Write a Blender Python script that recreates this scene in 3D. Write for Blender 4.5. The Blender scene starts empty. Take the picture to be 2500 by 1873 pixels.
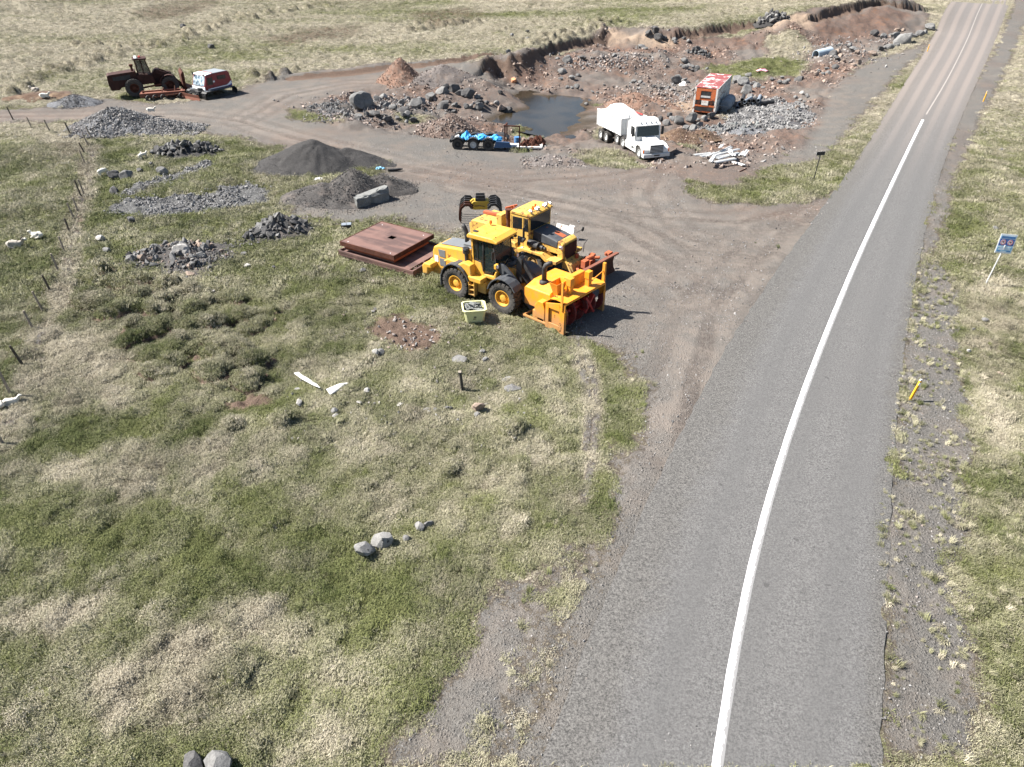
import bpy, bmesh, math, random
import numpy as np
from mathutils import Vector, Matrix

random.seed(7)
rng = np.random.default_rng(7)
S = bpy.context.scene
C = S.collection
R = math.radians

# ------------------------------------------------------------------ camera, sky, sun, exposure
CAM_H, PITCH, FPX, PW, PH = 17.5, R(34.0), 1733.0, 2500.0, 1873.0
cd = bpy.data.cameras.new('camera')
cam = bpy.data.objects.new('camera', cd)
C.objects.link(cam)
cam.location = (0, 0, CAM_H)
cam.rotation_euler = (math.pi / 2 - PITCH, 0, 0)
cd.sensor_width = 36.0
cd.lens = FPX / PW * 36.0
cd.clip_start, cd.clip_end = 0.5, 6000
S.camera = cam

SUN_EL = R(47)
SUN_DIR = Vector((-0.985 * math.cos(SUN_EL), 0.14 * math.cos(SUN_EL), math.sin(SUN_EL))).normalized()
W = bpy.data.worlds.new('World')
S.world = W
W.use_nodes = True
nt = W.node_tree
nt.nodes.clear()
sky = nt.nodes.new('ShaderNodeTexSky')
sky.sky_type = 'NISHITA'
sky.sun_disc = False
sky.sun_elevation = SUN_EL
sky.sun_rotation = math.atan2(SUN_DIR.x, SUN_DIR.y)
bg = nt.nodes.new('ShaderNodeBackground')
bg.inputs[1].default_value = 0.05
out = nt.nodes.new('ShaderNodeOutputWorld')
nt.links.new(sky.outputs[0], bg.inputs[0])
nt.links.new(bg.outputs[0], out.inputs[0])
sl = bpy.data.lights.new('sun', 'SUN')
sl.energy = 5.0
sl.angle = R(0.5)
sl.color = (1.0, 0.955, 0.89)
sun = bpy.data.objects.new('sun', sl)
C.objects.link(sun)
sun.rotation_euler = SUN_DIR.to_track_quat('Z', 'Y').to_euler()
sun.location = SUN_DIR * 100
S.view_settings.view_transform = 'Standard'
S.view_settings.look = 'None'
S.view_settings.gamma = 1
S.view_settings.use_curve_mapping = False
S.view_settings.exposure = 1.62

# ------------------------------------------------------------------ placing: a photo pixel to a point at height z
def at(px, py, z=0.0):
    u, v = (px - PW / 2) / FPX, (py - PH / 2) / FPX
    den = math.sin(PITCH) + v * math.cos(PITCH)
    Z = (CAM_H - z) / den
    return np.array([u * Z, Z * (math.cos(PITCH) - v * math.sin(PITCH)), z])

def depth(p):
    return p[1] * math.cos(PITCH) + (CAM_H - p[2]) * math.sin(PITCH)

# ------------------------------------------------------------------ noise
def vnoise(x, y, seed=0):
    xi = np.floor(x).astype(np.int64); yi = np.floor(y).astype(np.int64)
    fx = x - xi; fy = y - yi
    fx = fx * fx * (3 - 2 * fx); fy = fy * fy * (3 - 2 * fy)
    def h(a, b):
        n = (a * 374761393 + b * 668265263 + seed * 974634777) & 0xffffffff
        n = ((n ^ (n >> 13)) * 1274126177) & 0xffffffff
        return ((n ^ (n >> 16)) & 0xffff) / 65535.0
    return (h(xi, yi) * (1 - fx) + h(xi + 1, yi) * fx) * (1 - fy) + (h(xi, yi + 1) * (1 - fx) + h(xi + 1, yi + 1) * fx) * fy

def fbm(x, y, size, octaves=3, seed=0):
    t = 0; a = 1.0; s = 0
    for i in range(octaves):
        t = t + a * vnoise(x / size + 17.3 * i, y / size - 9.1 * i, seed + i); s += a
        a *= 0.5; size *= 0.5
    return t / s

def sstep(a, b, x):
    t = np.clip((x - a) / (b - a), 0, 1)
    return t * t * (3 - 2 * t)

# ------------------------------------------------------------------ terrain
D = 1.1302                       # photo read at 2212 wide
ROAD_L = [(1300,1873),(1395,1603),(1470,1386),(1525,1250),(1610,1080),(1725,900),(1845,737),(1945,580),(2015,504),(2100,379),(2148,303),(2210,200),(2270,105),(2325,0)]
ROAD_R = [(2152,1873),(2158,1603),(2148,1386),(2140,1250),(2171,1069),(2204,851),(2231,689),(2250,580),(2280,470),(2318,352),(2345,290),(2385,200),(2430,100),(2468,0)]
ROAD_C = [(1745,1873),(1777,1630),(1804,1494),(1837,1348),(1864,1250),(1911,1096),(1970.6,927),(2025,792),(2074,672),(2128,553),(2182,439),(2226,346.6),(2253,293),(2308,203),(2360,100),(2400,5)]
CT = []
for l in (ROAD_L, ROAD_R, ROAD_C):
    CT += [(a, b, 0.0) for a, b in l]
CT += [(1172,168,0.0),(1195,195,-.2),(1220,215,-.4),(1240,232,-.9),(1130,190,-.1),
 (1180,158,.4),(1200,150,.6),(1240,147,.6),(1276,143,.6),(1300,133,.8),(1150,150,.5),(1220,138,.7),(1300,118,1.0),
 (1212,196,-1.7),(1245,212,-2.0),(1280,208,-1.9),(1330,195,-1.5),(1330,225,-1.95),(1290,172,-.65),(1340,165,-.7),
 (1400,140,-.1),(1450,132,.0),(1500,132,.1),(1560,134,.0),(1605,140,-.1),(1480,150,-.3),(1550,170,-1.0),(1480,190,-1.4),(1400,210,-1.7),(1350,205,-1.6),(1600,200,-1.5),(1650,160,-.9),(1610,165,-.9),(1450,235,-1.8),(1520,250,-1.3),(1600,240,-1.4),
 (1340,116,.5),(1400,99,.6),(1480,84,.8),(1560,84,.9),(1660,74,1.2),(1740,50,1.9),(1830,45,2.0),(1720,67,1.4),(1780,60,1.5),
 (1350,132,-.3),(1420,118,-.3),(1480,108,-.4),(1560,112,-.5),(1660,108,-.3),(1740,104,-.2),(1800,95,-.1),(1700,92,.3),
 (2000,28,3.0),(2100,10,3.3),(2200,5,3.0),(2240,20,2.0),(1920,55,2.2),(2000,60,1.7),(1990,112,-.3),(2060,104,-.2),(2150,94,0),(2080,60,1.3),(1900,100,.1),
 (1900,150,-.8),(1800,160,-.9),(1950,180,-.8),(2000,150,-.6),(2100,130,-.3),(2250,80,-.1),
 (1850,330,-1.0),(1950,280,-.6),(2050,250,-.3),(1800,250,-1.5),(1720,283,-1.5),(1700,240,-1.6),(1780,210,-1.3),(2150,150,-.2),(1750,370,-.7),(1600,380,-.6),(1650,410,-.4),(1500,370,-.85),(1480,345,-1.2),(1450,335,-1.6),
 (1400,420,-.3),(1100,400,-.4),(900,350,-.4),(1160,367,-.8),(1030,340,-.7),(1100,330,-.9),(1000,280,-.7),(850,260,-.5),(850,290,-.7),(700,230,-.3),(950,190,-.2),(1050,210,-.4),(1130,240,-1.0),(1150,275,-1.5),
 (300,230,-.3),(300,300,-.4),(0,250,-.4),(0,150,0),(300,100,.5),(600,100,.5),(900,100,.6),(1100,80,.8),(0,0,1.5),(600,0,1.5),(1200,0,1.5),(1700,0,1.8),
 (2500,100,-.3),(2480,400,-.4),(2450,900,-.35),(2480,1500,-.35),(2400,1873,-.3),(2300,1100,-.2),(2300,1600,-.2),
 (0,500,-.9),(150,450,-.7),(300,450,-.3),(0,800,-1.2),(0,1000,-1.2),(150,900,-1),(400,850,-.9),(500,700,-.6),(700,800,-.5),(600,950,-1.0),(300,1100,-1.1),(0,1300,-1),(0,1873,-.7),(500,1873,-.6),(700,1500,-.8),(900,1200,-.7),(1000,950,-.4),(1200,900,-.3),(1300,1000,-.25),(1100,1500,-.4),(1000,1873,-.35),(1300,1500,-.1),(1100,700,-.15),(800,600,-.2),(1250,760,-.1),(1380,815,-.05),(1450,700,-.05),(1350,650,-.05),(1000,560,-.15)]
WATER_Z = -2.0
POND = [(1258,236),(1290,231),(1335,241),(1384,246),(1418,250),(1425,259),(1420,275),(1430,291),(1450,300),(1448,311),(1384,320),(1350,325),(1316,316),(1282,309),(1249,303),(1203,302),(1199,293),(1217,282),(1260,275),(1289,264),(1276,252),(1266,243)]
CT += [(a, b, WATER_Z + .02) for a, b in POND]
CT += [(1340,262,-2.5),(1390,285,-2.6),(1300,285,-2.5),(1250,290,-2.4),(1340,303,-2.45)]
pts = np.array([at(*c) for c in CT])
ext = np.array([(-250,60,0),(-250,200,1.5),(-250,500,3),(0,500,4),(250,500,3),(250,200,1),(250,50,-.5),(80,0,-.5),(0,-40,-.3),(-80,0,-.8),(0,-200,0),(400,-100,0),(-400,-100,0),(-60,30,-1)], float)
pts = np.vstack([pts, ext])
n = len(pts)
dd = np.hypot(pts[:, None, 0] - pts[None, :, 0], pts[:, None, 1] - pts[None, :, 1])
A = np.zeros((n + 1, n + 1)); A[:n, :n] = dd + np.eye(n) * 0.03; A[n, :n] = 1; A[:n, n] = 1
sol = np.linalg.solve(A, np.append(pts[:, 2], 0))

def base_z(x, y):
    x = np.atleast_1d(np.asarray(x, float)); y = np.atleast_1d(np.asarray(y, float))
    o = np.empty_like(x)
    for i in range(0, len(x), 40000):
        o[i:i + 40000] = np.hypot(x[i:i + 40000, None] - pts[None, :, 0], y[i:i + 40000, None] - pts[None, :, 1]) @ sol[:n] + sol[n]
    return o

def ground(px, py):
    """point of the base terrain seen at a photo pixel (marched along the ray)"""
    a = at(px, py, 4.0)
    o = np.array([0, 0, CAM_H]); d = (a - o)
    t = np.linspace(0.8, 1.9, 700)
    P = o[None] + d[None] * t[:, None]
    below = P[:, 2] < base_z(P[:, 0], P[:, 1])
    k = int(np.argmax(below))
    if not below[k]: return at(px, py, 0)
    p = P[k]
    return np.array([p[0], p[1], base_z(p[0], p[1])[0]])

def side_dist(x, y, P):
    """distance to a line, positive on its far (left) side"""
    r = np.full(x.shape, 99.0)
    m = (x > P[:, 0].min() - 9) & (x < P[:, 0].max() + 9) & (y > P[:, 1].min() - 9) & (y < P[:, 1].max() + 9)
    d = np.full(int(m.sum()), 99.0); sg = np.ones(int(m.sum()))
    for i in range(len(P) - 1):
        a, b = P[i], P[i + 1]
        q = seg_dist(x[m], y[m], a, b)
        c = (b[0] - a[0]) * (y[m] - a[1]) - (b[1] - a[1]) * (x[m] - a[0])
        k = q < d
        d = np.where(k, q, d); sg = np.where(k, np.sign(c), sg)
    r[m] = d * sg
    return r

def gpoly(l, k=1.0):
    return np.array([ground(a * k, b * k)[:2] for a, b in l])

def seg_dist(x, y, a, b):
    ax, ay = a; bx, by = b
    dx, dy = bx - ax, by - ay
    t = np.clip(((x - ax) * dx + (y - ay) * dy) / (dx * dx + dy * dy + 1e-9), 0, 1)
    return np.hypot(x - ax - t * dx, y - ay - t * dy)

def sdf_poly(x, y, P):
    """signed distance to a polygon, positive inside; -99 well away from it"""
    r = np.full(x.shape, -99.0)
    m = (x > P[:, 0].min() - 4) & (x < P[:, 0].max() + 4) & (y > P[:, 1].min() - 4) & (y < P[:, 1].max() + 4)
    xs, ys = x[m], y[m]
    d = np.full(xs.shape, 1e9); ins = np.zeros(xs.shape, bool)
    for i in range(len(P)):
        a, b = P[i], P[(i + 1) % len(P)]
        d = np.minimum(d, seg_dist(xs, ys, a, b))
        c = ((a[1] > ys) != (b[1] > ys)) & (xs < (b[0] - a[0]) * (ys - a[1]) / (b[1] - a[1] + 1e-12) + a[0])
        ins ^= c
    r[m] = np.where(ins, d, -d)
    return r

def line_dist(x, y, P):
    r = np.full(x.shape, 99.0)
    m = (x > P[:, 0].min() - 6) & (x < P[:, 0].max() + 6) & (y > P[:, 1].min() - 6) & (y < P[:, 1].max() + 6)
    d = np.full(int(m.sum()), 99.0)
    for i in range(len(P) - 1):
        d = np.minimum(d, seg_dist(x[m], y[m], P[i], P[i + 1]))
    r[m] = d
    return r

# regions of the ground, traced on the photo, laid on the terrain
LOT = gpoly([(-60,234),(0,236),(130,234),(230,214),(330,224),(400,222),(500,203),(545,180),(600,165),(700,153),(830,141),(1000,129),(1040,138),(1090,190),(1130,230),(1300,300),(1450,330),(1520,370),(1480,410),(1540,435),(1650,441),(1760,422),(1830,396),
 (1900,350),(1950,420),(1800,800),(1600,1200),(1480,1680),(1090,1680),(1150,1560),(1200,1420),(1250,1270),(1310,1120),(1360,980),(1385,880),(1375,810),(1320,755),(1240,735),(1200,650),(1100,570),(1010,520),(950,500),(850,470),(720,478),(640,465),(640,425),(760,405),(840,385),(830,348),(720,332),(620,326),(520,297),(420,278),(300,290),(160,262),(0,268),(-60,272)], D)
PIT = gpoly([(1040,138),(1060,128),(1190,118),(1290,80),(1310,62),(1420,62),(1500,75),(1640,62),(1740,28),(1840,12),(1960,8),(2010,24),(2000,60),(1940,90),(1860,140),(1800,190),(1770,250),(1740,310),(1650,380),(1560,405),(1440,375),(1280,340),(1170,330),(1060,300),(880,292),(740,282),(680,240),(700,215),(800,190),(1000,170),(1080,190)], D)
BANK = gpoly([(1780,190),(1880,130),(1990,95),(2030,60),(2010,110),(1930,200),(1850,300),(1800,370),(1720,420),(1640,385),(1690,320),(1750,240)], D)
RIMS = [gpoly([(716,189),(800,181),(890,172),(944,163),(1020,159),(1134,143),(1200,136)]),
        gpoly([(1188,158),(1205,151),(1240,148),(1276,144),(1310,131),(1345,118),(1400,100),(1475,86)]),
        gpoly([(1660,78),(1720,72),(1780,64),(1830,58)]),
        gpoly([(1990,38),(2040,28),(2090,15),(2150,4),(2200,6),(2235,18)])]
GRASS_IN = [gpoly(p) for p in (
 [(1690,165),(1790,150),(1900,135),(1990,150),(1960,185),(1850,200),(1770,200)],
 [(1780,265),(1850,270),(1880,290),(1800,300),(1750,295)],
 [(1420,365),(1500,372),(1570,385),(1560,410),(1460,410),(1400,395)],
 [(1250,345),(1300,340),(1330,350),(1290,372),(1250,370)],
 [(1440,325),(1475,315),(1490,330),(1450,345)],
 [(700,262),(760,270),(840,290),(850,310),(780,300),(700,290)],
 [(950,270),(1060,280),(1100,292),(1010,300),(960,290)],
 [(1235,300),(1290,312),(1350,330),(1290,335),(1240,318)],
 [(1820,440),(1900,410),(1990,390),(2080,400),(2040,460),(1960,480),(1860,490)],
 [(2010,400),(2075,320),(2140,240),(2215,160),(2285,100),(2275,140),(2210,230),(2140,330),(2090,400),(2040,430)],
 [(1870,78),(1960,82),(1990,112),(1960,150),(1880,140),(1860,105)],
 [(1430,240),(1480,255),(1500,262),(1450,262)],
 [(1640,330),(1720,340),(1700,370),(1650,360)])]
GRAVEL_IN = [gpoly(p) for p in (
 [(1180,1480),(1290,1440),(1330,1480),(1240,1680),(1180,1880),(930,1880),(1010,1760),(1100,1600)],   # gravel at the lower middle
 [(2225,650),(2300,630),(2350,720),(2355,900),(2380,1050),(2380,1150),(2200,1170),(2165,1100),(2190,900),(2215,760)],
 [(2140,1150),(2380,1130),(2350,1400),(2385,1600),(2410,1880),(2150,1880),(2158,1600),(2140,1350)],
 [(2330,290),(2420,140),(2480,0),(2530,0),(2440,200),(2380,330),(2330,470),(2290,600),(2250,680),(2235,620),(2280,470)],
 [(1190,1440),(1330,1380),(1440,1300),(1500,1240),(1420,1500),(1330,1880),(900,1880),(1010,1720)])]
SOIL = [gpoly(p) for p in (
 [(925,770),(1000,760),(1080,790),(1100,830),(1040,860),(950,850),(900,810)],
 [(560,985),(620,960),(670,970),(680,1000),(620,1010),(570,1005)],
 [(20,240),(60,225),(120,220),(175,225),(170,238),(90,245)],
 [(190,530),(215,525),(220,550),(195,570)])]
GREYSTONE = [gpoly(p) for p in (
 [(255,515),(300,490),(420,480),(520,470),(600,448),(650,460),(655,490),(560,505),(480,520),(420,530),(330,528),(280,530)],
 [(280,470),(380,440),(420,425),(480,405),(520,395),(530,405),(450,430),(370,460),(300,482)],
 [(1840,240),(1940,250),(1985,280),(1960,310),(1880,320),(1800,330),(1760,320),(1770,300)],
 [(770,277),(830,245),(865,250),(860,275)])]
DRY = [gpoly(p) for p in (
 [(0,1130),(150,1110),(380,1050),(640,1080),(650,1140),(450,1190),(300,1240),(60,1170)],
 [(520,1520),(640,1440),(740,1480),(720,1560),(600,1640),(480,1750),(250,1800),(200,1700),(300,1560)],
 [(0,1500),(150,1450),(280,1470),(240,1540),(60,1580)],
 [(700,1400),(880,1380),(900,1430),(780,1470)],
 [(60,830),(260,800),(340,900),(300,1000),(120,1020),(40,940)],
 [(0,290),(100,290),(220,330),(190,420),(60,340)],
 [(740,1680),(800,1600),(880,1720),(860,1880),(700,1880)],
 [(1280,860),(1400,830),(1450,900),(1420,1050),(1330,1030)],
 [(1560,58),(1660,70),(1720,80),(1750,100),(1640,110),(1520,95)],
 [(1480,75),(1560,90),(1640,118),(1560,118),(1470,105)],
 [(2340,700),(2500,650),(2500,1150),(2400,1130)])]
REDS = [gpoly(p) for p in (
 [(1185,165),(1250,152),(1300,146),(1345,124),(1420,122),(1480,108),(1560,118),(1650,84),(1740,76),(1815,68),(1850,105),(1800,128),(1700,128),(1600,128),(1480,126),(1390,150),(1320,205),(1240,205)],
 [(1990,45),(2060,34),(2150,14),(2235,26),(2220,62),(2130,95),(2050,112),(1985,112)],
 [(1450,140),(1610,140),(1640,178),(1540,192),(1450,182)],[(1490,240),(1620,235),(1640,270),(1500,275)])]
TANS = [gpoly(p) for p in (
 [(1475,70),(1540,80),(1600,92),(1650,95),(1640,116),(1560,112),(1480,102)],[(1860,36),(1940,36),(1985,46),(1975,66),(1880,66)],[(1640,255),(1680,250),(1700,268),(1650,275)])]
GTRACKS = [gpoly(l) for l in ([(1412,836),(1440,890),(1458,960),(1452,1090),(1425,1220)],[(1395,850),(1422,900),(1438,970),(1432,1090)])]
FENCEPATH = gpoly([(222,350),(214,440),(196,520),(180,600),(160,690),(132,770),(108,860),(62,960),(22,1090)])
LUSH = [gpoly(p) for p in (
 [(1700,160),(1800,150),(1900,140),(1980,152),(1950,182),(1850,196),(1770,196)],[(1235,302),(1290,314),(1350,332),(1290,335)],[(1430,240),(1500,262),(1450,262)],[(700,262),(840,292),(780,300),(700,288)],[(1250,345),(1330,350),(1290,372),(1250,370)],
 [(1340,760),(1420,780),(1470,900),(1440,980),(1380,900)],
 [(0,260),(70,262),(180,270),(150,300),(0,290)],
 [(235,340),(340,345),(330,390),(250,400)],
 [(220,440),(300,455),(260,510),(200,520)],
 [(0,1060),(300,1030),(560,1000),(720,960),(700,1020),(420,1080),(150,1110),(0,1120)],
 [(1420,930),(1500,920),(1510,1000),(1480,1110),(1420,1120),(1440,1000)],
 [(780,1310),(960,1290),(1100,1350),(1120,1550),(980,1660),(800,1560),(700,1420)],
 [(0,1230),(250,1260),(600,1240),(640,1400),(350,1480),(100,1420),(0,1430)],
 [(250,245),(330,225),(380,250),(300,262)])]
BURNT = [gpoly(p) for p in (
 [(320,30),(420,5),(560,0),(480,30),(380,55)],[(640,95),(760,70),(900,60),(860,90),(700,110)],[(1000,30),(1150,20),(1200,40),(1050,70)])]
TRACKS = [gpoly(l, D) for l in (
 [(-60,254),(200,249),(400,246),(520,262),(640,300),(760,328),(900,366),(1100,405),(1350,470),(1500,540),(1640,560)],
 [(1440,345),(1360,372),(1240,385),(1100,392),(900,370)],
 [(1900,330),(1760,440),(1600,480),(1400,470),(1250,440),(1000,400)],[(1840,390),(1700,500),(1560,640),(1500,800),(1480,960)],[(1560,640),(1440,560),(1340,500),(1200,470)],[(1880,350),(1720,460),(1560,560),(1480,640)],
 [(1440,345),(1400,420),(1450,500),(1560,540)],
 [(520,262),(620,205),(760,180),(900,175)],
 [(1250,560),(1360,570),(1450,620)])]
RL, RR, RC = gpoly(ROAD_L), gpoly(ROAD_R), gpoly(ROAD_C)
ROADP = np.vstack([RL, RR[::-1]])
CHAINS = [gpoly([(x / 2.761, 500 + y / 2.761) for x, y in l]) for l in (
 [(560,600),(760,530),(870,500)],[(690,690),(800,705),(920,700)],[(880,660),(1040,620),(1180,560)],[(1040,690),(1260,590),(1380,610)],[(640,660),(700,640)],[(680,770),(820,745)],
 [(980,750),(1170,710),(1330,670),(1490,640),(1630,650)],[(820,870),(960,830),(1060,810),(1200,760),(1300,720)],[(850,960),(980,890),(1090,850)],[(1180,880),(1400,840),(1590,770),(1700,760)],
 [(870,1030),(1000,1000),(1100,1000),(1210,940),(1350,920),(1580,890)],[(990,1090),(1090,1040),(1200,1000),(1380,950),(1520,950),(1700,830),(1820,800)],
 [(1010,1150),(1080,1145)],[(1120,1090),(1280,1060)],[(1340,1160),(1430,1190),(1500,1150),(1500,1040)],[(1620,1210),(1690,1220),(1730,1180)],[(1660,1110),(1700,1100)],[(1760,760),(1860,740)],
 [(640,480),(780,460),(850,460)],[(560,520),(700,500)],[(560,640),(640,620)],[(590,700),(680,690)],[(700,560),(860,540),(1000,520)],[(520,560),(560,540)],[(860,720),(960,700)],[(1400,1010),(1550,960),(1680,1030)])]
BUMPS = []
for ch in CHAINS:
    for i in range(len(ch) - 1):
        a, b = ch[i], ch[i + 1]
        L = np.hypot(*(b - a)); k = max(1, int(L / 0.78))
        for j in range(k):
            p = a + (b - a) * ((j + rng.uniform(.2, .8)) / k)
            BUMPS.append((p[0] + rng.normal(0, .1), p[1] + rng.normal(0, .1), math.atan2(b[1] - a[1], b[0] - a[0]) + rng.normal(0, .25), rng.uniform(.6, 1.05), rng.uniform(.32, .45), rng.uniform(.40, .72)))
NHUM = len(BUMPS)
for px, py, w, h in ((690,1035,.5,.5),(575,1040,.45,.3),(1250,1055,.6,.4),(100,830,.8,.3),(70,870,.6,.3),(1100,1150,.4,.3),(550,1640,1.0,.4),(440,1690,.8,.3),(250,610,.5,.3),(225,630,.5,.3)):
    p = ground(px, py); BUMPS.append((p[0], p[1], .4, w, w * .8, h))
FARBAND = [gpoly([(0,225),(70,205),(135,180),(220,150),(300,118),(390,108)]),gpoly([(390,110),(480,75),(560,50),(700,28),(820,10)]),gpoly([(200,120),(260,110)]),gpoly([(1000,75),(1080,60),(1160,55)]),gpoly([(640,190),(720,170)]),gpoly([(1290,115),(1380,85),(1460,65),(1480,50)])]
for ch in FARBAND:
    for i in range(len(ch) - 1):
        a, b = ch[i], ch[i + 1]
        k = max(2, int(np.hypot(*(b - a)) / 0.55))
        for j in range(k):
            p = a + (b - a) * rng.uniform(0, 1) + rng.normal(0, 1.1, 2)
            BUMPS.append((p[0], p[1], rng.uniform(0, 3), rng.uniform(.5, 1.2), rng.uniform(.4, .8), rng.uniform(.4, .9)))
for i in range(420):
    p = ground(rng.uniform(0, 1900), rng.uniform(2, 150)) if i < 300 else ground(rng.uniform(0, 620), rng.uniform(320, 640))
    s = 1.0 if i < 300 else .55
    BUMPS.append((p[0], p[1], rng.uniform(0, 3), s * rng.uniform(.4, .9), s * rng.uniform(.3, .6), s * rng.uniform(.12, .38)))

def terrain(x, y):
    """heights and surface masks at many points"""
    z = base_z(x, y)
    wx = x + (fbm(x, y, 1.6, 3, 5) - .5) * 1.3; wy = y + (fbm(x, y, 1.6, 3, 9) - .5) * 1.3
    road = sdf_poly(x, y, ROADP)
    soft = lambda P, w=.5: sstep(-w, w, sdf_poly(wx, wy, P))
    grav = np.maximum(soft(LOT, 2.1), soft(PIT, 1.3))
    bank = soft(BANK, 1.6)
    grav = np.maximum(grav, bank * .84)
    for P in GRASS_IN: grav = grav * (1 - .85 * soft(P, 1.5))
    for i, P in enumerate(GRAVEL_IN): grav = np.maximum(grav, soft(P, 1.1) * (.86, .88, .82, .97, .60)[i])
    rut = np.zeros_like(z); lane = np.zeros_like(z)
    for k, P in enumerate(TRACKS):
        d = line_dist(x + (fbm(x, y, 4, 2, 101 + k) - .5) * .8, y, P)
        e = np.exp(-(d / 2.6) ** 2)
        lane = np.maximum(lane, e)
        rut = np.maximum(rut, e * sstep(.25, .9, .5 + .5 * np.cos(d * 3.6)) * (.55 + .9 * (fbm(x, y, 2.5, 2, 111 + k) - .2)))
    rut = np.clip(rut, 0, 1) * grav; lane = lane * grav
    soil = np.zeros_like(z)
    for P in SOIL: soil = np.maximum(soil, soft(P, 1.1) * .85)
    grey = np.zeros_like(z)
    for P in GREYSTONE: grey = np.maximum(grey, soft(P, .6))
    dry = .41 + .65 * (fbm(x, y, 9, 3, 21) - .5)
    far = sstep(60, 85, y - .25 * x * 0)
    dry = dry * (1 - far) + far * (.80 + 1.5 * (fbm(x * .7, y * 1.5, 15, 4, 33) - .5))
    for P in DRY: dry = np.maximum(dry, soft(P, 1.2) * .95)
    for P in LUSH: dry = dry * (1 - .85 * soft(P, 1.4))
    for P in GTRACKS:
        q = line_dist(x, y, P); grav = np.maximum(grav, .62 * sstep(.32, .08, q)); dry = np.maximum(dry, .8 * sstep(.6, .1, q))
    q = line_dist(wx, wy, FENCEPATH); dry = np.maximum(dry, .95 * sstep(1.3, .3, q)); grav = np.maximum(grav, .52 * sstep(.5, .1, q))
    burnt = np.zeros_like(z)
    for P in BURNT: burnt = np.maximum(burnt, soft(P, 2.5))
    pit = soft(PIT, 1.0)
    red = pit * (.25 + .75 * sstep(.38, .68, fbm(x, y, 8, 3, 41))) + (1 - pit) * .45 * sstep(.42, .68, fbm(x, y, 8, 3, 43)) * grav * sstep(34, 46, y)
    rim = np.full_like(z, 99.0)
    amp = np.zeros_like(z)
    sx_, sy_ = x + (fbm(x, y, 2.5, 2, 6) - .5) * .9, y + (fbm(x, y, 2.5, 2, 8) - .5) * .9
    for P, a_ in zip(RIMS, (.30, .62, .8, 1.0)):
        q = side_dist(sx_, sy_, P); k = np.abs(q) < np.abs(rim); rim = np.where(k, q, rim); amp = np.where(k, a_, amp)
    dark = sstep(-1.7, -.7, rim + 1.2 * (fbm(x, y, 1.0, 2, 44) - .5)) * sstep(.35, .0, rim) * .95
    quarry = pit * sstep(62, 74, y + .35 * np.abs(x - 4))
    red = red * .55 * (1 - quarry) + quarry * np.clip(.42 + 1.5 * (fbm(x, y, 5, 3, 49) - .42), .2, 1)
    for P in REDS: red = np.maximum(red, soft(P, 1.5) * (.75 + .25 * sstep(.35, .6, fbm(x, y, 3, 3, 46))))
    tan = np.zeros_like(z)
    for P in TANS: tan = np.maximum(tan, soft(P, 1.5))
    # relief
    g = 1 - grav
    off = sstep(.3, -.8, road)
    z = z + off * g * (.22 * (vnoise(x / .33, y / .33, 91) - .5) + .12 * (fbm(x, y, .8, 2, 93) - .5))
    z = z + off * ((fbm(x, y, 3.5, 3, 1) - .5) * (.34 * g + .10 + .35 * pit) + (fbm(x, y, .5, 2, 2) - .5) * (.13 * g + .035) + g * .13 * (np.abs(fbm(x, y, 1.1, 2, 3) - .5) * 4 - .6))
    z = z + off * amp * (.55 * sstep(-.2, .3, rim) * np.exp(-np.clip(rim, 0, 99) / 4.0) - .75 * sstep(.3, -.5, rim) * np.exp(-np.clip(-rim, 0, 99) / 3.0))
    z = z + off * .22 * sstep(1.4, .2, np.abs(rim - .5)) * fbm(x, y, .8, 2, 48)
    inpit = pit * sstep(56, 68, y)
    z = z + off * inpit * (.85 * (fbm(x, y, 1.5, 3, 12) - .5) + .3 * (fbm(x, y, .6, 2, 14) - .5) + 1.6 * (np.abs(fbm(x, y, 5.5, 3, 15) - .5) - .12)) * (1 - .7 * sstep(-2.5, -.2, sdf_poly(x, y, gpoly_pond)))
    hum = np.zeros_like(z)
    near = np.where((y > 8) & (y < 200))[0]
    X, Y = x[near], y[near]
    order = np.argsort(Y); Ys = Y[order]
    H = np.zeros(len(near)); G = np.zeros(len(near)); k_ = 0
    for bx, by, ang, ra, rb, h in BUMPS:
        lo, hi = np.searchsorted(Ys, by - 1.3), np.searchsorted(Ys, by + 1.3)
        idx = order[lo:hi]
        dx, dy = X[idx] - bx, Y[idx] - by
        c, s = math.cos(ang), math.sin(ang)
        q = ((dx * c + dy * s) / ra) ** 2 + ((-dx * s + dy * c) / rb) ** 2
        k_ += 1
        if k_ <= NHUM: G[idx] = np.maximum(G[idx], sstep(2.6, 1.2, q))
        H[idx] = np.maximum(H[idx], h * np.clip(1 - q, 0, 1) ** .42 * (.8 + .4 * vnoise(X[idx] * 4, Y[idx] * 4, 3)))
    hum[near] = H
    soil[near] = np.maximum(soil[near], G * (H < .06) * .95)
    z = z + hum * off
    z = z - off * .035 * rut - .04 * sstep(.0, .7, road)
    wet = sstep(.35, .0, z - WATER_Z) * sstep(-3, 0, sdf_poly(x, y, gpoly_pond))
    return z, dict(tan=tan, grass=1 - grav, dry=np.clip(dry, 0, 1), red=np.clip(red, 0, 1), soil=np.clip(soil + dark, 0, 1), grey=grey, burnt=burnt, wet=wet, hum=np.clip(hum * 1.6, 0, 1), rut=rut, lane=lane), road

gpoly_pond = np.array([at(a, b, WATER_Z)[:2] for a, b in POND])

# ------------------------------------------------------------------ object helpers
def link(o, parent=None):
    C.objects.link(o)
    if parent is not None: o.parent = parent
    return o

def tag(o, label=None, cat=None, group=None, kind=None):
    if label: o['label'] = label
    if cat: o['category'] = cat
    if group: o['group'] = group
    if kind: o['kind'] = kind
    return o

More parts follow.
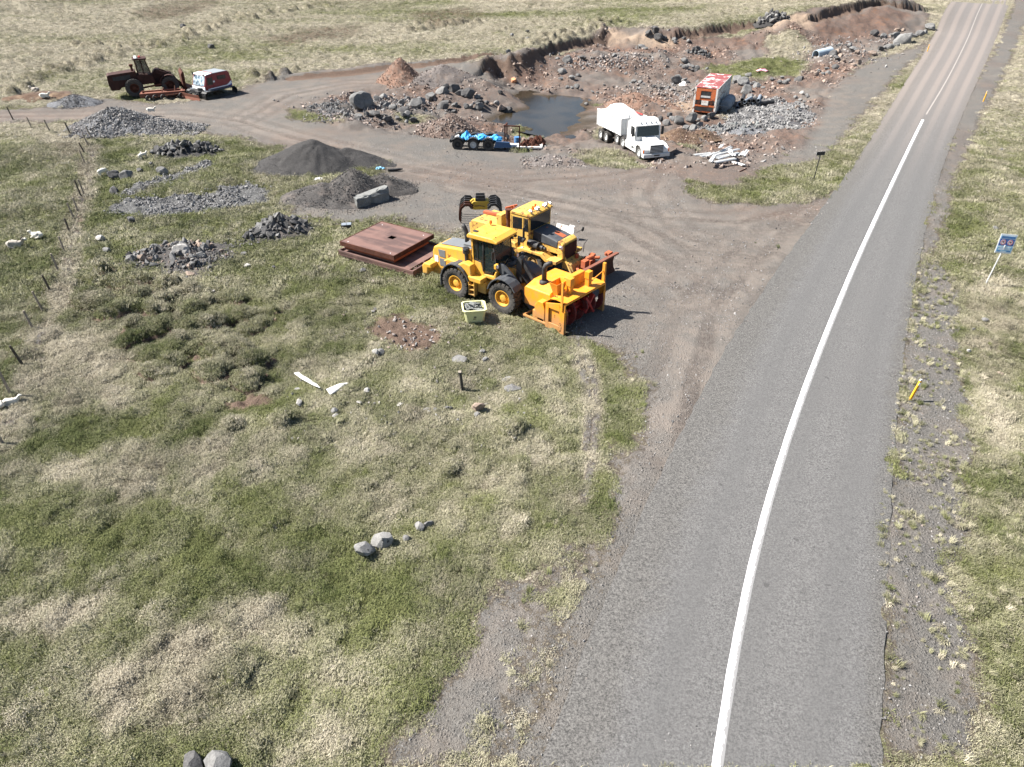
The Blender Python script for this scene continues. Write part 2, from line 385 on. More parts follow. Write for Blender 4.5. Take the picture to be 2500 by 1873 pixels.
def thing(name, label, cat, loc, rz=0.0, group=None, rx=0.0, ry=0.0):
    o = bpy.data.objects.new(name, None)
    o.empty_display_size = .3
    o.location = loc
    o.rotation_euler = (rx, ry, rz)
    link(o)
    return tag(o, label, cat, group)

class MB:
    def __init__(s): s.v, s.f = [], []
    def add(s, v, f, M=None):
        k = len(s.v)
        for p in v:
            p = Vector(p)
            s.v.append(tuple(M @ p) if M is not None else tuple(p))
        s.f += [tuple(i + k for i in q) for q in f]
        return s
    def box(s, x0, x1, y0, y1, z0, z1, M=None):
        v = [(x0,y0,z0),(x1,y0,z0),(x1,y1,z0),(x0,y1,z0),(x0,y0,z1),(x1,y0,z1),(x1,y1,z1),(x0,y1,z1)]
        return s.add(v, [(0,3,2,1),(4,5,6,7),(0,1,5,4),(1,2,6,5),(2,3,7,6),(3,0,4,7)], M)
    def prism(s, prof, y0, y1, M=None):
        """profile in XZ pushed along Y"""
        n = len(prof)
        a = sum(prof[i][0] * prof[(i + 1) % n][1] - prof[(i + 1) % n][0] * prof[i][1] for i in range(n))
        if a < 0: prof = prof[::-1]
        v = [(x, y0, z) for x, z in prof] + [(x, y1, z) for x, z in prof]
        f = [tuple(range(n)), tuple(range(2 * n - 1, n - 1, -1))]
        f += [(i, i + n, (i + 1) % n + n, (i + 1) % n) for i in range(n)]
        return s.add(v, f, M)
    def cyl(s, a, b, r0, r1=None, n=12, cap=True):
        a, b = Vector(a), Vector(b); r1 = r0 if r1 is None else r1
        q = (b - a).to_track_quat('Z', 'Y')
        v = []
        for p, r in ((a, r0), (b, r1)):
            v += [p + q @ Vector((r * math.cos(2 * math.pi * i / n), r * math.sin(2 * math.pi * i / n), 0)) for i in range(n)]
        f = [(i, (i + 1) % n, (i + 1) % n + n, i + n) for i in range(n)]
        if cap: f += [tuple(range(n - 1, -1, -1)), tuple(range(n, 2 * n))]
        return s.add(v, f)
    def tube(s, path, r, n=8):
        P = [Vector(p) for p in path]
        v, f = [], []
        for i, p in enumerate(P):
            d = (P[min(i + 1, len(P) - 1)] - P[max(i - 1, 0)]).normalized()
            q = d.to_track_quat('Z', 'Y')
            rr = r[i] if isinstance(r, (list, tuple)) else r
            v += [p + q @ Vector((rr * math.cos(2 * math.pi * k / n), rr * math.sin(2 * math.pi * k / n), 0)) for k in range(n)]
        for i in range(len(P) - 1):
            f += [(i * n + k, i * n + (k + 1) % n, (i + 1) * n + (k + 1) % n, (i + 1) * n + k) for k in range(n)]
        f += [tuple(range(n - 1, -1, -1)), tuple(range((len(P) - 1) * n, len(P) * n))]
        return s.add(v, f)
    def lathe(s, prof, n=28, M=None):
        """profile of (radius, y) turned round the Y axis"""
        m = len(prof); v, f = [], []
        for i in range(n):
            a = 2 * math.pi * i / n
            v += [(r * math.cos(a), y, r * math.sin(a)) for r, y in prof]
        for i in range(n):
            for j in range(m - 1):
                f.append((i * m + j, i * m + j + 1, ((i + 1) % n) * m + j + 1, ((i + 1) % n) * m + j))
        return s.add(v, f, M)
    def bar(s, a, b, w, h):
        a, b = Vector(a), Vector(b)
        M = Matrix.Translation(a) @ (b - a).to_track_quat('X', 'Z').to_matrix().to_4x4()
        return s.box(0, (b - a).length, -w / 2, w / 2, -h / 2, h / 2, M)
    def mesh(s, name, mat, smooth=False):
        me = bpy.data.meshes.new(name)
        me.from_pydata(s.v, [], s.f)
        if mat: me.materials.append(mat)
        bm = bmesh.new(); bm.from_mesh(me)
        bmesh.ops.recalc_face_normals(bm, faces=bm.faces)
        bm.to_mesh(me); bm.free()
        if smooth:
            me.polygons.foreach_set('use_smooth', [True] * len(me.polygons))
        return me
    def obj(s, name, mat, parent=None, bevel=0, smooth=False, seg=2, label=None):
        o = bpy.data.objects.new(name, s.mesh(name, mat, smooth))
        link(o, parent)
        if bevel:
            m = o.modifiers.new('bevel', 'BEVEL'); m.width = bevel; m.segments = seg; m.limit_method = 'ANGLE'; m.angle_limit = R(40)
        if label: o['label'] = label
        return o

def T(x, y, z, rz=0, ry=0, rx=0):
    return Matrix.Translation((x, y, z)) @ Matrix.Rotation(rz, 4, 'Z') @ Matrix.Rotation(ry, 4, 'Y') @ Matrix.Rotation(rx, 4, 'X')

# ------------------------------------------------------------------ materials
class NT:
    def __init__(s, name):
        s.m = bpy.data.materials.new(name); s.m.use_nodes = True
        s.t = s.m.node_tree; s.t.nodes.clear()
        s.o = s.t.nodes.new('ShaderNodeOutputMaterial')
        s.b = s.t.nodes.new('ShaderNodeBsdfPrincipled')
        s.t.links.new(s.b.outputs[0], s.o.inputs[0])
    def set(s, sock, v):
        if hasattr(v, 'links') or isinstance(v, bpy.types.NodeSocket): s.t.links.new(v, sock)
        else: sock.default_value = v
    def noise(s, scale, detail=4, rough=.6, vec=None, w=0.0):
        n = s.t.nodes.new('ShaderNodeTexNoise'); n.inputs['Scale'].default_value = scale
        n.inputs['Detail'].default_value = detail; n.inputs['Roughness'].default_value = rough
        n.inputs['Distortion'].default_value = w
        s.t.links.new(vec if vec is not None else s.coord(), n.inputs['Vector'])
        return n.outputs[0]
    def coord(s, kind='Object'):
        k = '_c' + kind
        if not hasattr(s, k):
            setattr(s, k, s.t.nodes.new('ShaderNodeTexCoord').outputs[kind])
        return getattr(s, k)
    def scaled(s, sx, sy, sz, kind='Object', rz=0):
        n = s.t.nodes.new('ShaderNodeMapping'); n.inputs['Scale'].default_value = (sx, sy, sz); n.inputs['Rotation'].default_value = (0, 0, rz)
        s.t.links.new(s.coord(kind), n.inputs['Vector']); return n.outputs[0]
    def voro(s, scale, feat='F1', out='Distance'):
        n = s.t.nodes.new('ShaderNodeTexVoronoi'); n.feature = feat; n.inputs['Scale'].default_value = scale
        s.t.links.new(s.coord(), n.inputs['Vector']); return n.outputs[out]
    def math(s, op, a, b=0.0, c=None, clamp=False):
        n = s.t.nodes.new('ShaderNodeMath'); n.operation = op; n.use_clamp = clamp
        s.set(n.inputs[0], a); s.set(n.inputs[1], b)
        if c is not None: s.set(n.inputs[2], c)
        return n.outputs[0]
    def ramp(s, v, a, b, lo=0.0, hi=1.0):
        n = s.t.nodes.new('ShaderNodeMapRange'); n.interpolation_type = 'SMOOTHSTEP'
        s.set(n.inputs[0], v)
        for i, q in zip((1, 2, 3, 4), (a, b, lo, hi)): n.inputs[i].default_value = q
        return n.outputs[0]
    def mix(s, f, a, b, mode='MIX'):
        n = s.t.nodes.new('ShaderNodeMix'); n.data_type = 'RGBA'; n.blend_type = mode
        s.set(n.inputs[0], f)
        for i, q in ((6, a), (7, b)):
            if isinstance(q, tuple): n.inputs[i].default_value = (*q[:3], 1)
            else: s.t.links.new(q, n.inputs[i])
        return n.outputs[2]
    def attr(s, name, kind='GEOMETRY', out='Fac'):
        n = s.t.nodes.new('ShaderNodeAttribute'); n.attribute_name = name; n.attribute_type = kind
        return n.outputs[out]
    def rand(s):
        return s.t.nodes.new('ShaderNodeObjectInfo').outputs['Random']
    def bump(s, h, strength=.5, dist=.02):
        n = s.t.nodes.new('ShaderNodeBump'); n.inputs['Strength'].default_value = strength; n.inputs['Distance'].default_value = dist
        s.t.links.new(h, n.inputs['Height']); s.t.links.new(n.outputs[0], s.b.inputs['Normal'])
    def fin(s, col, rough=.8, metal=0.0, spec=.3):
        s.set(s.b.inputs['Base Color'], (*col, 1) if isinstance(col, tuple) else col)
        s.set(s.b.inputs['Roughness'], rough); s.set(s.b.inputs['Metallic'], metal)
        s.b.inputs['Specular IOR Level'].default_value = spec
        return s.m

def paint(name, col, rough=.45, wear=.25, dirt=(.12,.09,.06), scale=3.0, rust=None, spec=.4, grime=0):
    """old paint: faded in clouds, dusty, with chips down to a second colour"""
    s = NT(name)
    n1 = s.noise(scale, 5, .65); n2 = s.noise(scale * 6, 4, .7)
    f = tuple(min(1, c * .82 + .03) for c in col)
    c = s.mix(s.ramp(n1, .35, .7), col, f)
    c = s.mix(s.math('MULTIPLY', s.ramp(n2, .5, .75), wear), c, dirt)
    if rust: c = s.mix(s.ramp(s.math('ADD', n1, s.math('MULTIPLY', n2, .35)), .72, .80), c, rust)
    if grime:
        sp = s.t.nodes.new('ShaderNodeSeparateXYZ'); s.t.links.new(s.coord(), sp.inputs[0])
        n3 = s.noise(3.0, 5, .75, s.scaled(2.2, 2.2, .5)); n4 = s.noise(22, 4, .8)
        c = s.mix(s.math('MULTIPLY', s.ramp(n3, .50, .72), grime), c, (.22,.15,.075))
        c = s.mix(s.ramp(n4, .62, .70, 0, .75), c, (.07,.05,.035))
        c = s.mix(s.math('MULTIPLY', s.ramp(s.math('ADD', sp.outputs['Z'], s.math('MULTIPLY', s.math('SUBTRACT', n3, .5), 1.2)), 1.15, .45), .55), c, (.19,.15,.11))
    s.bump(n2, .12, .01)
    return s.fin(c, s.ramp(n1, .3, .7, rough, min(1, rough + .25)), 0, spec)

def rough_mat(name, a, b, scale=4, rough=.9, bump=.4, dist=.02, c3=None, rnd=.0, spec=.2):
    s = NT(name)
    n1 = s.noise(scale, 6, .65); n2 = s.noise(scale * 7, 4, .7)
    c = s.mix(s.ramp(s.math('ADD', s.math('MULTIPLY', n1, .6), s.math('MULTIPLY', n2, .4)), .35, .65), a, b)
    if c3: c = s.mix(s.ramp(n2, .56, .66), c, c3)
    if rnd: c = s.mix(s.math('MULTIPLY', s.rand(), rnd), c, (.02, .02, .022))
    s.bump(s.math('ADD', n1, s.math('MULTIPLY', n2, .5)), bump, dist)
    return s.fin(c, rough, 0, spec)

M = {}
M['yellow'] = paint('loader yellow paint', (.66,.345,.035), .42, .34, (.20,.14,.08), grime=.5)
M['yellow_rim'] = paint('yellow rim paint', (.66,.345,.035), .45, .5, (.16,.10,.06))
M['yellow_pale'] = paint('faded yellow paint', (.64,.38,.07), .5, .36, rust=(.16,.055,.02), grime=.6)
M['orange_yellow'] = paint('blower yellow paint', (.70,.265,.010), .42, .30, grime=.45)
M['charcoal'] = paint('charcoal paint', (.045,.05,.058), .5, .35, (.14,.12,.10))
M['grey_paint'] = paint('grey hood paint', (.13,.14,.15), .45, .3)
M['black'] = paint('black steel', (.014,.014,.015), .5, .4, (.07,.06,.05))
M['rubber'] = rough_mat('tyre rubber', (.035,.034,.034), (.085,.078,.07), 6, .85, .3, .01)
M['red'] = paint('red paint', (.36,.02,.013), .45, .35)
M['brown_orange'] = paint('brown orange rust', (.17,.055,.03), .8, .5, (.06,.025,.015), 4)
M['dark_red'] = paint('dull red paint with shade in tone', (.13,.010,.008), .6, .5)  # red deepened for the shade inside the blower intake
M['orange_rust'] = paint('orange paint gone to rust', (.36,.085,.028), .7, .5, (.10,.03,.015), 4)
s = NT('rusted steel plate'); n1 = s.noise(1.2, 5, .65); n2 = s.noise(12, 4, .7); n3 = s.noise(1.0, 2, .5, s.scaled(.25, 1.6, .3))
c = s.mix(s.ramp(n3, .42, .58), (.085,.052,.046), (.15,.086,.072)); c = s.mix(s.ramp(n1, .45, .7, 0, .6), c, (.18,.108,.09)); c = s.mix(s.ramp(n2, .5, .7, 0, .3), c, (.09,.042,.034))
s.bump(n2, .15, .01); M['rust'] = s.fin(c, .7, 0, .3)
M['rust_and_shade'] = rough_mat('dark rusted steel with shade in tone', (.045,.018,.012), (.10,.038,.024), 3, .85, .3, .01)  # rust colour, deepened to carry the shade on the platform sides
M['rust_red'] = rough_mat('brown red paint on the old loader', (.028,.013,.011), (.058,.025,.019), 2.5, .75, .2, .01)
M['white'] = paint('white truck paint', (.66,.66,.645), .38, .26, (.35,.32,.28))
M['white_dirty'] = paint('dull white paint', (.66,.65,.61), .6, .45, (.30,.26,.22), 3, rust=(.20,.08,.04))
M['cont_roof'] = paint('flaking maroon roof', (.23,.055,.05), .8, .4, (.10,.03,.03), 2.2)
M['orange'] = paint('orange container end', (.50,.125,.035), .6, .45, rust=(.13,.05,.03))
M['chrome'] = NT('worn bright steel').fin((.6,.6,.6), .25, 1.0)
M['galv'] = rough_mat('galvanised steel', (.42,.43,.42), (.56,.56,.55), 5, .5, .1, .005, spec=.5)
M['roof_grey'] = paint('grey roof paint', (.20,.22,.235), .5, .2)
M['steel_grey'] = paint('blue grey tank', (.17,.20,.235), .6, .35)
M['blue'] = paint('blue drum', (.05,.16,.34), .5, .3)
M['blue_tarp'] = paint('light blue tarpaulin', (.03,.33,.68), .5, .1, scale=2)
M['navy'] = paint('dark blue sheet', (.02,.07,.17), .5, .25)
M['tub'] = paint('pale yellow plastic', (.60,.59,.31), .4, .16, (.4,.38,.2), 2)
M['wood'] = rough_mat('weathered post wood', (.17,.145,.12), (.30,.26,.215), 8, .9, .4, .01)
M['wood_dark'] = rough_mat('dark stake wood', (.04,.036,.03), (.10,.09,.075), 8, .9, .4, .01)
M['marker'] = paint('yellow road marker', (.86,.42,.01), .5, .1)
M['signblue'] = paint('sign blue', (.025,.11,.40), .4, .03)
M['signwhite'] = paint('sign white', (.82,.83,.84), .4, .03)
M['signred'] = paint('sign red', (.62,.04,.03), .4, .03)
M['signcyan'] = paint('sign pale blue', (.25,.52,.72), .4, .03)
M['wool'] = rough_mat('sheep wool', (.48,.45,.39), (.66,.63,.56), 20, .95, .5, .03)
M['wool_grey'] = rough_mat('grey wool', (.24,.215,.185), (.40,.37,.32), 14, .95, .6, .03)
M['horn'] = rough_mat('dark horn', (.07,.06,.05), (.12,.1,.08), 20)
M['lamp'] = NT('lamp glass').fin((.75,.75,.72), .15, 0, .8)
M['amber'] = NT('amber lamp').fin((.75,.16,.02), .25, 0, .6)
M['canvas_white'] = rough_mat('white load under a sheet', (.74,.74,.73), (.84,.84,.83), 3, .8, .35, .05)
M['pink'] = NT('pink plastic').fin((.75,.35,.42), .6)
s = NT('tinted glass'); s.b.inputs['Alpha'].default_value = .45; M['glass'] = s.fin((.018,.03,.03), .06, 0, .6)
s = NT('dark glass'); M['dark_glass'] = s.fin((.012,.015,.018), .06, 0, .6)
s = NT('glass with painted sky reflection'); n1 = s.noise(3, 3); M['sky_glass'] = s.fin(s.mix(s.ramp(n1, .4, .6), (.08,.12,.16), (.4,.47,.52)), .1, 0, .8)  # pale blotches are a sky reflection painted into the glass colour
def stone_mat(name, a, b, lich=None, rnd=.35):
    s = NT(name)
    n1 = s.noise(2.2, 6, .7); n2 = s.noise(14, 5, .75); n3 = s.noise(4.5, 5, .7)
    c = s.mix(s.ramp(s.math('ADD', s.math('MULTIPLY', n1, .5), s.math('MULTIPLY', n2, .5)), .35, .65), a, b)
    if lich: c = s.mix(s.ramp(n3, .58, .63), c, lich)
    c = s.mix(s.math('MULTIPLY', s.rand(), rnd), c, (.045, .043, .042))
    s.bump(s.math('ADD', n1, s.math('MULTIPLY', n2, .6)), .55, .06)
    return s.fin(c, .9, 0, .2)
M['basalt'] = stone_mat('grey basalt', (.115,.114,.112), (.235,.231,.224))
M['basalt_dark'] = stone_mat('dark basalt', (.05,.049,.05), (.13,.127,.125))
M['basalt_lichen'] = stone_mat('basalt with black lichen', (.16,.157,.15), (.26,.255,.245), (.03,.03,.028), .12)
M['pale_stone'] = stone_mat('pale stone', (.27,.26,.245), (.40,.385,.36), None, .12)
M['brown_stone'] = stone_mat('brown stone', (.20,.15,.12), (.34,.27,.22), None, .3)
M['slate'] = stone_mat('dark slate', (.13,.14,.135), (.25,.26,.25), None, .3)
M['orange_stone'] = stone_mat('orange stone', (.42,.19,.09), (.55,.28,.16), None, .0)

# ------------------------------------------------------------------ ground sheet
def ground_material():
    s = NT('ground')
    P = s.coord()
    g, dry, red, soil, grey, burnt, wet, hum, rut, lane, tan = (s.attr(k) for k in ('grass', 'dry', 'red', 'soil', 'grey', 'burnt', 'wet', 'hum', 'rut', 'lane', 'tan'))
    nA = s.noise(.55, 5, .65); nB = s.noise(3.2, 5, .7); nC = s.noise(16, 5, .75); nD = s.noise(60, 3, .7)
    nS = s.noise(1.0, 5, .7, s.scaled(2.2, 6.5, 3, rz=R(-20)))         # wind-combed streaks
    # grass
    d = s.math('ADD', dry, s.math('ADD', s.math('MULTIPLY', s.math('SUBTRACT', nB, .5), 1.3), s.math('MULTIPLY', s.math('SUBTRACT', nC, .5), 1.1)))
    d = s.math('ADD', d, s.math('MULTIPLY', s.math('SUBTRACT', nS, .5), .9))
    green = s.mix(s.ramp(nA, .4, .62), (.092,.106,.036), (.165,.178,.072))
    straw = s.mix(s.ramp(nB, .4, .62), (.25,.225,.165), (.42,.38,.30))
    gc = s.mix(s.ramp(d, .28, .85), green, straw)
    gc = s.mix(s.ramp(nC, .58, .42, 0, .8), gc, (.045,.04,.024))
    gc = s.mix(s.math('MULTIPLY', hum, .30), gc, (.115,.098,.06))
    gc = s.mix(s.math('MULTIPLY', burnt, s.ramp(nB, .35, .6, .35, .95)), gc, (.085,.06,.042))
    # gravel and earth
    v = s.voro(9.0); v2 = s.voro(26.0)
    gv = s.mix(s.ramp(nC, .3, .72), (.082,.077,.071), (.185,.176,.163))
    gv = s.mix(s.ramp(nA, .42, .66, 0, .5), gv, (.175,.15,.128))
    gv = s.mix(s.math('MULTIPLY', lane, s.ramp(nA, .3, .65, .2, .72)), gv, (.22,.188,.162))
    gv = s.mix(s.math('MULTIPLY', rut, s.ramp(nB, .35, .6, .3, .95)), gv, (.10,.085,.075))
    rd = s.mix(s.ramp(nB, .35, .66), (.075,.043,.033), (.165,.105,.08))
    rd = s.mix(s.ramp(nA, .54, .64, 0, .8), rd, (.17,.085,.05))
    gv = s.mix(s.math('MULTIPLY', red, s.ramp(nB, .25, .6, .4, .9)), gv, rd)
    gv = s.mix(s.math('MULTIPLY', tan, s.ramp(nB, .3, .55, .5, 1)), gv, (.33,.25,.185))
    gv = s.mix(s.math('MULTIPLY', s.ramp(v2, .16, .08), .5), gv, (.27,.26,.25))
    gst = s.mix(s.ramp(v, .1, .45), (.27,.27,.275), (.10,.10,.105))
    gm = s.ramp(s.math('ADD', grey, s.math('MULTIPLY', s.math('SUBTRACT', nB, .5), .9)), .40, .62)
    # grass edge: ragged
    e = s.math('ADD', g, s.math('ADD', s.math('MULTIPLY', s.math('SUBTRACT', nB, .5), 1.3), s.math('MULTIPLY', s.math('SUBTRACT', nC, .5), .9)))
    bare = s.math('MULTIPLY', s.ramp(e, .38, .50), s.ramp(e, .72, .56))
    e = s.ramp(e, .42, .60)
    c = s.mix(e, gv, gc)
    c = s.mix(s.math('MULTIPLY', bare, .75), c, s.mix(s.ramp(nC, .35, .65), (.12,.095,.074), (.24,.20,.16)))
    c = s.mix(s.math('MULTIPLY', gm, .9), c, gst)
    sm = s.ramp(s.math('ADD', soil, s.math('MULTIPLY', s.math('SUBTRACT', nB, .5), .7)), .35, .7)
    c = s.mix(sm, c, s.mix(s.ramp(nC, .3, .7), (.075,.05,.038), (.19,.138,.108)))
    c = s.mix(s.ramp(wet, 0, 1, 0, .75), c, (.045,.033,.02))
    # relief: grass felt against stones
    hg = s.math('ADD', s.math('MULTIPLY', nC, .9), s.math('ADD', s.math('MULTIPLY', nB, 1.4), s.math('MULTIPLY', nD, .35)))
    hv = s.math('ADD', s.math('MULTIPLY', s.ramp(v, .45, .05), .35), s.math('ADD', s.math('MULTIPLY', nC, .6), s.math('MULTIPLY', s.ramp(v2, .5, .1), .22)))
    h = s.math('ADD', s.math('MULTIPLY', hg, e), s.math('MULTIPLY', hv, s.math('SUBTRACT', 1.0, e)))
    s.bump(h, .85, .16)
    return s.fin(c, .95, 0, .12)

GRID = {}
def build_ground():
    th = np.concatenate([np.linspace(R(-57), R(57), 960), np.linspace(R(57), R(303), 62)[1:-1]])
    rr = np.concatenate([np.linspace(.8, 7.5, 14), 7.6 * 1.0042 ** np.arange(0, 735), np.geomspace(168, 3500, 42)])
    TH, RRr = np.meshgrid(th, rr)
    x, y = (RRr * np.sin(TH)).ravel(), (RRr * np.cos(TH)).ravel()
    z, masks, _ = terrain(x, y)
    nr, na = len(rr), len(th)
    GRID.update(th=th, rr=rr, z=z.reshape(nr, na))
    i, j = np.meshgrid(np.arange(nr - 1), np.arange(na), indexing='ij')
    a = i * na + j; b = i * na + (j + 1) % na
    q = np.stack([a, b, b + na, a + na], -1).reshape(-1, 4)
    q = q[:, ::-1]
    nv = len(x)
    x = np.append(x, 0); y = np.append(y, 0); z = np.append(z, z[:na].mean())
    k = np.arange(na)
    tri = np.stack([k, (k + 1) % na, np.full(na, nv)], -1)
    loops = np.concatenate([q.ravel(), tri.ravel()])
    starts = np.concatenate([np.arange(len(q)) * 4, len(q) * 4 + np.arange(na) * 3])
    tot = np.concatenate([np.full(len(q), 4), np.full(na, 3)])
    me = bpy.data.meshes.new('ground')
    me.vertices.add(len(x)); me.loops.add(len(loops)); me.polygons.add(len(starts))
    me.vertices.foreach_set('co', np.stack([x, y, z], -1).astype(np.float32).ravel())
    me.loops.foreach_set('vertex_index', loops.astype(np.int32))
    me.polygons.foreach_set('loop_start', starts.astype(np.int32))
    me.polygons.foreach_set('loop_total', tot.astype(np.int32))
    me.polygons.foreach_set('use_smooth', np.ones(len(starts), bool))
    for kk, m in masks.items():
        at_ = me.attributes.new(kk, 'FLOAT', 'POINT')
        at_.data.foreach_set('value', np.append(m, m[0]).astype(np.float32))
    me.update(calc_edges=True)
    me.materials.append(ground_material())
    o = bpy.data.objects.new('ground', me)
    link(o); tag(o, kind='structure')
    return o
build_ground()

def gz(x, y):
    t, r = math.atan2(x, y), math.hypot(x, y)
    i = min(max(int(np.searchsorted(GRID['th'], t)) - 1, 0), len(GRID['th']) - 2); j = min(max(int(np.searchsorted(GRID['rr'], r)) - 1, 0), len(GRID['rr']) - 2)
    a = (t - GRID['th'][i]) / (GRID['th'][i + 1] - GRID['th'][i]); b = (r - GRID['rr'][j]) / (GRID['rr'][j + 1] - GRID['rr'][j])
    z = GRID['z']
    return float((z[j, i] * (1 - a) + z[j, i + 1] * a) * (1 - b) + (z[j + 1, i] * (1 - a) + z[j + 1, i + 1] * a) * b)

def gp(px, py, full=True):
    p = ground(px, py)
    if full: p[2] = gz(p[0], p[1])
    return p

# ------------------------------------------------------------------ road
def resample(P, n, sm=14):
    d = np.concatenate([[0], np.cumsum(np.hypot(*np.diff(P, axis=0).T))])
    t = np.linspace(0, d[-1], n)
    # smooth
    X, Y = np.interp(t, d, P[:, 0]), np.interp(t, d, P[:, 1])
    k = max(3, n // sm) | 1
    ker = np.ones(k) / k
    pad = lambda a: np.convolve(np.pad(a, k // 2, mode='reflect', reflect_type='odd'), ker, 'valid')
    return np.stack([pad(X), pad(Y)], -1)

def extend(P, n0, n1):
    a = P[0] + (P[0] - P[1]) / np.hypot(*(P[0] - P[1])) * n0
    b = P[-1] + (P[-1] - P[-2]) / np.hypot(*(P[-1] - P[-2])) * n1
    return np.vstack([a, P, b])

def road_strip(name, L_, R_, n, m, z, mat, ragged=0.0, seed=0, kind='structure'):
    L2, R2 = resample(L_, n), resample(R_, n)
    v = []; ed = []
    for i in range(n):
        for j in range(m + 1):
            t = j / m
            p = L2[i] * (1 - t) + R2[i] * t
            if ragged and j in (0, m):
                out = (L2[i] - R2[i]) / np.hypot(*(L2[i] - R2[i])) * (1 if j == 0 else -1)
                p = p + out * ragged * (float(fbm(np.array([p[0]]), np.array([p[1]]), .5, 3, seed + j)[0]) - .5)
            v.append(p); ed.append((min(t, 1 - t), t))
    v = np.array(v)
    zz = base_z(v[:, 0], v[:, 1]) + z
    f = [(i * (m + 1) + j, i * (m + 1) + j + 1, (i + 1) * (m + 1) + j + 1, (i + 1) * (m + 1) + j) for i in range(n - 1) for j in range(m)]
    me = bpy.data.meshes.new(name)
    me.from_pydata([(a[0], a[1], b) for a, b in zip(v, zz)], [], f)
    q = me.attributes.new('edge', 'FLOAT', 'POINT'); q.data.foreach_set('value', np.array([e[0] for e in ed], np.float32))
    q = me.attributes.new('across', 'FLOAT', 'POINT'); q.data.foreach_set('value', np.array([e[1] for e in ed], np.float32))
    me.materials.append(mat)
    o = bpy.data.objects.new(name, me); link(o)
    if kind: tag(o, kind=kind)
    return o

s = NT('chip seal asphalt')
nF = s.noise(70, 3, .85); nG = s.noise(17, 4, .85); nM = s.noise(9, 4, .7); nL = s.noise(.5, 4, .6)
ac = s.attr('across')
ed = s.attr('edge')
nW = s.noise(1.4, 4, .6)
tr = s.math('ADD', ac, s.math('MULTIPLY', s.math('SUBTRACT', nW, .5), .02))
wave = s.math('SINE', s.math('MULTIPLY', tr, 25.1))
fine = s.noise(38, 3, .9)
c = s.mix(s.ramp(s.math('ADD', s.math('MULTIPLY', nF, .5), s.math('MULTIPLY', nG, .5)), .42, .58), (.034,.0335,.033), (.176,.172,.168))
c = s.mix(s.math('MULTIPLY', s.ramp(fine, .35, .65), .35), c, (.132,.129,.127))
c = s.mix(s.ramp(nL, .4, .65, 0, .28), c, (.10,.098,.097))
c = s.mix(s.ramp(wave, -.4, 1, 0, .32), c, (.088,.087,.086))
left = s.ramp(s.math('ADD', ac, s.math('ADD', s.math('MULTIPLY', s.math('SUBTRACT', nM, .5), .10), s.math('MULTIPLY', s.math('SUBTRACT', nW, .5), .22))), .26, .10)
dust = s.ramp(s.math('ADD', ed, s.math('ADD', s.math('MULTIPLY', s.math('SUBTRACT', nM, .5), .11), s.math('MULTIPLY', s.math('SUBTRACT', nW, .5), .14))), .10, .01)
dust = s.math('MAXIMUM', dust, left)
sp = s.t.nodes.new('ShaderNodeSeparateXYZ'); s.t.links.new(s.coord(), sp.inputs[0])
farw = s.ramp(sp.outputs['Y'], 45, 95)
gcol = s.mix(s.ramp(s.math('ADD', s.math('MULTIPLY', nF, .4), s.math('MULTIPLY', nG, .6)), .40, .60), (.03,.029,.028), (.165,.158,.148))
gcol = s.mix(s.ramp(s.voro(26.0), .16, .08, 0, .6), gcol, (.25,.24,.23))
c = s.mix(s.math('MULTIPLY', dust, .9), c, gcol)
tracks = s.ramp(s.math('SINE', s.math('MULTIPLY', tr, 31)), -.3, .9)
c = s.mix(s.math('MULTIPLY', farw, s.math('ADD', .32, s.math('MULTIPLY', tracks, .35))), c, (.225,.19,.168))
spot = s.noise(2.6, 2, .5)
c = s.mix(s.ramp(spot, .70, .735, 0, .6), c, (.05,.048,.048))
s.bump(s.math('ADD', nF, s.math('ADD', s.math('MULTIPLY', fine, .6), s.math('MULTIPLY', nG, .8))), .6, .02)
M['asphalt'] = s.fin(c, .9, 0, .2)
RLx, RRx = extend(RL, 40, 260), extend(RR, 40, 260)
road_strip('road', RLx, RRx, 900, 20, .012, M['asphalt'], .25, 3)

def offset(P, d):
    t = np.gradient(P, axis=0); t /= np.hypot(t[:, 0], t[:, 1])[:, None]
    return P + np.stack([-t[:, 1], t[:, 0]], -1) * d
s = NT('worn road paint')
ac = s.attr('across'); n1 = s.noise(24, 4, .85); n2 = s.noise(4, 4, .7)
k = s.math('ADD', n1, s.math('MULTIPLY', s.math('SUBTRACT', n2, .5), .8))
worn = s.math('MAXIMUM', s.ramp(s.math('ADD', k, s.math('MULTIPLY', s.math('SUBTRACT', ac, .62), 1.15)), .50, .60), s.math('MULTIPLY', s.ramp(n1, .56, .64), .75))
c = s.mix(worn, (.78,.78,.77), (.19,.188,.188))
M['linepaint'] = s.fin(c, .7)
cut = RC[:-3]
line = resample(extend(cut, 40, 0), 700)
road_strip('road_line', offset(line, .10), offset(line, -.17), 700, 4, .016, M['linepaint'], .02, 8)
s2 = M['linepaint'].copy(); s2.name = 'faded road paint'
far_line = resample(extend(RC[-4:], -2.5, 30), 160)
s = NT('faded thin road paint'); n1 = s.noise(6, 4, .8)
M['linefaded'] = s.fin(s.mix(s.ramp(n1, .35, .65), (.30,.275,.255), (.20,.178,.162)), .8)
road_strip('road_line', offset(far_line, .07), offset(far_line, -.07), 160, 2, .016, M['linefaded'])

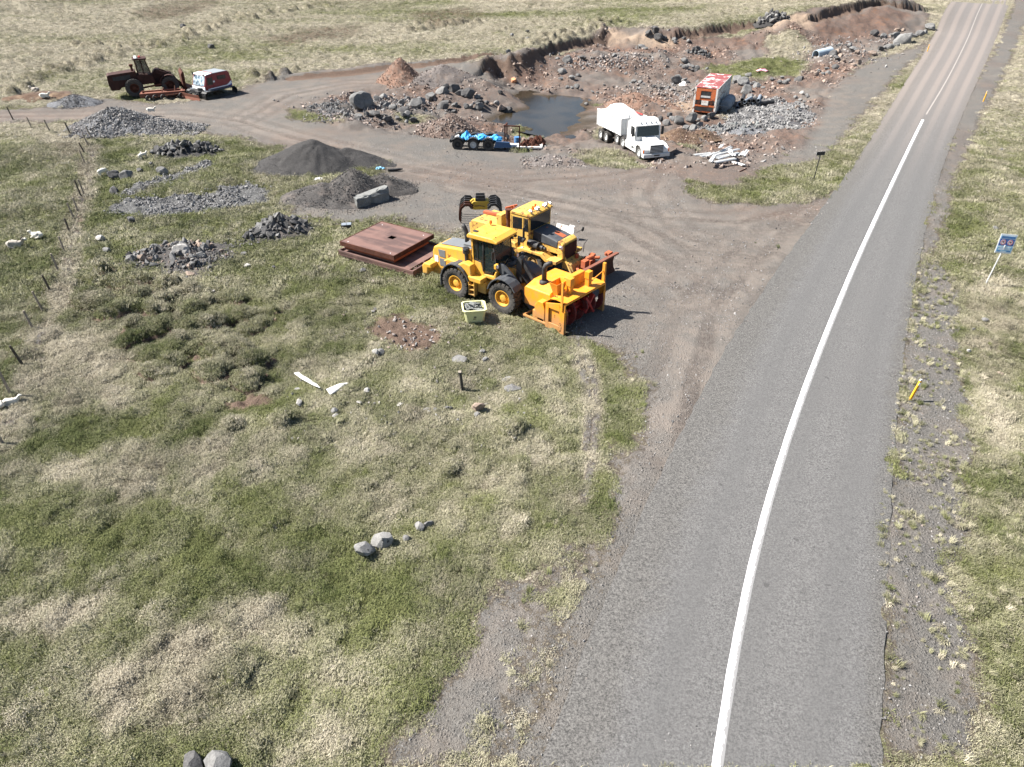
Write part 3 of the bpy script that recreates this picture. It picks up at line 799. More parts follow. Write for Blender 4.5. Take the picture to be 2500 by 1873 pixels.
# ------------------------------------------------------------------ pond water
s = NT('pond water')
n1 = s.noise(3.5, 3, .6, s.scaled(1, 2.2, 1)); n2 = s.noise(.35, 3, .5); n3 = s.noise(16, 3, .6, s.scaled(1, 2.2, 1))
s.bump(s.math('ADD', n1, s.math('MULTIPLY', n3, .35)), .30, .03)
M['water'] = s.fin(s.mix(s.ramp(n2, .4, .6), (.018,.014,.008), (.032,.024,.014)), .06, 0, .22)
me = bpy.data.meshes.new('pond')
cpt = gpoly_pond.mean(0)
pp = cpt + (gpoly_pond - cpt) * 1.35
me.from_pydata([(a, b, WATER_Z) for a, b in pp], [], [tuple(range(len(pp)))])
me.materials.append(M['water'])
tag(link(bpy.data.objects.new('pond', me)), kind='structure')

# ------------------------------------------------------------------ scatter: one object carrying many instances
def scatter(name, pts, rot, scl, tint, sources, mat, label=None, parent=None, val=None):
    n = len(pts)
    me = bpy.data.meshes.new(name)
    me.vertices.add(n)
    me.vertices.foreach_set('co', np.asarray(pts, np.float32).ravel())
    a = me.attributes.new('rot', 'FLOAT_VECTOR', 'POINT'); a.data.foreach_set('vector', np.asarray(rot, np.float32).ravel())
    a = me.attributes.new('scl', 'FLOAT_VECTOR', 'POINT'); a.data.foreach_set('vector', np.asarray(scl, np.float32).ravel())
    a = me.attributes.new('tint', 'FLOAT', 'POINT'); a.data.foreach_set('value', np.asarray(tint, np.float32))
    a = me.attributes.new('val', 'FLOAT', 'POINT'); a.data.foreach_set('value', np.asarray(val if val is not None else rng.uniform(0, 1, n), np.float32))
    a = me.attributes.new('vid', 'INT', 'POINT'); a.data.foreach_set('value', rng.integers(0, len(sources), n).astype(np.int32))
    o = bpy.data.objects.new(name, me); link(o, parent)
    o['kind'] = 'stuff'
    if label: o['label'] = label
    ng = bpy.data.node_groups.new(name, 'GeometryNodeTree')
    ng.interface.new_socket('Geometry', in_out='INPUT', socket_type='NodeSocketGeometry')
    ng.interface.new_socket('Geometry', in_out='OUTPUT', socket_type='NodeSocketGeometry')
    N, Lk = ng.nodes, ng.links
    gi, go = N.new('NodeGroupInput'), N.new('NodeGroupOutput')
    ip = N.new('GeometryNodeInstanceOnPoints')
    ip.inputs['Pick Instance'].default_value = True
    gti = N.new('GeometryNodeGeometryToInstance')
    for src in sources[::-1]:
        oi = N.new('GeometryNodeObjectInfo'); oi.inputs['Object'].default_value = src
        Lk.new(oi.outputs['Geometry'], gti.inputs[0])
    def na(nm, dt):
        q = N.new('GeometryNodeInputNamedAttribute'); q.data_type = dt; q.inputs['Name'].default_value = nm
        return next(x for x in q.outputs if x.enabled and x.name == 'Attribute')
    e2r = N.new('FunctionNodeEulerToRotation')
    Lk.new(na('rot', 'FLOAT_VECTOR'), e2r.inputs[0])
    Lk.new(gi.outputs[0], ip.inputs['Points']); Lk.new(gti.outputs[0], ip.inputs['Instance'])
    Lk.new(na('vid', 'INT'), ip.inputs['Instance Index'])
    Lk.new(e2r.outputs[0], ip.inputs['Rotation']); Lk.new(na('scl', 'FLOAT_VECTOR'), ip.inputs['Scale'])
    Lk.new(ip.outputs[0], go.inputs[0])
    md = o.modifiers.new('scatter', 'NODES'); md.node_group = ng
    return o

def source(name, v, f, mat, smooth=False):
    me = bpy.data.meshes.new(name); me.from_pydata(v, [], f); me.materials.append(mat)
    if smooth: me.polygons.foreach_set('use_smooth', [True] * len(f))
    return bpy.data.objects.new(name, me)

s = NT('grass blades')
t, v = s.attr('tint', 'INSTANCER'), s.attr('val', 'INSTANCER')
gr = s.mix(v, (.074,.092,.028), (.195,.205,.082)); st = s.mix(v, (.26,.232,.17), (.52,.468,.365))
M['blades'] = s.fin(s.mix(t, gr, st), .75, 0, .2)
def tuft(n, rad, lo, hi, w, lean, seed):
    r = random.Random(seed); v, f = [], []
    for i in range(n):
        a = r.uniform(0, 6.283); q = rad * math.sqrt(r.random())
        x, y = q * math.cos(a), q * math.sin(a)
        L = r.uniform(lo, hi); d = r.uniform(0, 6.283) if r.random() < .2 else r.gauss(0, .75)
        tl = abs(r.gauss(lean, .3)); ww = w * r.uniform(.7, 1.3) / 2
        ux, uy = math.cos(d), math.sin(d); sx, sy = -uy * ww, ux * ww
        k = len(v)
        h1, o1 = L * .55 * math.cos(tl * .6), L * .55 * math.sin(tl * .6)
        h2, o2 = h1 + L * .45 * math.cos(tl * 1.5), o1 + L * .45 * math.sin(tl * 1.5)
        v += [(x - sx, y - sy, -.02), (x + sx, y + sy, -.02), (x + ux * o1 + sx * .8, y + uy * o1 + sy * .8, h1), (x + ux * o1 - sx * .8, y + uy * o1 - sy * .8, h1), (x + ux * o2, y + uy * o2, max(.01, h2))]
        f += [(k, k + 1, k + 2, k + 3), (k + 3, k + 2, k + 4)]
    return v, f
SHORT = [source('short_tuft', *tuft(26, .19, .05, .12, .012, 1.1, i), M['blades']) for i in range(5)]
LONG = [source('long_tuft', *tuft(46, .13, .22, .42, .016, .85, 20 + i), M['blades']) for i in range(4)]
FELT = [source('felt_tuft', *tuft(30, .24, .10, .26, .014, 1.4, 40 + i), M['blades']) for i in range(4)]

KEEP_OFF = [gpoly(p) for p in ([(820,620),(1008,676),(1130,610),(1100,560),(915,540)], [(1060,700),(1130,735),(1240,770),(1380,830),(1490,760),(1440,690),(1230,610)], [(320,248),(460,250),(585,245),(600,225),(470,215),(320,225)])]
def excluded(x, y):
    k = np.zeros(x.shape, bool)
    for P in KEEP_OFF: k |= sdf_poly(x, y, P) > .15
    return k
def grass_points(n, x0, x1, y0, y1, warp=0.0):
    """random ground spots, kept where grass grows and where the photograph's view reaches"""
    y = y0 * (y1 / y0) ** rng.uniform(0, 1, n) if warp else np.sqrt(rng.uniform(y0 ** 2, y1 ** 2, n))
    lim = np.minimum(.80 * (y * .83 + 9.8) + 2.0, 130)
    x = rng.uniform(-1, 1, n) * lim
    z, m, road = terrain(x, y)
    return x, y, z, m, road
def grow(name, n, y0, y1, src, smin, smax, thr, label, warp=0.0, longness=None):
    x, y, z, m, road = grass_points(n, 0, 0, y0, y1, warp)
    g = m['grass'] + .7 * (fbm(x, y, .35, 2, 71) - .5) + .5 * (fbm(x, y, 1.6, 2, 72) - .5)
    k = (g > thr) & (road < -.15) & ~excluded(x, y) & (m['soil'] < .5) & (m['wet'] < .3) & (m['grey'] < .55) & (rng.uniform(0, 1, n) < .25 + 1.1 * g)
    if longness is not None: k &= longness(x, y, m)
    x, y, z = x[k], y[k], z[k]
    m = {a: b[k] for a, b in m.items()}
    q = len(x)
    t = np.clip(m['dry'] + 1.5 * (fbm(x, y, 1.1, 4, 55) - .5) + rng.normal(0, .15, q) + .1 * m['hum'], 0, 1)
    va = np.clip(.46 + 1.3 * (fbm(x, y, 2.2, 4, 61) - .5) + rng.normal(0, .15, q) - .45 * m['burnt'] - .12 * m['hum'], 0, 1)
    rot = np.stack([rng.normal(0, .18, q), rng.normal(0, .18, q), 2.6 + 3.2 * (fbm(x, y, 5, 2, 151) - .5) + rng.normal(0, .55, q)], -1)
    sc = rng.uniform(smin, smax, q)[:, None] * np.array([1, 1, 1])[None] * np.stack([np.ones(q), np.ones(q), rng.uniform(.7, 1.3, q)], -1)
    return scatter(name, np.stack([x, y, z], -1), rot, sc, t, src, M['blades'], label, val=va)
grow('grass', 190000, 8, 36, SHORT, .75, 1.4, .52, 'short matted grass of the near field')
grow('grass', 60000, 34, 66, SHORT, 1.4, 2.4, .5, 'short matted grass of the middle field')
grow('grass', 80000, 64, 170, FELT, .8, 1.7, .5, 'pale rough grass of the far field')
grow('grass', 42000, 8, 40, FELT, .55, 1.0, .55, 'bent straw-coloured grass in the near field', 0, lambda x, y, m: (m['dry'] + .8 * (fbm(x, y, 1.5, 2, 81) - .5) > .58))
grow('grass', 14000, 8, 46, LONG, .35, .8, .28, 'long grass tussocks', 0, lambda x, y, m: (((fbm(x, y, 2.2, 2, 83) > .54) & (rng.uniform(0, 1, len(x)) < .30)) | ((x > 9.5) & (y < 27) & (fbm(x, y, 1.2, 2, 84) > .46) & (rng.uniform(0, 1, len(x)) < .45))))

# ------------------------------------------------------------------ stones
def hull(seed, n=18, flat=.75, box=.5):
    r = random.Random(seed); bm = bmesh.new()
    for i in range(n):
        p = Vector((r.gauss(0, 1), r.gauss(0, 1), r.gauss(0, 1))).normalized()
        b = p / max(abs(p.x), abs(p.y), abs(p.z))
        p = p.lerp(b, box * r.random()) * r.uniform(.78, 1.05) * .5
        bm.verts.new((p.x * 1.15, p.y * .9, p.z * flat))
    bmesh.ops.convex_hull(bm, input=bm.verts)
    for v in [v for v in bm.verts if not v.link_faces]: bm.verts.remove(v)
    bm.verts.index_update()
    v = [tuple(q.co) for q in bm.verts]; f = [tuple(q.index for q in p.verts) for p in bm.faces]
    bm.free(); return v, f
def boulder_mesh(name, seed, mat, sub=3, planes=10, flat=.75):
    r = random.Random(seed); bm = bmesh.new()
    bmesh.ops.create_icosphere(bm, subdivisions=sub, radius=.5)
    from mathutils import noise
    cuts = []
    for i in range(planes):
        d = Vector((r.gauss(0, 1), r.gauss(0, 1), r.gauss(0, .8))).normalized(); cuts.append((d, r.uniform(.25, .43)))
    for v in bm.verts:
        for d, k in cuts:
            t = v.co.dot(d)
            if t > k: v.co -= d * (t - k) * .985
        v.co += v.co.normalized() * 0.06 * noise.fractal(v.co * 3.3 + Vector((seed, 0, 0)), 1, 2, 3)
        v.co.x *= 1.22; v.co.z *= flat * 1.1
    me = bpy.data.meshes.new(name); bm.to_mesh(me); bm.free()
    me.materials.append(mat)
    me.polygons.foreach_set('use_smooth', [True] * len(me.polygons))
    if hasattr(me, 'set_sharp_from_angle'): me.set_sharp_from_angle(angle=R(17))
    return me
s = NT('loose pebbles'); v = s.attr('val', 'INSTANCER'); t = s.attr('tint', 'INSTANCER')
M['pebble'] = s.fin(s.mix(t, s.mix(v, (.07,.068,.067), (.27,.265,.26)), s.mix(v, (.12,.075,.055), (.36,.27,.22))), .9, 0, .15)
PEB = [source('pebble', *hull(100 + i, 11, .7), M['pebble']) for i in range(6)]
def pebbles(name, x, y, z, size, tint, label, parent=None, val=None):
    q = len(x)
    rot = rng.uniform(0, 6.28, (q, 3))
    sc = size[:, None] * rng.uniform(.7, 1.3, (q, 3))
    return scatter(name, np.stack([x, y, z], -1), rot, sc, tint, PEB, M['pebble'], label, parent, val)
# grit on the shoulders and the yard
def grit(n, y0, y1, s0, s1, label, cond):
    x, y, z, m, road = grass_points(n, 0, 0, y0, y1)
    k = (m['grass'] < .62) & (road < rng.uniform(0, 1, n) ** 3 * 2.4 - .1) & (m['wet'] < .2) & cond(x, y, m, road)
    x, y, z, m = x[k], y[k], z[k], {a: b[k] for a, b in m.items()}
    q = len(x)
    size = s0 * (s1 / s0) ** (rng.uniform(0, 1, q) ** 2.2)
    rd = road[k]; z = np.where(rd > -.2, base_z(x, y) + .014, z); size = np.where(rd > .2, size * .7, size)
    pebbles('gravel', x, y, z, size, np.clip(m['red'] + rng.normal(0, .2, q), 0, 1), label)
grit(90000, 8, 36, .025, .10, 'fine gravel on the road shoulders', lambda x, y, m, r: fbm(x, y, 1.2, 2, 90) > .38)
grit(26000, 32, 66, .05, .16, 'loose gravel on the yard', lambda x, y, m, r: (fbm(x, y, 3, 2, 91) > .5))
grit(60000, 58, 125, .10, .55, 'rubble strewn over the pit', lambda x, y, m, r: (m['red'] > .3) & (fbm(x, y, 4.5, 3, 92) > .50))

def tussocks():
    n = 44000
    x, y, z, m, road = grass_points(n, 0, 0, 8, 40)
    k = (np.maximum(sdf_poly(x, y, GRAVEL_IN[1]), sdf_poly(x, y, GRAVEL_IN[2])) > -2.2) & (road < -.05) & (fbm(x, y, 1.3, 2, 181) > .47) & (rng.uniform(0, 1, n) < .5)
    x, y, z = x[k], y[k], z[k]; q = len(x)
    t = np.clip(.48 + rng.normal(0, .28, q), 0, 1)
    rot = np.stack([rng.normal(0, .25, q), rng.normal(0, .25, q), rng.uniform(0, 6.28, q)], -1)
    sc = (.24 * 3.6 ** (rng.uniform(0, 1, q) ** 1.5))[:, None] * np.ones(3)[None]
    scatter('grass', np.stack([x, y, z], -1), rot, sc, t, LONG, M['blades'], 'sparse straw tussocks on the right gravel verge')
tussocks()

# ------------------------------------------------------------------ wheels
def wheel(parent, x, y, z, r, w, side, rim_mat, lugs=22, rim_r=.52, lug_h=.05, tyre=None, dish=.12, chunky=True):
    b = MB()
    h = w / 2
    prof = [(r * rim_r, -h * .80), (r * .72, -h * .98), (r * .90, -h), (r - lug_h, -h * .80), (r - lug_h, h * .80), (r * .90, h), (r * .72, h * .98), (r * rim_r, h * .80), (r * rim_r, -h * .80)]
    b.lathe(prof, 40)
    for i in range(lugs):
        for sgn in (-1, 1):
            a = 2 * math.pi * (i + (.25 if sgn > 0 else -.25)) / lugs
            Mt = Matrix.Rotation(-a, 4, 'Y') @ Matrix.Translation((r - lug_h * .9, sgn * h * .45, 0)) @ Matrix.Rotation(sgn * .35, 4, 'X')
            wd = math.pi * r / lugs * (.62 if chunky else .8)
            b.box(-lug_h * .4, lug_h * .9, -h * .5, h * .5, -wd, wd, Mt)
            Mt = Matrix.Rotation(-a, 4, 'Y') @ Matrix.Translation((r * .89, sgn * h * .93, 0))
            if chunky: b.box(-r * .09, r * .09, -.03, .03, -wd, wd, Mt)
    o = b.obj('wheel', tyre or M['rubber'], parent)
    o.location = (x, y, z); o.rotation_euler = (0, random.uniform(0, 3), 0)
    c = MB(); q = h * .8 * side; rr = r * rim_r
    c.lathe([(rr * 1.03, q * 1.04), (rr * .95, q * 1.05), (rr * .88, q * .75), (rr * .82, q * (1 - dish * 6)), (rr * .45, q * (1 - dish * 5)), (rr * .42, q * (1 - dish * 1.5)), (rr * .20, q * (1 - dish)), (0, q * (1 - dish))], 28)
    for k in range(10):
        a = 2 * math.pi * k / 10
        p = Vector((rr * .62 * math.cos(a), q * (1 - dish * 5.5), rr * .62 * math.sin(a)))
        c.cyl(p, p + Vector((0, .05 * side, 0)), .03, n=6)
    ro = c.obj('rim', rim_mat, o, smooth=False)
    return o

def arc_fender(b, x, z, r, t, y0, y1, a0, a1, n=10):
    P = [(x + r * math.cos(R(a)), z + r * math.sin(R(a))) for a in np.linspace(a0, a1, n)]
    Q = [(x + (r + t) * math.cos(R(a)), z + (r + t) * math.sin(R(a))) for a in np.linspace(a1, a0, n)]
    for i in range(n - 1):
        b.prism([P[i], P[i + 1], Q[n - 2 - i], Q[n - 1 - i]], y0, y1)
    return b

# ------------------------------------------------------------------ yellow wheel loader
rh, fh = at(1110, 689, .70), at(1227, 727, .70)
hd = math.atan2(fh[1] - rh[1], fh[0] - rh[0])
WB = 3.1
lft = np.array([-math.sin(hd), math.cos(hd)])
mid = (rh[:2] + fh[:2]) / 2 + lft * 1.32
fwd = np.array([math.cos(hd), math.sin(hd)])
org = mid - fwd * WB / 2
LZ = min(gz(*(org)), gz(*(org + fwd * WB)), gz(*rh[:2]), gz(*fh[:2])) + .06
L = thing('wheel_loader', 'yellow articulated wheel loader with charcoal lift arms and a glazed cab', 'wheel loader', (org[0], org[1], LZ), hd)
Yw, CH = M['yellow'], M['charcoal']
for x in (0, WB):
    for sd in (-1, 1):
        wheel(L, x, sd * 1.05, .84, .84, .64, sd, M['yellow_rim'], 20)
# rear body
b = MB(); b.prism([(-1.75,.95),(-2.0,1.35),(-2.02,1.78),(-1.9,2.05),(-1.55,2.16),(-.7,2.24),(.72,2.36),(.72,.95)], -.72, .72)
b.obj('hood', Yw, L, .07)
b = MB(); b.prism([(-1.55,2.17),(.70,2.37),(.70,2.41),(-1.2,2.27),(-1.55,2.22)], -.50, .50); b.prism([(-.2,2.36),(.6,2.42),(.6,2.50),(-.1,2.46)], -.30, .30)
b.obj('hood_panel', M['grey_paint'], L, .02)
for sd in (-1, 1):
    b = MB(); b.prism([(-1.52,1.62),(-1.58,1.98),(-1.1,2.0),(-1.1,1.62)], sd * .715, sd * .74); b.obj('side_vent', M['grey_paint'], L, .01)
    b = MB(); b.prism([(-1.50,1.15),(-1.52,1.54),(-1.1,1.54),(-1.1,1.15)], sd * .715, sd * .74); b.obj('side_vent', M['grey_paint'], L, .01)
    b = MB(); b.box(-2.05,-1.82,sd*.45,sd*.66,1.25,1.75); b.obj('tail_light', M['black'], L, .02)
b = MB(); b.prism([(-2.35,.62),(-2.42,1.1),(-2.2,1.34),(-1.55,1.34),(-1.1,.95),(-1.2,.62)], -.70, .70)
for sd in (-1, 1):
    b.prism([(-2.34,.70),(-2.36,1.15),(-2.2,1.30),(-1.75,1.30),(-1.68,1.1),(-1.95,1.06),(-1.98,.74)], sd * .70, sd * 1.28)
b.obj('counterweight', Yw, L, .06)
b = MB(); b.box(-1.5,1.9,-.55,.55,.62,1.15); b.box(-1.1,1.0,-.95,.95,.95,1.25); b.cyl((0,-1.0,.8),(0,1.0,.8),.2,n=14)
b.obj('rear_frame', Yw, L, .03)
for sd in (-1, 1):
    b = MB(); b.prism([(.10,1.35),(.10,1.72),(.55,1.92),(.98,1.85),(1.05,1.2),(.7,1.15)], sd * .70, sd * 1.22); b.prism([(-1.0,1.6),(-.7,1.78),(.1,1.74),(.1,1.5)], sd * .70, sd * 1.05)
    b.obj('fender_top', Yw, L, .05)
    b = arc_fender(MB(), 0, .78, .93, .06, sd * .70, sd * 1.38, 18, 165); b.box(-1.02,-.96,sd*.75,sd*1.36,.42,1.0)
    b.obj('rear_fender', CH, L, .01)
    b = arc_fender(MB(), WB, .78, .91, .06, sd * .66, sd * 1.38, 30, 165)
    b.obj('front_fender', CH, L, .01)
    b = MB(); b.box(.86,1.72,sd*.72,sd*1.30,1.10,1.34); b.box(1.25,1.82,sd*.55,sd*1.02,.52,1.10); b.obj('tank', Yw, L, .04)
    b = MB()
    for k in range(3): b.box(.90,1.24,sd*1.05,sd*1.30,.40+.25*k,.44+.25*k)
    for x in (.88,1.24): b.box(x,x+.03,sd*1.05,sd*1.30,.36,1.12)
    b.obj('ladder', Yw, L)
# exhaust and intake
b = MB(); b.tube([(-.35,.25,2.2),(-.35,.25,2.75),(-.40,.25,2.90),(-.50,.25,3.05),(-.60,.25,3.12)], [.13,.12,.115,.11,.11], 14); b.obj('exhaust_pipe', M['black'], L, smooth=True)
b = MB(); b.cyl((.42,-.80,1.7),(.42,-.80,2.25),.10,n=12); b.cyl((.42,-.80,2.25),(.42,-.80,2.40),.19,.19); b.cyl((.42,-.80,2.44),(.42,-.80,2.52),.21,.16); b.cyl((.42,-.80,2.40),(.42,-.80,2.44),.15); b.obj('air_intake', M['black'], L)
# cab
b = MB(); b.prism([(.78,1.30),(.78,2.02),(1.05,2.02),(1.38,1.98),(1.52,1.62),(1.58,1.44),(2.15,1.44),(2.30,1.72),(2.38,1.72),(2.32,1.25)], -.80, .80); b.obj('cab_base', Yw, L, .06)
b = MB()
for sd in (-1, 1):
    b.prism([(.78,2.0),(.76,3.10),(.86,3.10),(.90,2.0)], sd * .74, sd * .80)
b.box(.78,.82,-.78,.78,2.0,3.1)
b.obj('cab_pillar', Yw, L)
b = MB()
for sd in (-1, 1):
    b.bar((1.50,sd*.775,1.55),(1.54,sd*.775,3.1),.05,.06); b.bar((2.34,sd*.73,1.72),(2.16,sd*.73,3.1),.05,.05); b.bar((.88,sd*.775,2.04),(1.36,sd*.775,2.0),.04,.05); b.bar((1.15,sd*.775,2.0),(1.15,sd*.775,3.1),.03,.025)
b.bar((2.34,-.73,1.74),(2.34,.73,1.74),.05,.05)
b.obj('window_frame', M['black'], L)
b = MB()
for sd in (-1, 1): b.prism([(.90,2.03),(.88,3.1),(2.14,3.1),(2.32,1.72),(1.6,1.46),(1.4,1.98)], sd * .750, sd * .760)
b.prism([(2.33,1.73),(2.15,3.1),(2.16,3.1),(2.345,1.73)], -.72, .72)
b.obj('cab_glass', M['glass'], L)
b = MB(); b.box(.98,1.42,-.28,.28,1.5,1.95); b.prism([(.95,1.95),(.88,2.72),(1.02,2.74),(1.12,1.95)], -.26, .26); b.cyl((1.75,0,1.5),(1.85,0,2.05),.05,n=8); b.cyl((1.80,0,2.07),(1.88,0,2.11),.20,n=16); b.box(1.7,2.1,-.6,.6,1.42,1.5)
b.obj('seat', M['black'], L)
b = MB(); b.prism([(.58,3.08),(.56,3.20),(.70,3.32),(2.2,3.34),(2.52,3.22),(2.50,3.12)], -.92, .92); b.obj('cab_roof', Yw, L, .07, seg=3)
b = MB()
for x, y in ((.8,-.75),(2.2,-.6),(1.5,-.4),(1.55,.3)): b.cyl((x,y,3.33),(x,y,3.352),.03,n=8)
b.prism([(.72,3.335),(.72,3.345),(1.0,3.355),(1.0,3.345)], -.62, -.40)
b.obj('roof_fittings', M['black'], L)['kind'] = 'stuff'
b = MB(); b.cyl((1.0,.62,3.32),(1.0,.62,3.44),.03,n=8); b.cyl((1.0,.62,3.42),(1.0,.62,3.56),.085,.07,n=14); b.obj('beacon', M['amber'], L)
# front frame, arms, hydraulics
b = MB(); b.prism([(1.95,.62),(1.95,1.2),(2.25,1.62),(2.55,1.95),(2.85,1.8),(3.3,1.1),(3.75,.95),(3.75,.55)], -.42, .42); b.cyl((WB,-1.0,.8),(WB,1.0,.8),.2,n=14); b.box(1.7,2.1,-.25,.25,.7,1.5); b.obj('front_frame', Yw, L, .04)
for sd in (-1, 1):
    b = MB(); b.prism([(2.30,1.85),(2.45,2.12),(2.68,2.10),(3.35,1.62),(4.05,1.02),(4.72,.52),(4.82,.30),(4.62,.18),(4.3,.30),(3.6,.82),(3.0,1.28),(2.5,1.60)], sd * .46, sd * .62)
    b.obj('lift_arm', CH, L, .02)
    b = MB(); b.cyl((2.3,sd*.34,.95),(3.0,sd*.34,1.08),.09,n=10); b.cyl((3.0,sd*.34,1.08),(3.8,sd*.34,1.0),.05,n=8); b.obj('lift_cylinder', M['black'], L)
    b = MB(); b.bar((2.42,sd*.72,1.72),(2.42,sd*.95,2.0),.06,.06); b.box(2.38,2.52,sd*.78,sd*1.02,1.95,2.17); b.obj('headlight_bracket', Yw, L, .02)
    b = MB(); b.cyl((2.52,sd*.90,2.06),(2.55,sd*.90,2.06),.09,n=14); b.obj('headlight', M['lamp'], L)
b = MB(); b.prism([(3.15,1.55),(3.20,2.38),(3.38,2.52),(3.52,2.40),(3.55,1.2),(3.35,1.15)], -.16, .16); b.bar((3.35,0,2.40),(4.55,0,1.10),.20,.22); b.cyl((4.4,0,1.25),(4.75,0,.75),.12,n=10); b.box(3.9,4.1,-.46,.46,.92,1.12)
b.obj('tilt_linkage', M['black'], L, .02)
b = MB(); b.cyl((2.45,0,1.75),(3.1,0,2.15),.11,n=12); b.cyl((3.1,0,2.15),(3.36,0,2.32),.055,n=8); b.obj('tilt_cylinder', CH, L)
b = MB()
for k in range(7):
    y = -.38 + .12 * k
    b.tube([(2.2,y,1.6),(2.45,y,2.0 + .05 * (k % 3)),(2.8,y * .8,1.95),(3.2,y * .6,1.95 - .06 * (k % 2)),(3.6,y * .5,1.6),(4.2,y * .6,1.1)], .022, 6)
b.obj('hose', M['black'], L)
b = MB(); b.box(4.55,4.72,-.60,.60,.25,1.15); b.box(4.6,4.9,-.62,.62,.85,.98); b.obj('attachment_bracket', CH, L, .02)

b = MB(); b.prism([(-.28,1.693),(-.28,1.70),(.10,1.70),(.10,1.693)], -1.36, -.95); b.obj('fender_label', M['signwhite'], L)
b = MB(); b.box(-1.87,-1.62,-.735,-.728,1.30,1.62); b.obj('side_label', M['signwhite'], L)
b = MB(); b.bar((-.92,-.728,1.70),(-.74,-.728,1.86),.015,.03); b.bar((-.74,-.728,1.70),(-.92,-.728,1.86),.015,.03); b.obj('cross_mark', M['dark_red'], L)
for y in (-.75,-.45,.45,.75): MB().box(2.42,2.54,y-.08,y+.08,3.02,3.12).obj('work_lamp', M['black'], L, .01)
for sd in (-1, 1):
    b = MB(); b.bar((2.2,sd*.78,2.85),(2.45,sd*1.15,2.8),.025,.025); b.box(2.42,2.46,sd*1.05,sd*1.28,2.45,2.85); b.obj('mirror', M['black'], L, .01)
    b = MB(); b.tube([(.82,sd*.84,1.5),(.82,sd*.88,2.3),(.86,sd*.84,2.7)], .018, 6); b.obj('handrail', M['black'], L)
b = MB(); b.prism([(1.55,1.44),(1.57,1.9),(2.1,1.9),(2.05,1.44)], -.70, -.1) ; b.obj('dashboard', M['black'], L)
for o_ in L.children:
    if not o_.name.startswith('wheel'): o_.scale.z = 1.12

# ------------------------------------------------------------------ orange-yellow snow blower in front of the loader
hb = R(-42)
cor = at(1378, 815, 0.0)
lb, fb = np.array([-math.sin(hb), math.cos(hb)]), np.array([math.cos(hb), math.sin(hb)])
ob = cor[:2] + lb * 1.62
BZ = min(gz(*cor[:2]), gz(*(cor[:2] + lb * 3.2)), gz(*ob), gz(*(ob - fb)))
Bw = thing('snow_blower', 'orange-yellow snow blower with a wide open intake, standing in front of the loader', 'snow blower', (ob[0], ob[1], BZ), hb)
OY = M['orange_yellow']
for sd in (-1, 1):
    b = MB(); y0, y1 = sd * 1.60, sd * 1.66
    b.box(-1.22,-1.02,y0,y1,.08,1.42); b.box(-.34,0,y0,y1,.04,1.66); b.box(-1.02,-.34,y0,y1,.08,.42); b.prism([(-1.22,1.42),(-1.02,1.42),(-1.02,1.22),(-.34,1.22),(-.34,1.66)], y0, y1)
    b.box(-.03,.0,sd*1.53,sd*1.70,.06,1.30)
    b.obj('side_plate', OY, Bw, .012)
    b = MB(); b.box(-.24,-.12,sd*1.66,sd*1.72,1.35,2.85) if sd < 0 else b.box(-.24,-.08,sd*1.60,sd*1.72,.5,2.75)
    b.obj('marker_post', OY, Bw, .01)
b = MB(); b.lathe([(0,-1.56),(.46,-1.56),(.50,-1.50),(.50,-1.36),(.46,-1.34),(.46,-1.30),(.50,-1.28),(.50,-1.12),(.3,-1.1),(0,-1.1)], 28, T(-.70,0,.80)); b.obj('drive_drum', OY, Bw)
b = MB()
dk = [(-1.22,1.28),(-1.15,1.52),(-.95,1.68),(-.6,1.74),(0,1.70)]
for i in range(4):
    (xa, za), (xb, zb) = dk[i], dk[i + 1]
    b.prism([(xa,za),(xb,zb),(xb,zb+.05),(xa,za+.05)], -1.60, 1.60)
b.box(-.08,.015,-1.63,1.63,1.63,1.70)
b.obj('top_deck', OY, Bw, .01)
b = MB(); b.box(-1.24,-1.18,-1.6,1.6,.10,1.34); b.prism([(-1.2,.10),(-.02,.02),(-.02,.07),(-1.2,.15)], -1.6, 1.6); b.obj('back_plate', M['rust_and_shade'], Bw)  # dark colour stands in for the shade deep in the intake
b = MB(); b.box(-.10,.05,-1.66,1.66,.0,.06); b.obj('cutting_edge', M['rust_and_shade'], Bw)
b = MB(); b.tube([(-.55,.55,1.74),(-.3,1.2,2.1),(-.16,1.62,2.35)], .025, 6); b.tube([(-.2,1.66,1.7),(-.2,1.66,1.72)], .03, 6); b.obj('post_brace', OY, Bw)
for x, y, h in ((-.55,-.62,.86),(-.42,.70,.82)):
    b = MB(); b.box(x-.12,x+.12,y-.13,y+.13,1.72,1.72+h); b.box(x-.14,x+.14,y-.16,y+.16,1.72+h*.55,1.73+h); b.obj('deck_post', OY, Bw, .012)
# auger: two red ribbons wound on a shaft, and the fan
for sd in (-1, 1):
    v, f = [], []
    N = 60
    for i in range(N + 1):
        a = sd * i / N * 4.2 * math.pi; y = sd * (.15 + 1.38 * i / N)
        for r_ in (.30, .62):
            for dy in (-.03, .03): v.append((-.58 + r_ * math.cos(a), y + dy, .78 + r_ * math.sin(a)))
    for i in range(N):
        k = i * 4
        for p, q in ((0, 1), (1, 3), (3, 2), (2, 0)): f.append((k + p, k + q, k + q + 4, k + p + 4))
    MB().add(v, f).obj('auger_ribbon', M['dark_red'], Bw)  # ribbons coloured darker than the shaft: intake shade painted in
b = MB(); b.cyl((-.58,-1.55,.78),(-.58,1.55,.78),.09,n=12)
for k in range(5):
    a = 2 * math.pi * k / 5 + .3
    b.bar((-.62,.25,.80),(-.62 + .0,.25 + .62 * math.cos(a),.80 + .62 * math.sin(a)),.05,.22)
b.bar((-.2,.2,1.35),(-.15,.85,.35),.22,.12); b.bar((-.2,.85,1.30),(-.15,.1,.55),.22,.12); b.box(-.5,-.2,.35,.75,.55,1.1)
b.obj('auger_shaft', M['red'], Bw, .01)
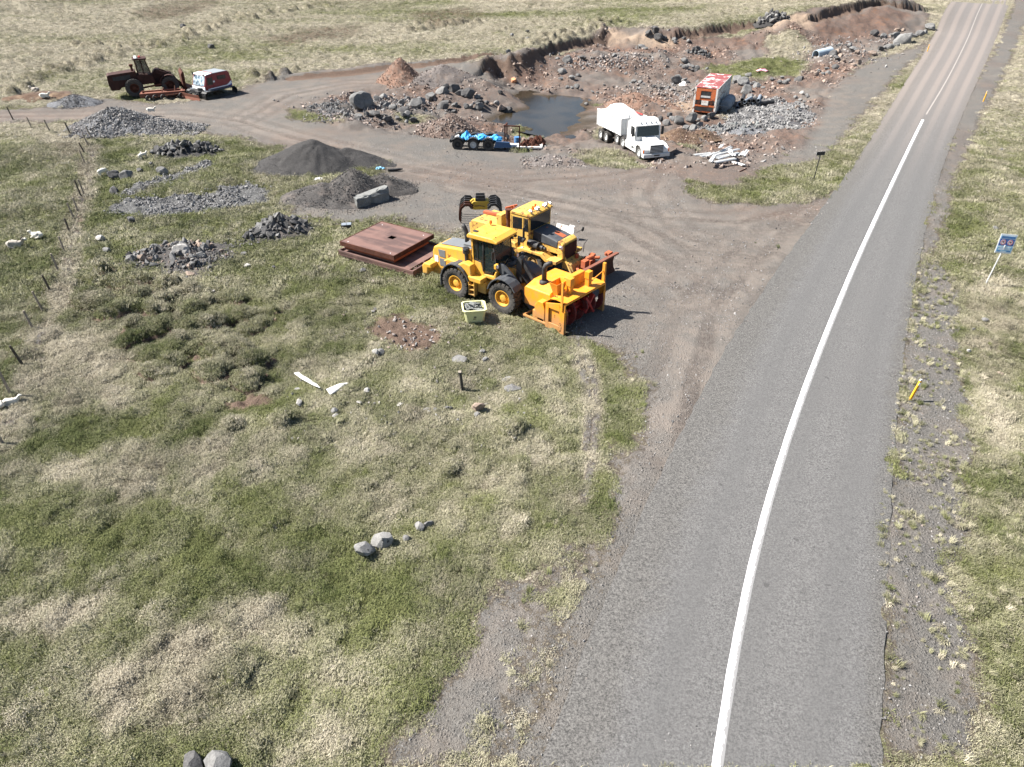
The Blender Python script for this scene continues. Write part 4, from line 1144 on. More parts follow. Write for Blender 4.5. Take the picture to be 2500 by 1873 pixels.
b = MB(); Mx = T(-1.02,-.95,0)
for (x0, y0), (x1, y1) in (((-.16,-.30),(.16,-.30)),((.16,-.30),(.16,.30)),((.16,.30),(-.16,.30)),((-.16,.30),(-.16,-.30))):
    a = [(x0*.7,y0*.6,1.62),(x1*.7,y1*.6,1.62),(x1*1.5,y1*1.35,2.38),(x0*1.5,y0*1.35,2.38)]
    c_ = [(p[0]*.93,p[1]*.95,p[2]) for p in a]
    b.add(a + c_, [(0,1,2,3),(7,6,5,4),(3,2,6,7),(0,4,5,1),(1,5,6,2),(0,3,7,4)], Mx)
b.obj('chute', OY, Bw)
b = MB(); b.prism([(-3.0,.62),(-3.0,1.62),(-2.9,1.80),(-1.32,1.84),(-1.24,1.70),(-1.24,.62)], -.62, 1.15); b.prism([(-3.0,.62),(-3.0,1.50),(-2.96,1.58),(-1.35,1.60),(-1.26,1.45),(-1.26,.62)], -1.20, -.60)
b.add([(-2.95,-1.16,1.585),(-1.38,-1.16,1.6),(-1.34,-.6,1.82),(-2.9,-.6,1.79),(-2.95,-.58,1.5),(-1.34,-.58,1.5),(-2.95,-1.16,1.5),(-1.38,-1.16,1.5)], [(0,1,2,3),(6,7,1,0),(7,5,2,1),(6,0,3,4),(3,2,5,4)])
b.obj('engine_housing', OY, Bw, .03)
b = MB(); b.prism([(-1.45,1.55),(-1.5,2.0),(-1.2,2.3),(-.9,2.3),(-.85,1.7)], -.25, 1.05); b.obj('housing_front', OY, Bw, .03)
b = MB(); b.tube([(-2.25,-.55,1.74),(-2.25,-.55,1.86),(-2.25,-.55,1.92)], [.26,.24,.14], 12); b.tube([(-2.25,-.55,1.9),(-2.25,-.55,2.55),(-2.2,-.50,2.72),(-2.08,-.40,2.80),(-1.95,-.3,2.82)], .13, 12); b.obj('exhaust_pipe', M['black'], Bw, smooth=True)
b = MB(); b.prism([(-1.95,.38),(-1.95,1.05),(-1.75,1.32),(-1.42,1.32),(-1.3,.95),(-1.3,.38)], -1.62, -1.22); b.box(-2.1,-1.75,-1.6,-1.2,.25,.72); b.obj('gearbox', OY, Bw, .03)
b = MB(); b.box(-2.7,-1.2,-1.64,-1.56,.16,.26); b.box(-2.7,-2.62,-1.6,-.9,.16,.26); b.box(-1.4,-1.3,-1.58,-1.1,.1,.5); b.obj('step_bar', OY, Bw, .01)
b = MB(); b.box(-3.1,-2.9,-.5,.5,.2,1.2); b.box(-2.9,-1.3,-.3,.3,.2,.62); b.obj('mount_frame', M['black'], Bw)
b = MB()
for k, (x, y) in enumerate(((-.02,-1.57),(-.02,-1.57))): pass
b.tube([(-.30,-1.664,.12),(-.27,-1.664,.24),(-.22,-1.664,.17),(-.20,-1.664,.33)], .010, 4); b.tube([(-.27,-1.664,.36),(-.17,-1.664,.38),(-.20,-1.664,.47)], .010, 4); b.tube([(-.26,-1.664,.50),(-.20,-1.664,.58)], .010, 4)
b.obj('handwriting', M['black'], Bw)
b = MB()
for x, y, z in ((-.7,-1.565,.78),(-.7,-1.565,.88),(-.3,-1.664,1.5),(-.28,-1.664,.62)): b.cyl((x,y,z),(x,y-.012,z),.02,n=6)
for k in range(3): b.cyl((-1.0+.12*k,-1.35,1.705+.03*min(k,1)),(-1.0+.12*k,-1.35,1.76+.03*min(k,1)),.035,n=8)
b.obj('bolts', M['black'], Bw)['kind'] = 'stuff'

# ------------------------------------------------------------------ older yellow snow plough truck behind the loader
hp = R(-37.5)
oz = gz(1.35, 38.9)
P = thing('plough_truck', 'old yellow bonneted plough truck with black bonnet and square cab, behind the loader', 'truck', (1.30 - .3 * math.cos(hp), 38.75 - .3 * math.sin(hp), oz), hp)
YP = M['yellow_pale']
for x in (1.05, -2.7):
    for sd in (-1, 1): wheel(P, x, sd * 1.0, .68, .68, .44, sd, YP, 20, .5, .045)
b = MB(); b.prism([(-.66,1.30),(-.66,3.18),(-.55,3.30),(.55,3.34),(.70,3.22),(.66,1.30)], -1.06, 1.06); b.obj('cab', YP, P, .06)
b = MB(); b.prism([(-.66,3.20),(-.58,3.34),(.56,3.40),(.80,3.28),(.78,3.22)], -1.10, 1.10); b.obj('cab_roof', YP, P, .05)
def pane(name, mat, par, pts_, th=.012):
    """a thin plate through four points"""
    v = [Vector(p) for p in pts_]; nn = (v[1] - v[0]).cross(v[2] - v[0]).normalized() * th
    return MB().add([p for p in v] + [p + nn for p in v], [(0,1,2,3),(7,6,5,4),(0,4,5,1),(1,5,6,2),(2,6,7,3),(3,7,4,0)]).obj(name, mat, par)
for sd in (-1, 1):
    b = MB(); b.prism([(-.48,2.35),(-.48,3.05),(.18,3.08),(.18,2.42)], sd * 1.055, sd * 1.075); b.obj('side_window', M['dark_glass'], P, .02)
    b = MB(); b.prism([(.32,2.35),(.32,3.10),(.60,3.10),(.62,2.35)], sd * 1.055, sd * 1.075); b.obj('side_window', M['dark_glass'], P, .02)
    b = MB(); b.prism([(-.12,1.62),(-.12,1.98),(.22,1.98),(.22,1.62)], sd * 1.055, sd * 1.072); b.obj('door_vent', M['dark_glass'], P, .01)
    b = MB()
    for x in (-.56,.26): b.box(x,x+.02,sd*1.06,sd*1.07,1.4,3.1)
    b.obj('door_seam', M['rust_and_shade'], P)
b = MB(); b.prism([(.672,2.38),(.698,3.14),(.712,3.14),(.686,2.38)], -.94, .94); b.obj('windscreen', M['dark_glass'], P)
b = MB(); b.prism([(.66,1.35),(.66,2.28),(1.2,2.24),(2.55,1.98),(2.55,1.35)], -.66, .66); b.obj('bonnet_side', YP, P, .03)
b = MB(); b.prism([(.665,1.80),(.665,2.38),(1.2,2.34),(2.40,2.10),(2.40,1.68)], -.70, .70); b.obj('bonnet', M['navy'] if False else M['charcoal'], P, .07, seg=3)
b = MB(); b.prism([(1.0,2.362),(1.0,2.366),(2.0,2.190),(2.0,2.186)], .10, .26); b.prism([(1.7,2.247),(1.7,2.252),(2.3,2.132),(2.3,2.127)], -.05, .32); b.obj('rust_patch', M['orange_rust'], P)
b = MB(); b.prism([(2.40,1.10),(2.40,2.14),(2.55,2.12),(2.76,2.02),(2.80,1.15)], -.72, .72); b.obj('grille_shell', YP, P, .05)
b = MB()
b.box(2.79,2.80,-.56,.56,1.10,1.92)
b.obj('grille_back', M['black'], P)
b = MB()
for k in range(9): b.box(2.80,2.825,-.56+.14*k-.018,-.56+.14*k+.018,1.10,1.92)
for k in range(12): b.box(2.80,2.815,-.58,.58,1.10+.074*k-.014,1.10+.074*k+.014)
b.obj('grille_bars', M['rust_and_shade'], P)
for sd in (-1, 1):
    b = MB(); b.cyl((2.60,sd*.80,1.86),(2.74,sd*.80,1.86),.12,n=16); b.obj('headlight', M['chrome'], P)
    b = MB(); b.cyl((2.742,sd*.80,1.86),(2.755,sd*.80,1.86),.105,n=16); b.obj('headlight_lens', M['lamp'], P)
    b = MB(); b.prism([(-.2,1.18),(-.2,1.30),(.35,1.42),(1.75,1.42),(2.1,1.20),(2.75,1.20),(2.75,1.02),(2.0,1.02),(1.65,1.26),(.45,1.26),(.0,1.0)], sd * .66, sd * 1.34); b.obj('front_wing', YP, P, .02)
b = MB(); b.cyl((.62,-.98,1.72),(1.30,-.98,1.66),.22,n=18); b.cyl((1.30,-.98,1.66),(1.75,-.95,1.60),.10,n=12); b.cyl((1.5,-.97,1.63),(1.6,-.97,1.62),.15,n=12); b.obj('air_filter', M['black'], P)
for x in (.75, 1.1): MB().box(x,x+.1,-1.06,-.9,1.40,1.55).obj('filter_bracket', YP, P)
b = MB(); b.cyl((-.98,-.78,1.2),(-.98,-.78,2.75),.13,n=14); b.cyl((-.98,-.78,2.75),(-.98,-.78,3.25),.17,.19,n=14); b.cyl((-1.1,-.8,1.2),(-1.1,-.8,1.95),.22,n=14); b.obj('exhaust_stack', M['rust_and_shade'], P)
b = MB(); b.bar((.45,-1.12,2.75),(.55,-1.36,2.70),.03,.03); b.box(.52,.56,-1.46,-1.30,2.0,2.7); b.cyl((.50,-1.38,2.02),(.60,-1.38,1.98),.14,n=16); b.obj('mirror', M['black'], P)
b = MB(); b.bar((2.6,.80,2.2),(2.75,1.2,2.3),.02,.02); b.cyl((2.74,1.25,2.32),(2.78,1.25,2.32),.13,n=14); b.obj('mirror', M['black'], P)
for x, y, kind in ((.62,-.85,'lamp'),(.70,-.40,'lamp'),(.62,-.15,'lamp'),(.70,.35,'lamp'),(.62,.60,'lamp'),(.70,.90,'lamp')):
    b = MB(); b.cyl((x,y,3.38),(x,y,3.46),.025,n=6); b.cyl((x-.06,y,3.50),(x+.08,y,3.50),.085,.10,n=12); b.obj('roof_lamp', M['chrome'], P)
for x, y in ((.35,-.30),(.25,.10)):
    b = MB(); b.cyl((x,y,3.38),(x,y,3.44),.10,n=12); b.cyl((x,y,3.44),(x,y,3.58),.075,.06,n=12); b.obj('beacon', M['amber'], P)
b = MB()
for y in (1.12,1.22,1.32): b.bar((.3,y,2.9),(.3,y,3.45),.015,.015)
b.bar((.3,1.05,3.0),(.3,1.35,3.0),.015,.015); b.bar((.3,1.05,3.4),(.3,1.35,3.4),.015,.015); b.obj('roof_ladder', M['galv'], P)
b = MB(); b.box(-3.9,2.5,-.42,.42,.82,1.12); b.cyl((1.05,-1,.68),(1.05,1,.68),.13,n=10); b.cyl((-2.7,-1,.68),(-2.7,1,.68),.13,n=10); b.obj('chassis', M['rust_and_shade'], P)
b = MB(); b.prism([(-3.7,1.3),(-3.75,1.85),(-3.5,2.12),(-1.25,2.16),(-1.2,1.3)], -1.05, 1.05); b.box(-1.75,-1.35,-.95,-.2,2.16,2.85); b.obj('rear_body', YP, P, .04)
b = MB(); b.bar((-3.6,.2,2.22),(-1.7,.35,2.30),.26,.14); b.bar((-2.2,.55,2.4),(-1.5,.5,2.95),.12,.12); b.bar((-1.9,.1,2.85),(-1.5,.7,2.95),.10,.10); b.obj('body_beam', M['orange_rust'], P)
b = MB(); b.prism([(-1.2,1.28),(-1.15,1.62),(-.7,1.7),(-.1,1.6),(.05,1.3)], -1.36, -.75); b.obj('battery_box', YP, P, .04)
b = MB(); b.cyl((.35,-1.22,1.15),(.35,-1.22,1.42),.10,n=12); b.obj('filler_flask', M['signwhite'], P)
b = MB(); b.prism([(2.7,.60),(2.7,1.08),(3.3,.95),(3.5,.55)], -.65, .65); b.bar((2.7,-.5,1.3),(3.4,-.75,.5),.10,.10); b.bar((2.7,.5,1.3),(3.4,.75,.5),.10,.10); b.obj('front_bracket', YP, P, .02)
# white sheet metal beside the bonnet
pw = at(1362, 552, .9)
b = MB(); b.box(-.75,.45,-.04,.04,.0,.62); b.box(.45,.95,-.04,.04,-.05,.70)
sp_ = b.obj('sheet_panel', M['white_dirty'], None); 
zz = gz(pw[0], pw[1] + .3)
sp_.location = (pw[0] + .35, pw[1] + .35, zz); sp_.rotation_euler = (R(-14), 0, hp); sp_.scale = (.78, 1, 1.35)
tag(sp_, 'white sheet metal panel leaning on the far side of the black bonnet', 'panel')

# ------------------------------------------------------------------ plough blade
bl = np.array([4.72, 36.35])
hq = R(-41.5)
Bl = thing('snow_plough', 'long rusty brown snow plough blade with orange hydraulics in front of the old truck', 'snow plough', (bl[0], bl[1], gz(*bl)), hq)
b = MB()
pf = [(.10,.05),(-.05,.28),(-.10,.58),(-.04,.90),(.13,1.16),(.21,1.18)]
for i in range(5):
    (xa, za), (xb, zb) = pf[i], pf[i + 1]
    b.prism([(xa,za),(xb,zb),(xb-.05,zb+.01),(xa-.05,za)], -2.35, 1.75)
b.obj('blade', M['rust_and_shade'], Bl)
b = MB(); b.box(.05,.26,-2.35,1.75,1.13,1.23); b.obj('top_rail', M['brown_orange'], Bl, .01)
b = MB()
for y in (-1.6,-.6,.4,1.4): b.prism([(-.12,.1),(-.45,.3),(-.40,.8),(-.1,1.05)], y - .03, y + .03)
b.box(-.5,-.3,-1.7,1.5,.35,.5)
b.obj('blade_rib', M['rust_and_shade'], Bl)
b = MB(); b.box(-1.5,-.4,-.25,.1,.3,.75); b.box(-1.5,-1.35,-.1,.12,.3,1.25); b.box(-1.0,-.55,.15,.6,.4,1.0); b.cyl((-1.2,.45,.9),(-.45,.9,1.0),.09,n=10); b.cyl((-1.2,-.3,.7),(-.45,-1.0,.7),.09,n=10); b.box(-.75,-.45,-.5,-.1,.75,1.2); b.box(-1.1,-.8,.7,1.0,.5,1.1); b.cyl((-.9,.2,1.0),(-.6,.55,1.2),.12,n=10); b.box(-.3,.0,1.1,1.5,1.1,1.3); b.cyl((-.2,1.0,1.25),(-.1,1.5,1.25),.05,n=8)
b.obj('hydraulic_mount', M['orange_rust'], Bl, .02)
b = MB()
for k in range(5): b.tube([(-1.3,-.05+.05*k,.9),(-1.0,.1+.04*k,1.15),(-.8,.12+.05*k,.7),(-.6,.2+.05*k,.5)], .018, 6)
b.tube([(-1.35,.5,1.2),(-1.3,.5,1.7),(-1.2,.6,1.95),(-1.15,.62,2.0)], .02, 6)
b.obj('hose', M['black'], Bl)

# ------------------------------------------------------------------ stone grapple
g0 = gp(1172, 533)
G = thing('grapple', 'black and yellow clamshell grapple with curved tines, beyond the loader', 'grapple', (g0[0] + .05, g0[1], g0[2]), R(2))
b = MB(); b.prism([(-.62,1.10),(-.50,.70),(.48,.70),(.62,1.10),(.50,1.28),(-.46,1.28)], -.33, .33); b.bar((-.62,-.1,1.25),(-.68,-.1,.95),.2,.12); b.bar((-.45,-.1,1.35),(-.62,-.1,1.22),.18,.12); b.obj('body', paint('ochre paint', (.50,.33,.03), .5, .4), G, .03)
b = MB(); b.box(-.34,.34,-.30,.30,1.28,1.46); b.box(-.30,.30,-.26,-.16,1.46,1.66); b.box(-.30,.30,.16,.26,1.46,1.66); b.cyl((-.3,-.2,1.62),(.3,-.2,1.62),.05,n=8); b.obj('rotator', M['black'], G, .015)
for sd in (-1, 1):
    for k in range(5):
        y = -.85 + .42 * k
        b = MB()
        P0 = [(.50,.98),(.72,1.22),(1.00,1.24),(1.26,1.02),(1.38,.62),(1.40,.25),(1.30,.02)]
        wv = [.15,.17,.17,.16,.14,.11,.05]
        up = []; dn = []
        for i, (x, z) in enumerate(P0):
            a = P0[min(i + 1, 6)]; c_ = P0[max(i - 1, 0)]
            d = Vector((a[0] - c_[0], a[1] - c_[1])).normalized(); nn = Vector((-d.y, d.x)) * wv[i] / 2
            up.append((sd * (x + nn.x), z + nn.y)); dn.append((sd * (x - nn.x), z - nn.y))
        for i in range(6): b.prism([up[i], up[i + 1], dn[i + 1], dn[i]], y - .04, y + .04)
        b.obj('tine', M['black'] if sd > 0 or k > 1 else M['rust_and_shade'], G)
    b = MB(); b.cyl((sd*.62,-.9,1.05),(sd*.62,.9,1.05),.07,n=8); b.cyl((sd*1.05,-.9,1.18),(sd*1.05,.9,1.18),.06,n=8); b.obj('tine_shaft', M['black'], G)
b = MB(); b.tube([(-.4,-.34,.95),(.0,-.36,1.0),(.3,-.34,.9)], .02, 6); b.tube([(.45,-.3,1.1),(.7,-.35,1.0),(.6,-.3,.8)], .02, 6); b.obj('hose', M['black'], G)

# ------------------------------------------------------------------ rusty steel platforms
q = [at(826, 618, .05), at(1009, 670, .05), at(1062, 600, .05), at(915, 559, .62)]
ax = (q[1] - q[0])[:2]; la = np.hypot(*ax); ra = math.atan2(ax[1], ax[0])
pz = max(gz(*q[0][:2]), gz(*q[1][:2])) + .02
PL = thing('steel_platform', 'wide rusty steel base frame lying on grass under the square-holed plate', 'steel platform', (q[0][0], q[0][1], pz), ra)
dp = 3.95
b = MB(); b.box(0,la,0,dp,.14,.20); b.box(0,la,0,.08,0,.32); b.box(0,la,dp-.08,dp,0,.32); b.box(0,.08,.08,dp-.08,0,.32)
b.box(la-.08,la,.08,dp-.08,0,.32); b.box(la-.42,la-.36,.08,dp-.08,.2,.30)
for k in range(5): b.box(la-.36,la-.08,.5+.85*k,.56+.85*k,.2,.30)
b.obj('base_plate', M['rust'], PL, .01)
PM = thing('steel_platform', 'narrower orange-brown rusty frame sandwiched between the two big steel plates', 'steel platform', (q[0][0], q[0][1], pz + .325), ra)
b = MB(); b.box(.25,.71*la,.36,dp-.3,0,.22); b.obj('web', M['orange_rust'], PM)
b = MB(); b.box(.22,.71*la,.32,.36,.0,.05); b.box(.22,.71*la,.32,.36,.17,.22); b.obj('flange', M['rust'], PM)
PT = thing('steel_platform', 'rusty steel platform with a square hole, topmost of the stack left of loader', 'steel platform', (q[0][0], q[0][1], pz + .55), ra)
x0, x1, y0, y1 = .12, .12 + .71 * la, .22, .22 + 3.75
hx, hy, hs = x0 + (x1 - x0) * .55, y0 + (y1 - y0) * .56, .22
b = MB()
for a_, c_, d_, e_ in ((x0, x1, y0, hy - hs), (x0, x1, hy + hs, y1), (x0, hx - hs, hy - hs, hy + hs), (hx + hs, x1, hy - hs, hy + hs)): b.box(a_, c_, d_, e_, .235, .275)
b.obj('top_plate', M['rust'], PT)
b = MB(); b.box(x0,x1,y0-.05,y0,.02,.29); b.box(x0,x1,y1,y1+.05,.02,.29); b.box(x0-.05,x0,y0-.05,y1+.05,.02,.29); b.box(x1,x1+.05,y0-.05,y1+.05,.02,.29); b.box(x0,x1,y0,y0+.06,-.0,.02); b.obj('edge_channel', M['rust_and_shade'], PT)  # sides darker than the plate: their shade is put into the colour
b = MB(); b.box(x0,x1,y0,y1,.02,.06); b.obj('under_plate', M['black'], PT)
b = MB()
for x in (x0 + .4, x1 - .4):
    for y in (y0 + .2, y1 - .4): b.cyl((x,y,.275),(x,y,.285),.03,n=8)
b.obj('bolts', M['signwhite'], PT)['kind'] = 'stuff'

# ------------------------------------------------------------------ yellow tub of slate
t0 = at(1157, 787, 0); tz = gz(t0[0], t0[1])
TB = thing('plastic_tub', 'pale yellow plastic tub filled with broken slate beside the loader front wheel', 'tub', (t0[0], t0[1] + .55, tz), R(8))
b = MB()
def ring(w, d, z, ch): return [(-w+ch,-d,z),(w-ch,-d,z),(w,-d+ch,z),(w,d-ch,z),(w-ch,d,z),(-w+ch,d,z),(-w,d-ch,z),(-w,-d+ch,z)]
rs = [ring(.46,.42,.0,.10), ring(.56,.52,.74,.12), ring(.62,.58,.75,.12), ring(.62,.58,.82,.12), ring(.53,.49,.82,.11), ring(.44,.40,.10,.09)]
v = [p for r_ in rs for p in r_]
f = [(i * 8 + k, i * 8 + (k + 1) % 8, i * 8 + 8 + (k + 1) % 8, i * 8 + 8 + k) for i in range(5) for k in range(8)]
f += [tuple(range(7, -1, -1)), tuple(range(40, 48))]
b.add(v, f); b.obj('body', M['tub'], TB, .02)
b = MB(); b.box(-.06,.06,-.500,-.488,.40,.45); b.box(-.10,.02,-.49,-.482,.30,.34); b.obj('stamp', M['black'], TB)
b = MB(); b.box(-.44,.44,-.40,.40,.42,.56); b.obj('slate_bed', M['slate'], TB)
for k in range(34):
    v, f = hull(300 + k, 14, .22, .9)
    me = bpy.data.meshes.new('slate_piece'); me.from_pydata([(x*.46,y*.36,z*.30) for x, y, z in v], [], f); me.materials.append(M['slate'])
    o = bpy.data.objects.new('slate_piece', me); link(o)
    a_ = R(8); lx, ly = random.uniform(-.36,.36), random.uniform(-.32,.32); lz = .56 + .16 * random.random() + .16 * (1 - (lx * lx + ly * ly) / .2) * .8
    o.location = (t0[0] + lx * math.cos(a_) - ly * math.sin(a_), t0[1] + .55 + lx * math.sin(a_) + ly * math.cos(a_), tz + lz)
    o.rotation_euler = (random.gauss(0,.35), random.gauss(0,.35), random.uniform(0, 6))
    tag(o, 'flat broken slate piece heaped in the pale yellow plastic tub', 'slate', 'slate pieces in the yellow tub')

# ------------------------------------------------------------------ white lorry with tipper trailer
f0 = gp(1560.5, 384)
r0 = gp(1479, 337)
hT = R(-73)
fw = np.array([math.cos(hT), math.sin(hT)]); lf = np.array([-fw[1], fw[0]])
o0 = f0[:2] + lf * 1.05
z1 = gz(*o0); z2 = gz(*(o0 - fw * 8.6)); zm = gz(*(o0 - fw * 3.8))
pit1 = math.atan2(z1 - zm, 3.8); pit2 = math.atan2(z1 - z2, 8.6)
TK = thing('lorry', 'white bonneted lorry with black grille, coupled to a tipper trailer', 'lorry', (o0[0], o0[1], z1), hT, ry=-pit1)
Wt = M['white']
for sd in (-1, 1):
    wheel(TK, 0, sd * 1.0, .52, .52, .32, sd, M['galv'], 30, .55, .012, chunky=False)
    for x in (-3.3, -4.55): wheel(TK, x, sd * .92, .52, .52, .55, sd, M['galv'], 30, .55, .012, chunky=False)
b = MB(); b.prism([(-.9,.62),(-.9,1.62),(-.1,1.58),(.75,1.42),(.98,1.34),(1.02,.62)], -.62, .62); b.prism([(-.9,.9),(-.9,1.25),(-.2,1.30),(.5,1.22),(.92,1.02),(.95,.62),(.55,.62),(.45,.95),(.2,1.10),(-.2,1.10),(-.5,.95),(-.6,.62),(-.9,.62)], -1.22, 1.22); b.obj('bonnet', Wt, TK, .05)
b = MB(); b.prism([(-2.5,.75),(-2.5,2.55),(-2.3,2.72),(-1.1,2.68),(-.98,2.50),(-.80,1.60),(-.80,.75)], -1.20, 1.20); b.obj('cab', Wt, TK, .06)
b = MB(); b.prism([(-2.3,2.72),(-2.1,2.92),(-1.3,2.90),(-1.05,2.68)], -1.1, 1.1); b.prism([(-1.1,2.60),(-.82,2.46),(-.80,2.52),(-1.06,2.70)], -1.16, 1.16); b.obj('roof_cap', Wt, TK, .04)
b = MB()
for y in (-.7,-.25,.25,.7): b.cyl((-1.05,y,2.72),(-.95,y,2.74),.06,n=8)
b.obj('roof_lamps', M['galv'], TK)['kind'] = 'stuff'
pane('windscreen', M['dark_glass'], TK, [(-.785,-1.05,1.64),(-.785,1.05,1.64),(-.945,1.0,2.44),(-.945,-1.0,2.44)])
for sd in (-1, 1):
    b = MB(); b.prism([(-1.75,1.68),(-1.75,2.38),(-1.08,2.38),(-.92,1.68)], sd * 1.205, sd * 1.215); b.obj('side_window', M['dark_glass'], TK)
    b = MB(); b.box(-.98,-.86,sd*1.30,sd*1.50,1.65,2.35); b.bar((-.95,sd*1.2,2.3),(-.92,sd*1.4,2.3),.03,.03); b.obj('mirror', M['black'], TK, .02)
    b = MB(); b.box(.93,.985,sd*.68,sd*1.12,.72,.95); b.obj('headlight', M['lamp'], TK, .01)
    b = MB(); b.box(.90,.97,sd*1.12,sd*1.225,.72,.95); b.obj('indicator', M['amber'], TK)
    b = MB(); b.cyl((-2.7,sd*.95,.72),(-1.3,sd*.95,.72),.30,n=16); b.obj('fuel_tank', M['galv'], TK)
    b = arc_fender(MB(), -3.3, .52, .62, .03, sd * .64, sd * 1.2, 20, 160); arc_fender(b, -4.55, .52, .62, .03, sd * .64, sd * 1.2, 20, 160); b.obj('mudguard', M['black'], TK)
    b = MB(); b.box(-2.7,-.7,sd*1.0,sd*1.2,.38,.52); b.box(-.85,-.55,sd*1.0,sd*1.2,.38,1.0); b.obj('side_skirt', Wt, TK, .02)
b = MB(); b.box(1.0,1.04,-.60,.60,.66,1.30); b.obj('grille', M['black'], TK)
b = MB()
for k in range(5): b.box(1.035,1.055,-.60,.60,.70+.115*k,.74+.115*k)
for y in (-.64,.61): b.box(1.02,1.05,y,y+.03,.66,1.34)
b.box(1.02,1.05,-.64,.64,1.30,1.36)
b.obj('grille_bars', M['galv'], TK)
b = MB(); b.box(.72,1.16,-1.24,1.24,.34,.64); b.obj('bumper', M['galv'], TK, .04)
b = MB(); b.box(1.16,1.17,-.26,.26,.46,.57); b.obj('number_plate', M['black'], TK)
b = MB(); b.box(-5.2,.6,-.42,.42,.60,.85); b.cyl((0,-.9,.52),(0,.9,.52),.09,n=8); b.cyl((-3.3,-.9,.52),(-3.3,.9,.52),.12,n=8); b.cyl((-4.55,-.9,.52),(-4.55,.9,.52),.12,n=8); b.obj('chassis', M['black'], TK)
TT = thing('tipper_trailer', 'white ribbed tipper trailer behind the white lorry, loaded with white material', 'trailer', (o0[0] - fw[0] * 7.6, o0[1] - fw[1] * 7.6, z1 - math.tan(pit2) * 7.6), hT, ry=-pit2)
for x in (-.65, .65):
    for sd in (-1, 1): wheel(TT, x, sd * .92, .52, .52, .55, sd, M['galv'], 30, .55, .012, chunky=False)
b = MB()
X0, X1 = -1.35, 4.15
for sd in (-1, 1):
    b.prism([(X0,1.35),(X0,2.70),(X1,2.70),(X1,1.25)], sd * 1.19, sd * 1.25)
    b.box(X0,X1,sd*1.18,sd*1.29,2.66,2.76)
b.box(X0,X0+.06,-1.19,1.19,1.35,2.70); b.box(X1-.06,X1,-1.19,1.19,1.25,2.70); b.box(X0,X1,-1.19,1.19,1.25,1.34); b.box(X1-.08,X1+.03,-1.25,1.25,2.66,2.76)
b.obj('body', Wt, TT, .01)
for sd in (-1, 1):
    for k in range(9):
        x = X0 + .05 + (X1 - X0 - .16) * k / 8
        MB().box(x,x+.07,sd*1.25,sd*1.31,1.33,2.66).obj('side_rib', Wt, TT)
for y in (-.8,-.27,.27,.8): MB().box(X1,X1+.05,y-.04,y+.04,1.27,2.66).obj('front_rib', Wt, TT)
b = MB(); b.box(X0,X1,-.45,.45,.85,1.25); b.cyl((-.65,-.9,.52),(-.65,.9,.52),.1,n=8); b.cyl((.65,-.9,.52),(.65,.9,.52),.1,n=8); b.box(-1.4,1.4,-.3,.3,.5,.85); b.obj('chassis', M['black'], TT)
b = MB(); b.tube([(X0+.3,.95,2.80),(X1-.6,1.05,2.82)], .06, 8); b.obj('sheet_roller', M['red'], TT)
b = MB(); b.box(X1-.3,X1+.2,-.5,.3,2.76,2.86); b.cyl((X1-.1,-.55,2.76),(X1-.1,-.55,3.0),.12,n=10); b.obj('front_fitting', M['white'], TT)
# heaped white load
nx, ny = 30, 16
v, f = [], []
for i in range(nx):
    for j in range(ny):
        x = X0 + .08 + (X1 - X0 - .3) * i / (nx - 1); y = -1.17 + 2.34 * j / (ny - 1)
        e = min(1, min(i, nx - 1 - i) / 7) * min(1, min(j, ny - 1 - j) / 4)
        v.append((x, y, 2.50 + .75 * e * (.8 + .4 * float(vnoise(np.array([x*1.5]), np.array([y*1.5]), 4)[0]))))
for i in range(nx - 1):
    for j in range(ny - 1): f.append((i*ny+j, (i+1)*ny+j, (i+1)*ny+j+1, i*ny+j+1))
ld = MB().add(v, f).obj('load_heap', M['canvas_white'], None, smooth=True)
ld.location = TT.location; ld.rotation_euler = TT.rotation_euler
tag(ld, 'white heaped load filling the white tipper trailer', 'load')

# ------------------------------------------------------------------ red and white container, tank, pipes
c0 = gp(1716, 283); zc = gz(c0[0], c0[1] + 2)
hC = R(66)
CN = thing('refrigerated_container', 'red-roofed white container with rusty orange refrigeration end', 'container', (c0[0], c0[1], zc), hC)
Lc, Wc, Hc = 8.4, 2.44, 2.6
for sd in (-1, 1):
    b = MB(); b.box(.1,Lc,sd*(Wc/2-.03),sd*Wc/2,.15,Hc-.12); b.obj('side_wall', M['white_dirty'], CN)
    for k in range(22):
        x = .3 + k * (Lc - .5) / 21
        MB().box(x,x+.10,sd*Wc/2,sd*(Wc/2+.03),.2,Hc-.15).obj('side_rib', M['white_dirty'], CN)
    b = MB(); b.box(0,.16,sd*(Wc/2-.18),sd*(Wc/2+.015),0,Hc); b.obj('corner_post', M['white_dirty'], CN, .01)
    b = MB(); b.box(.16,Lc,sd*(Wc/2-.08),sd*(Wc/2+.02),Hc-.12,Hc); b.box(.16,Lc,sd*(Wc/2-.08),sd*(Wc/2+.02),0,.14); b.obj('rail', M['white_dirty'], CN)
b = MB(); b.box(.05,Lc,-Wc/2+.02,Wc/2-.02,Hc-.02,Hc+.01)
s = NT('flaking container roof'); n1 = s.noise(.9, 5, .7); n2 = s.noise(8, 4, .7)
M['roof_flake'] = s.fin(s.mix(s.ramp(s.math('ADD', n1, s.math('MULTIPLY', n2, .3)), .68, .74), (.20,.055,.055), (.60,.52,.50)), .85)
b.obj('roof', M['roof_flake'], CN)
b = MB(); b.box(.04,.10,-Wc/2+.16,Wc/2-.16,.12,Hc-.10); b.obj('front_panel', M['orange'], CN)
b = MB(); b.box(.0,.05,-Wc/2+.16,-.55,1.35,2.3); b.box(.0,.05,.55,Wc/2-.16,1.35,2.3); b.box(.0,.06,-1.04,1.04,.70,.85); b.box(.0,.06,-1.04,1.04,2.28,2.5); b.obj('panel_frame', M['orange'], CN)
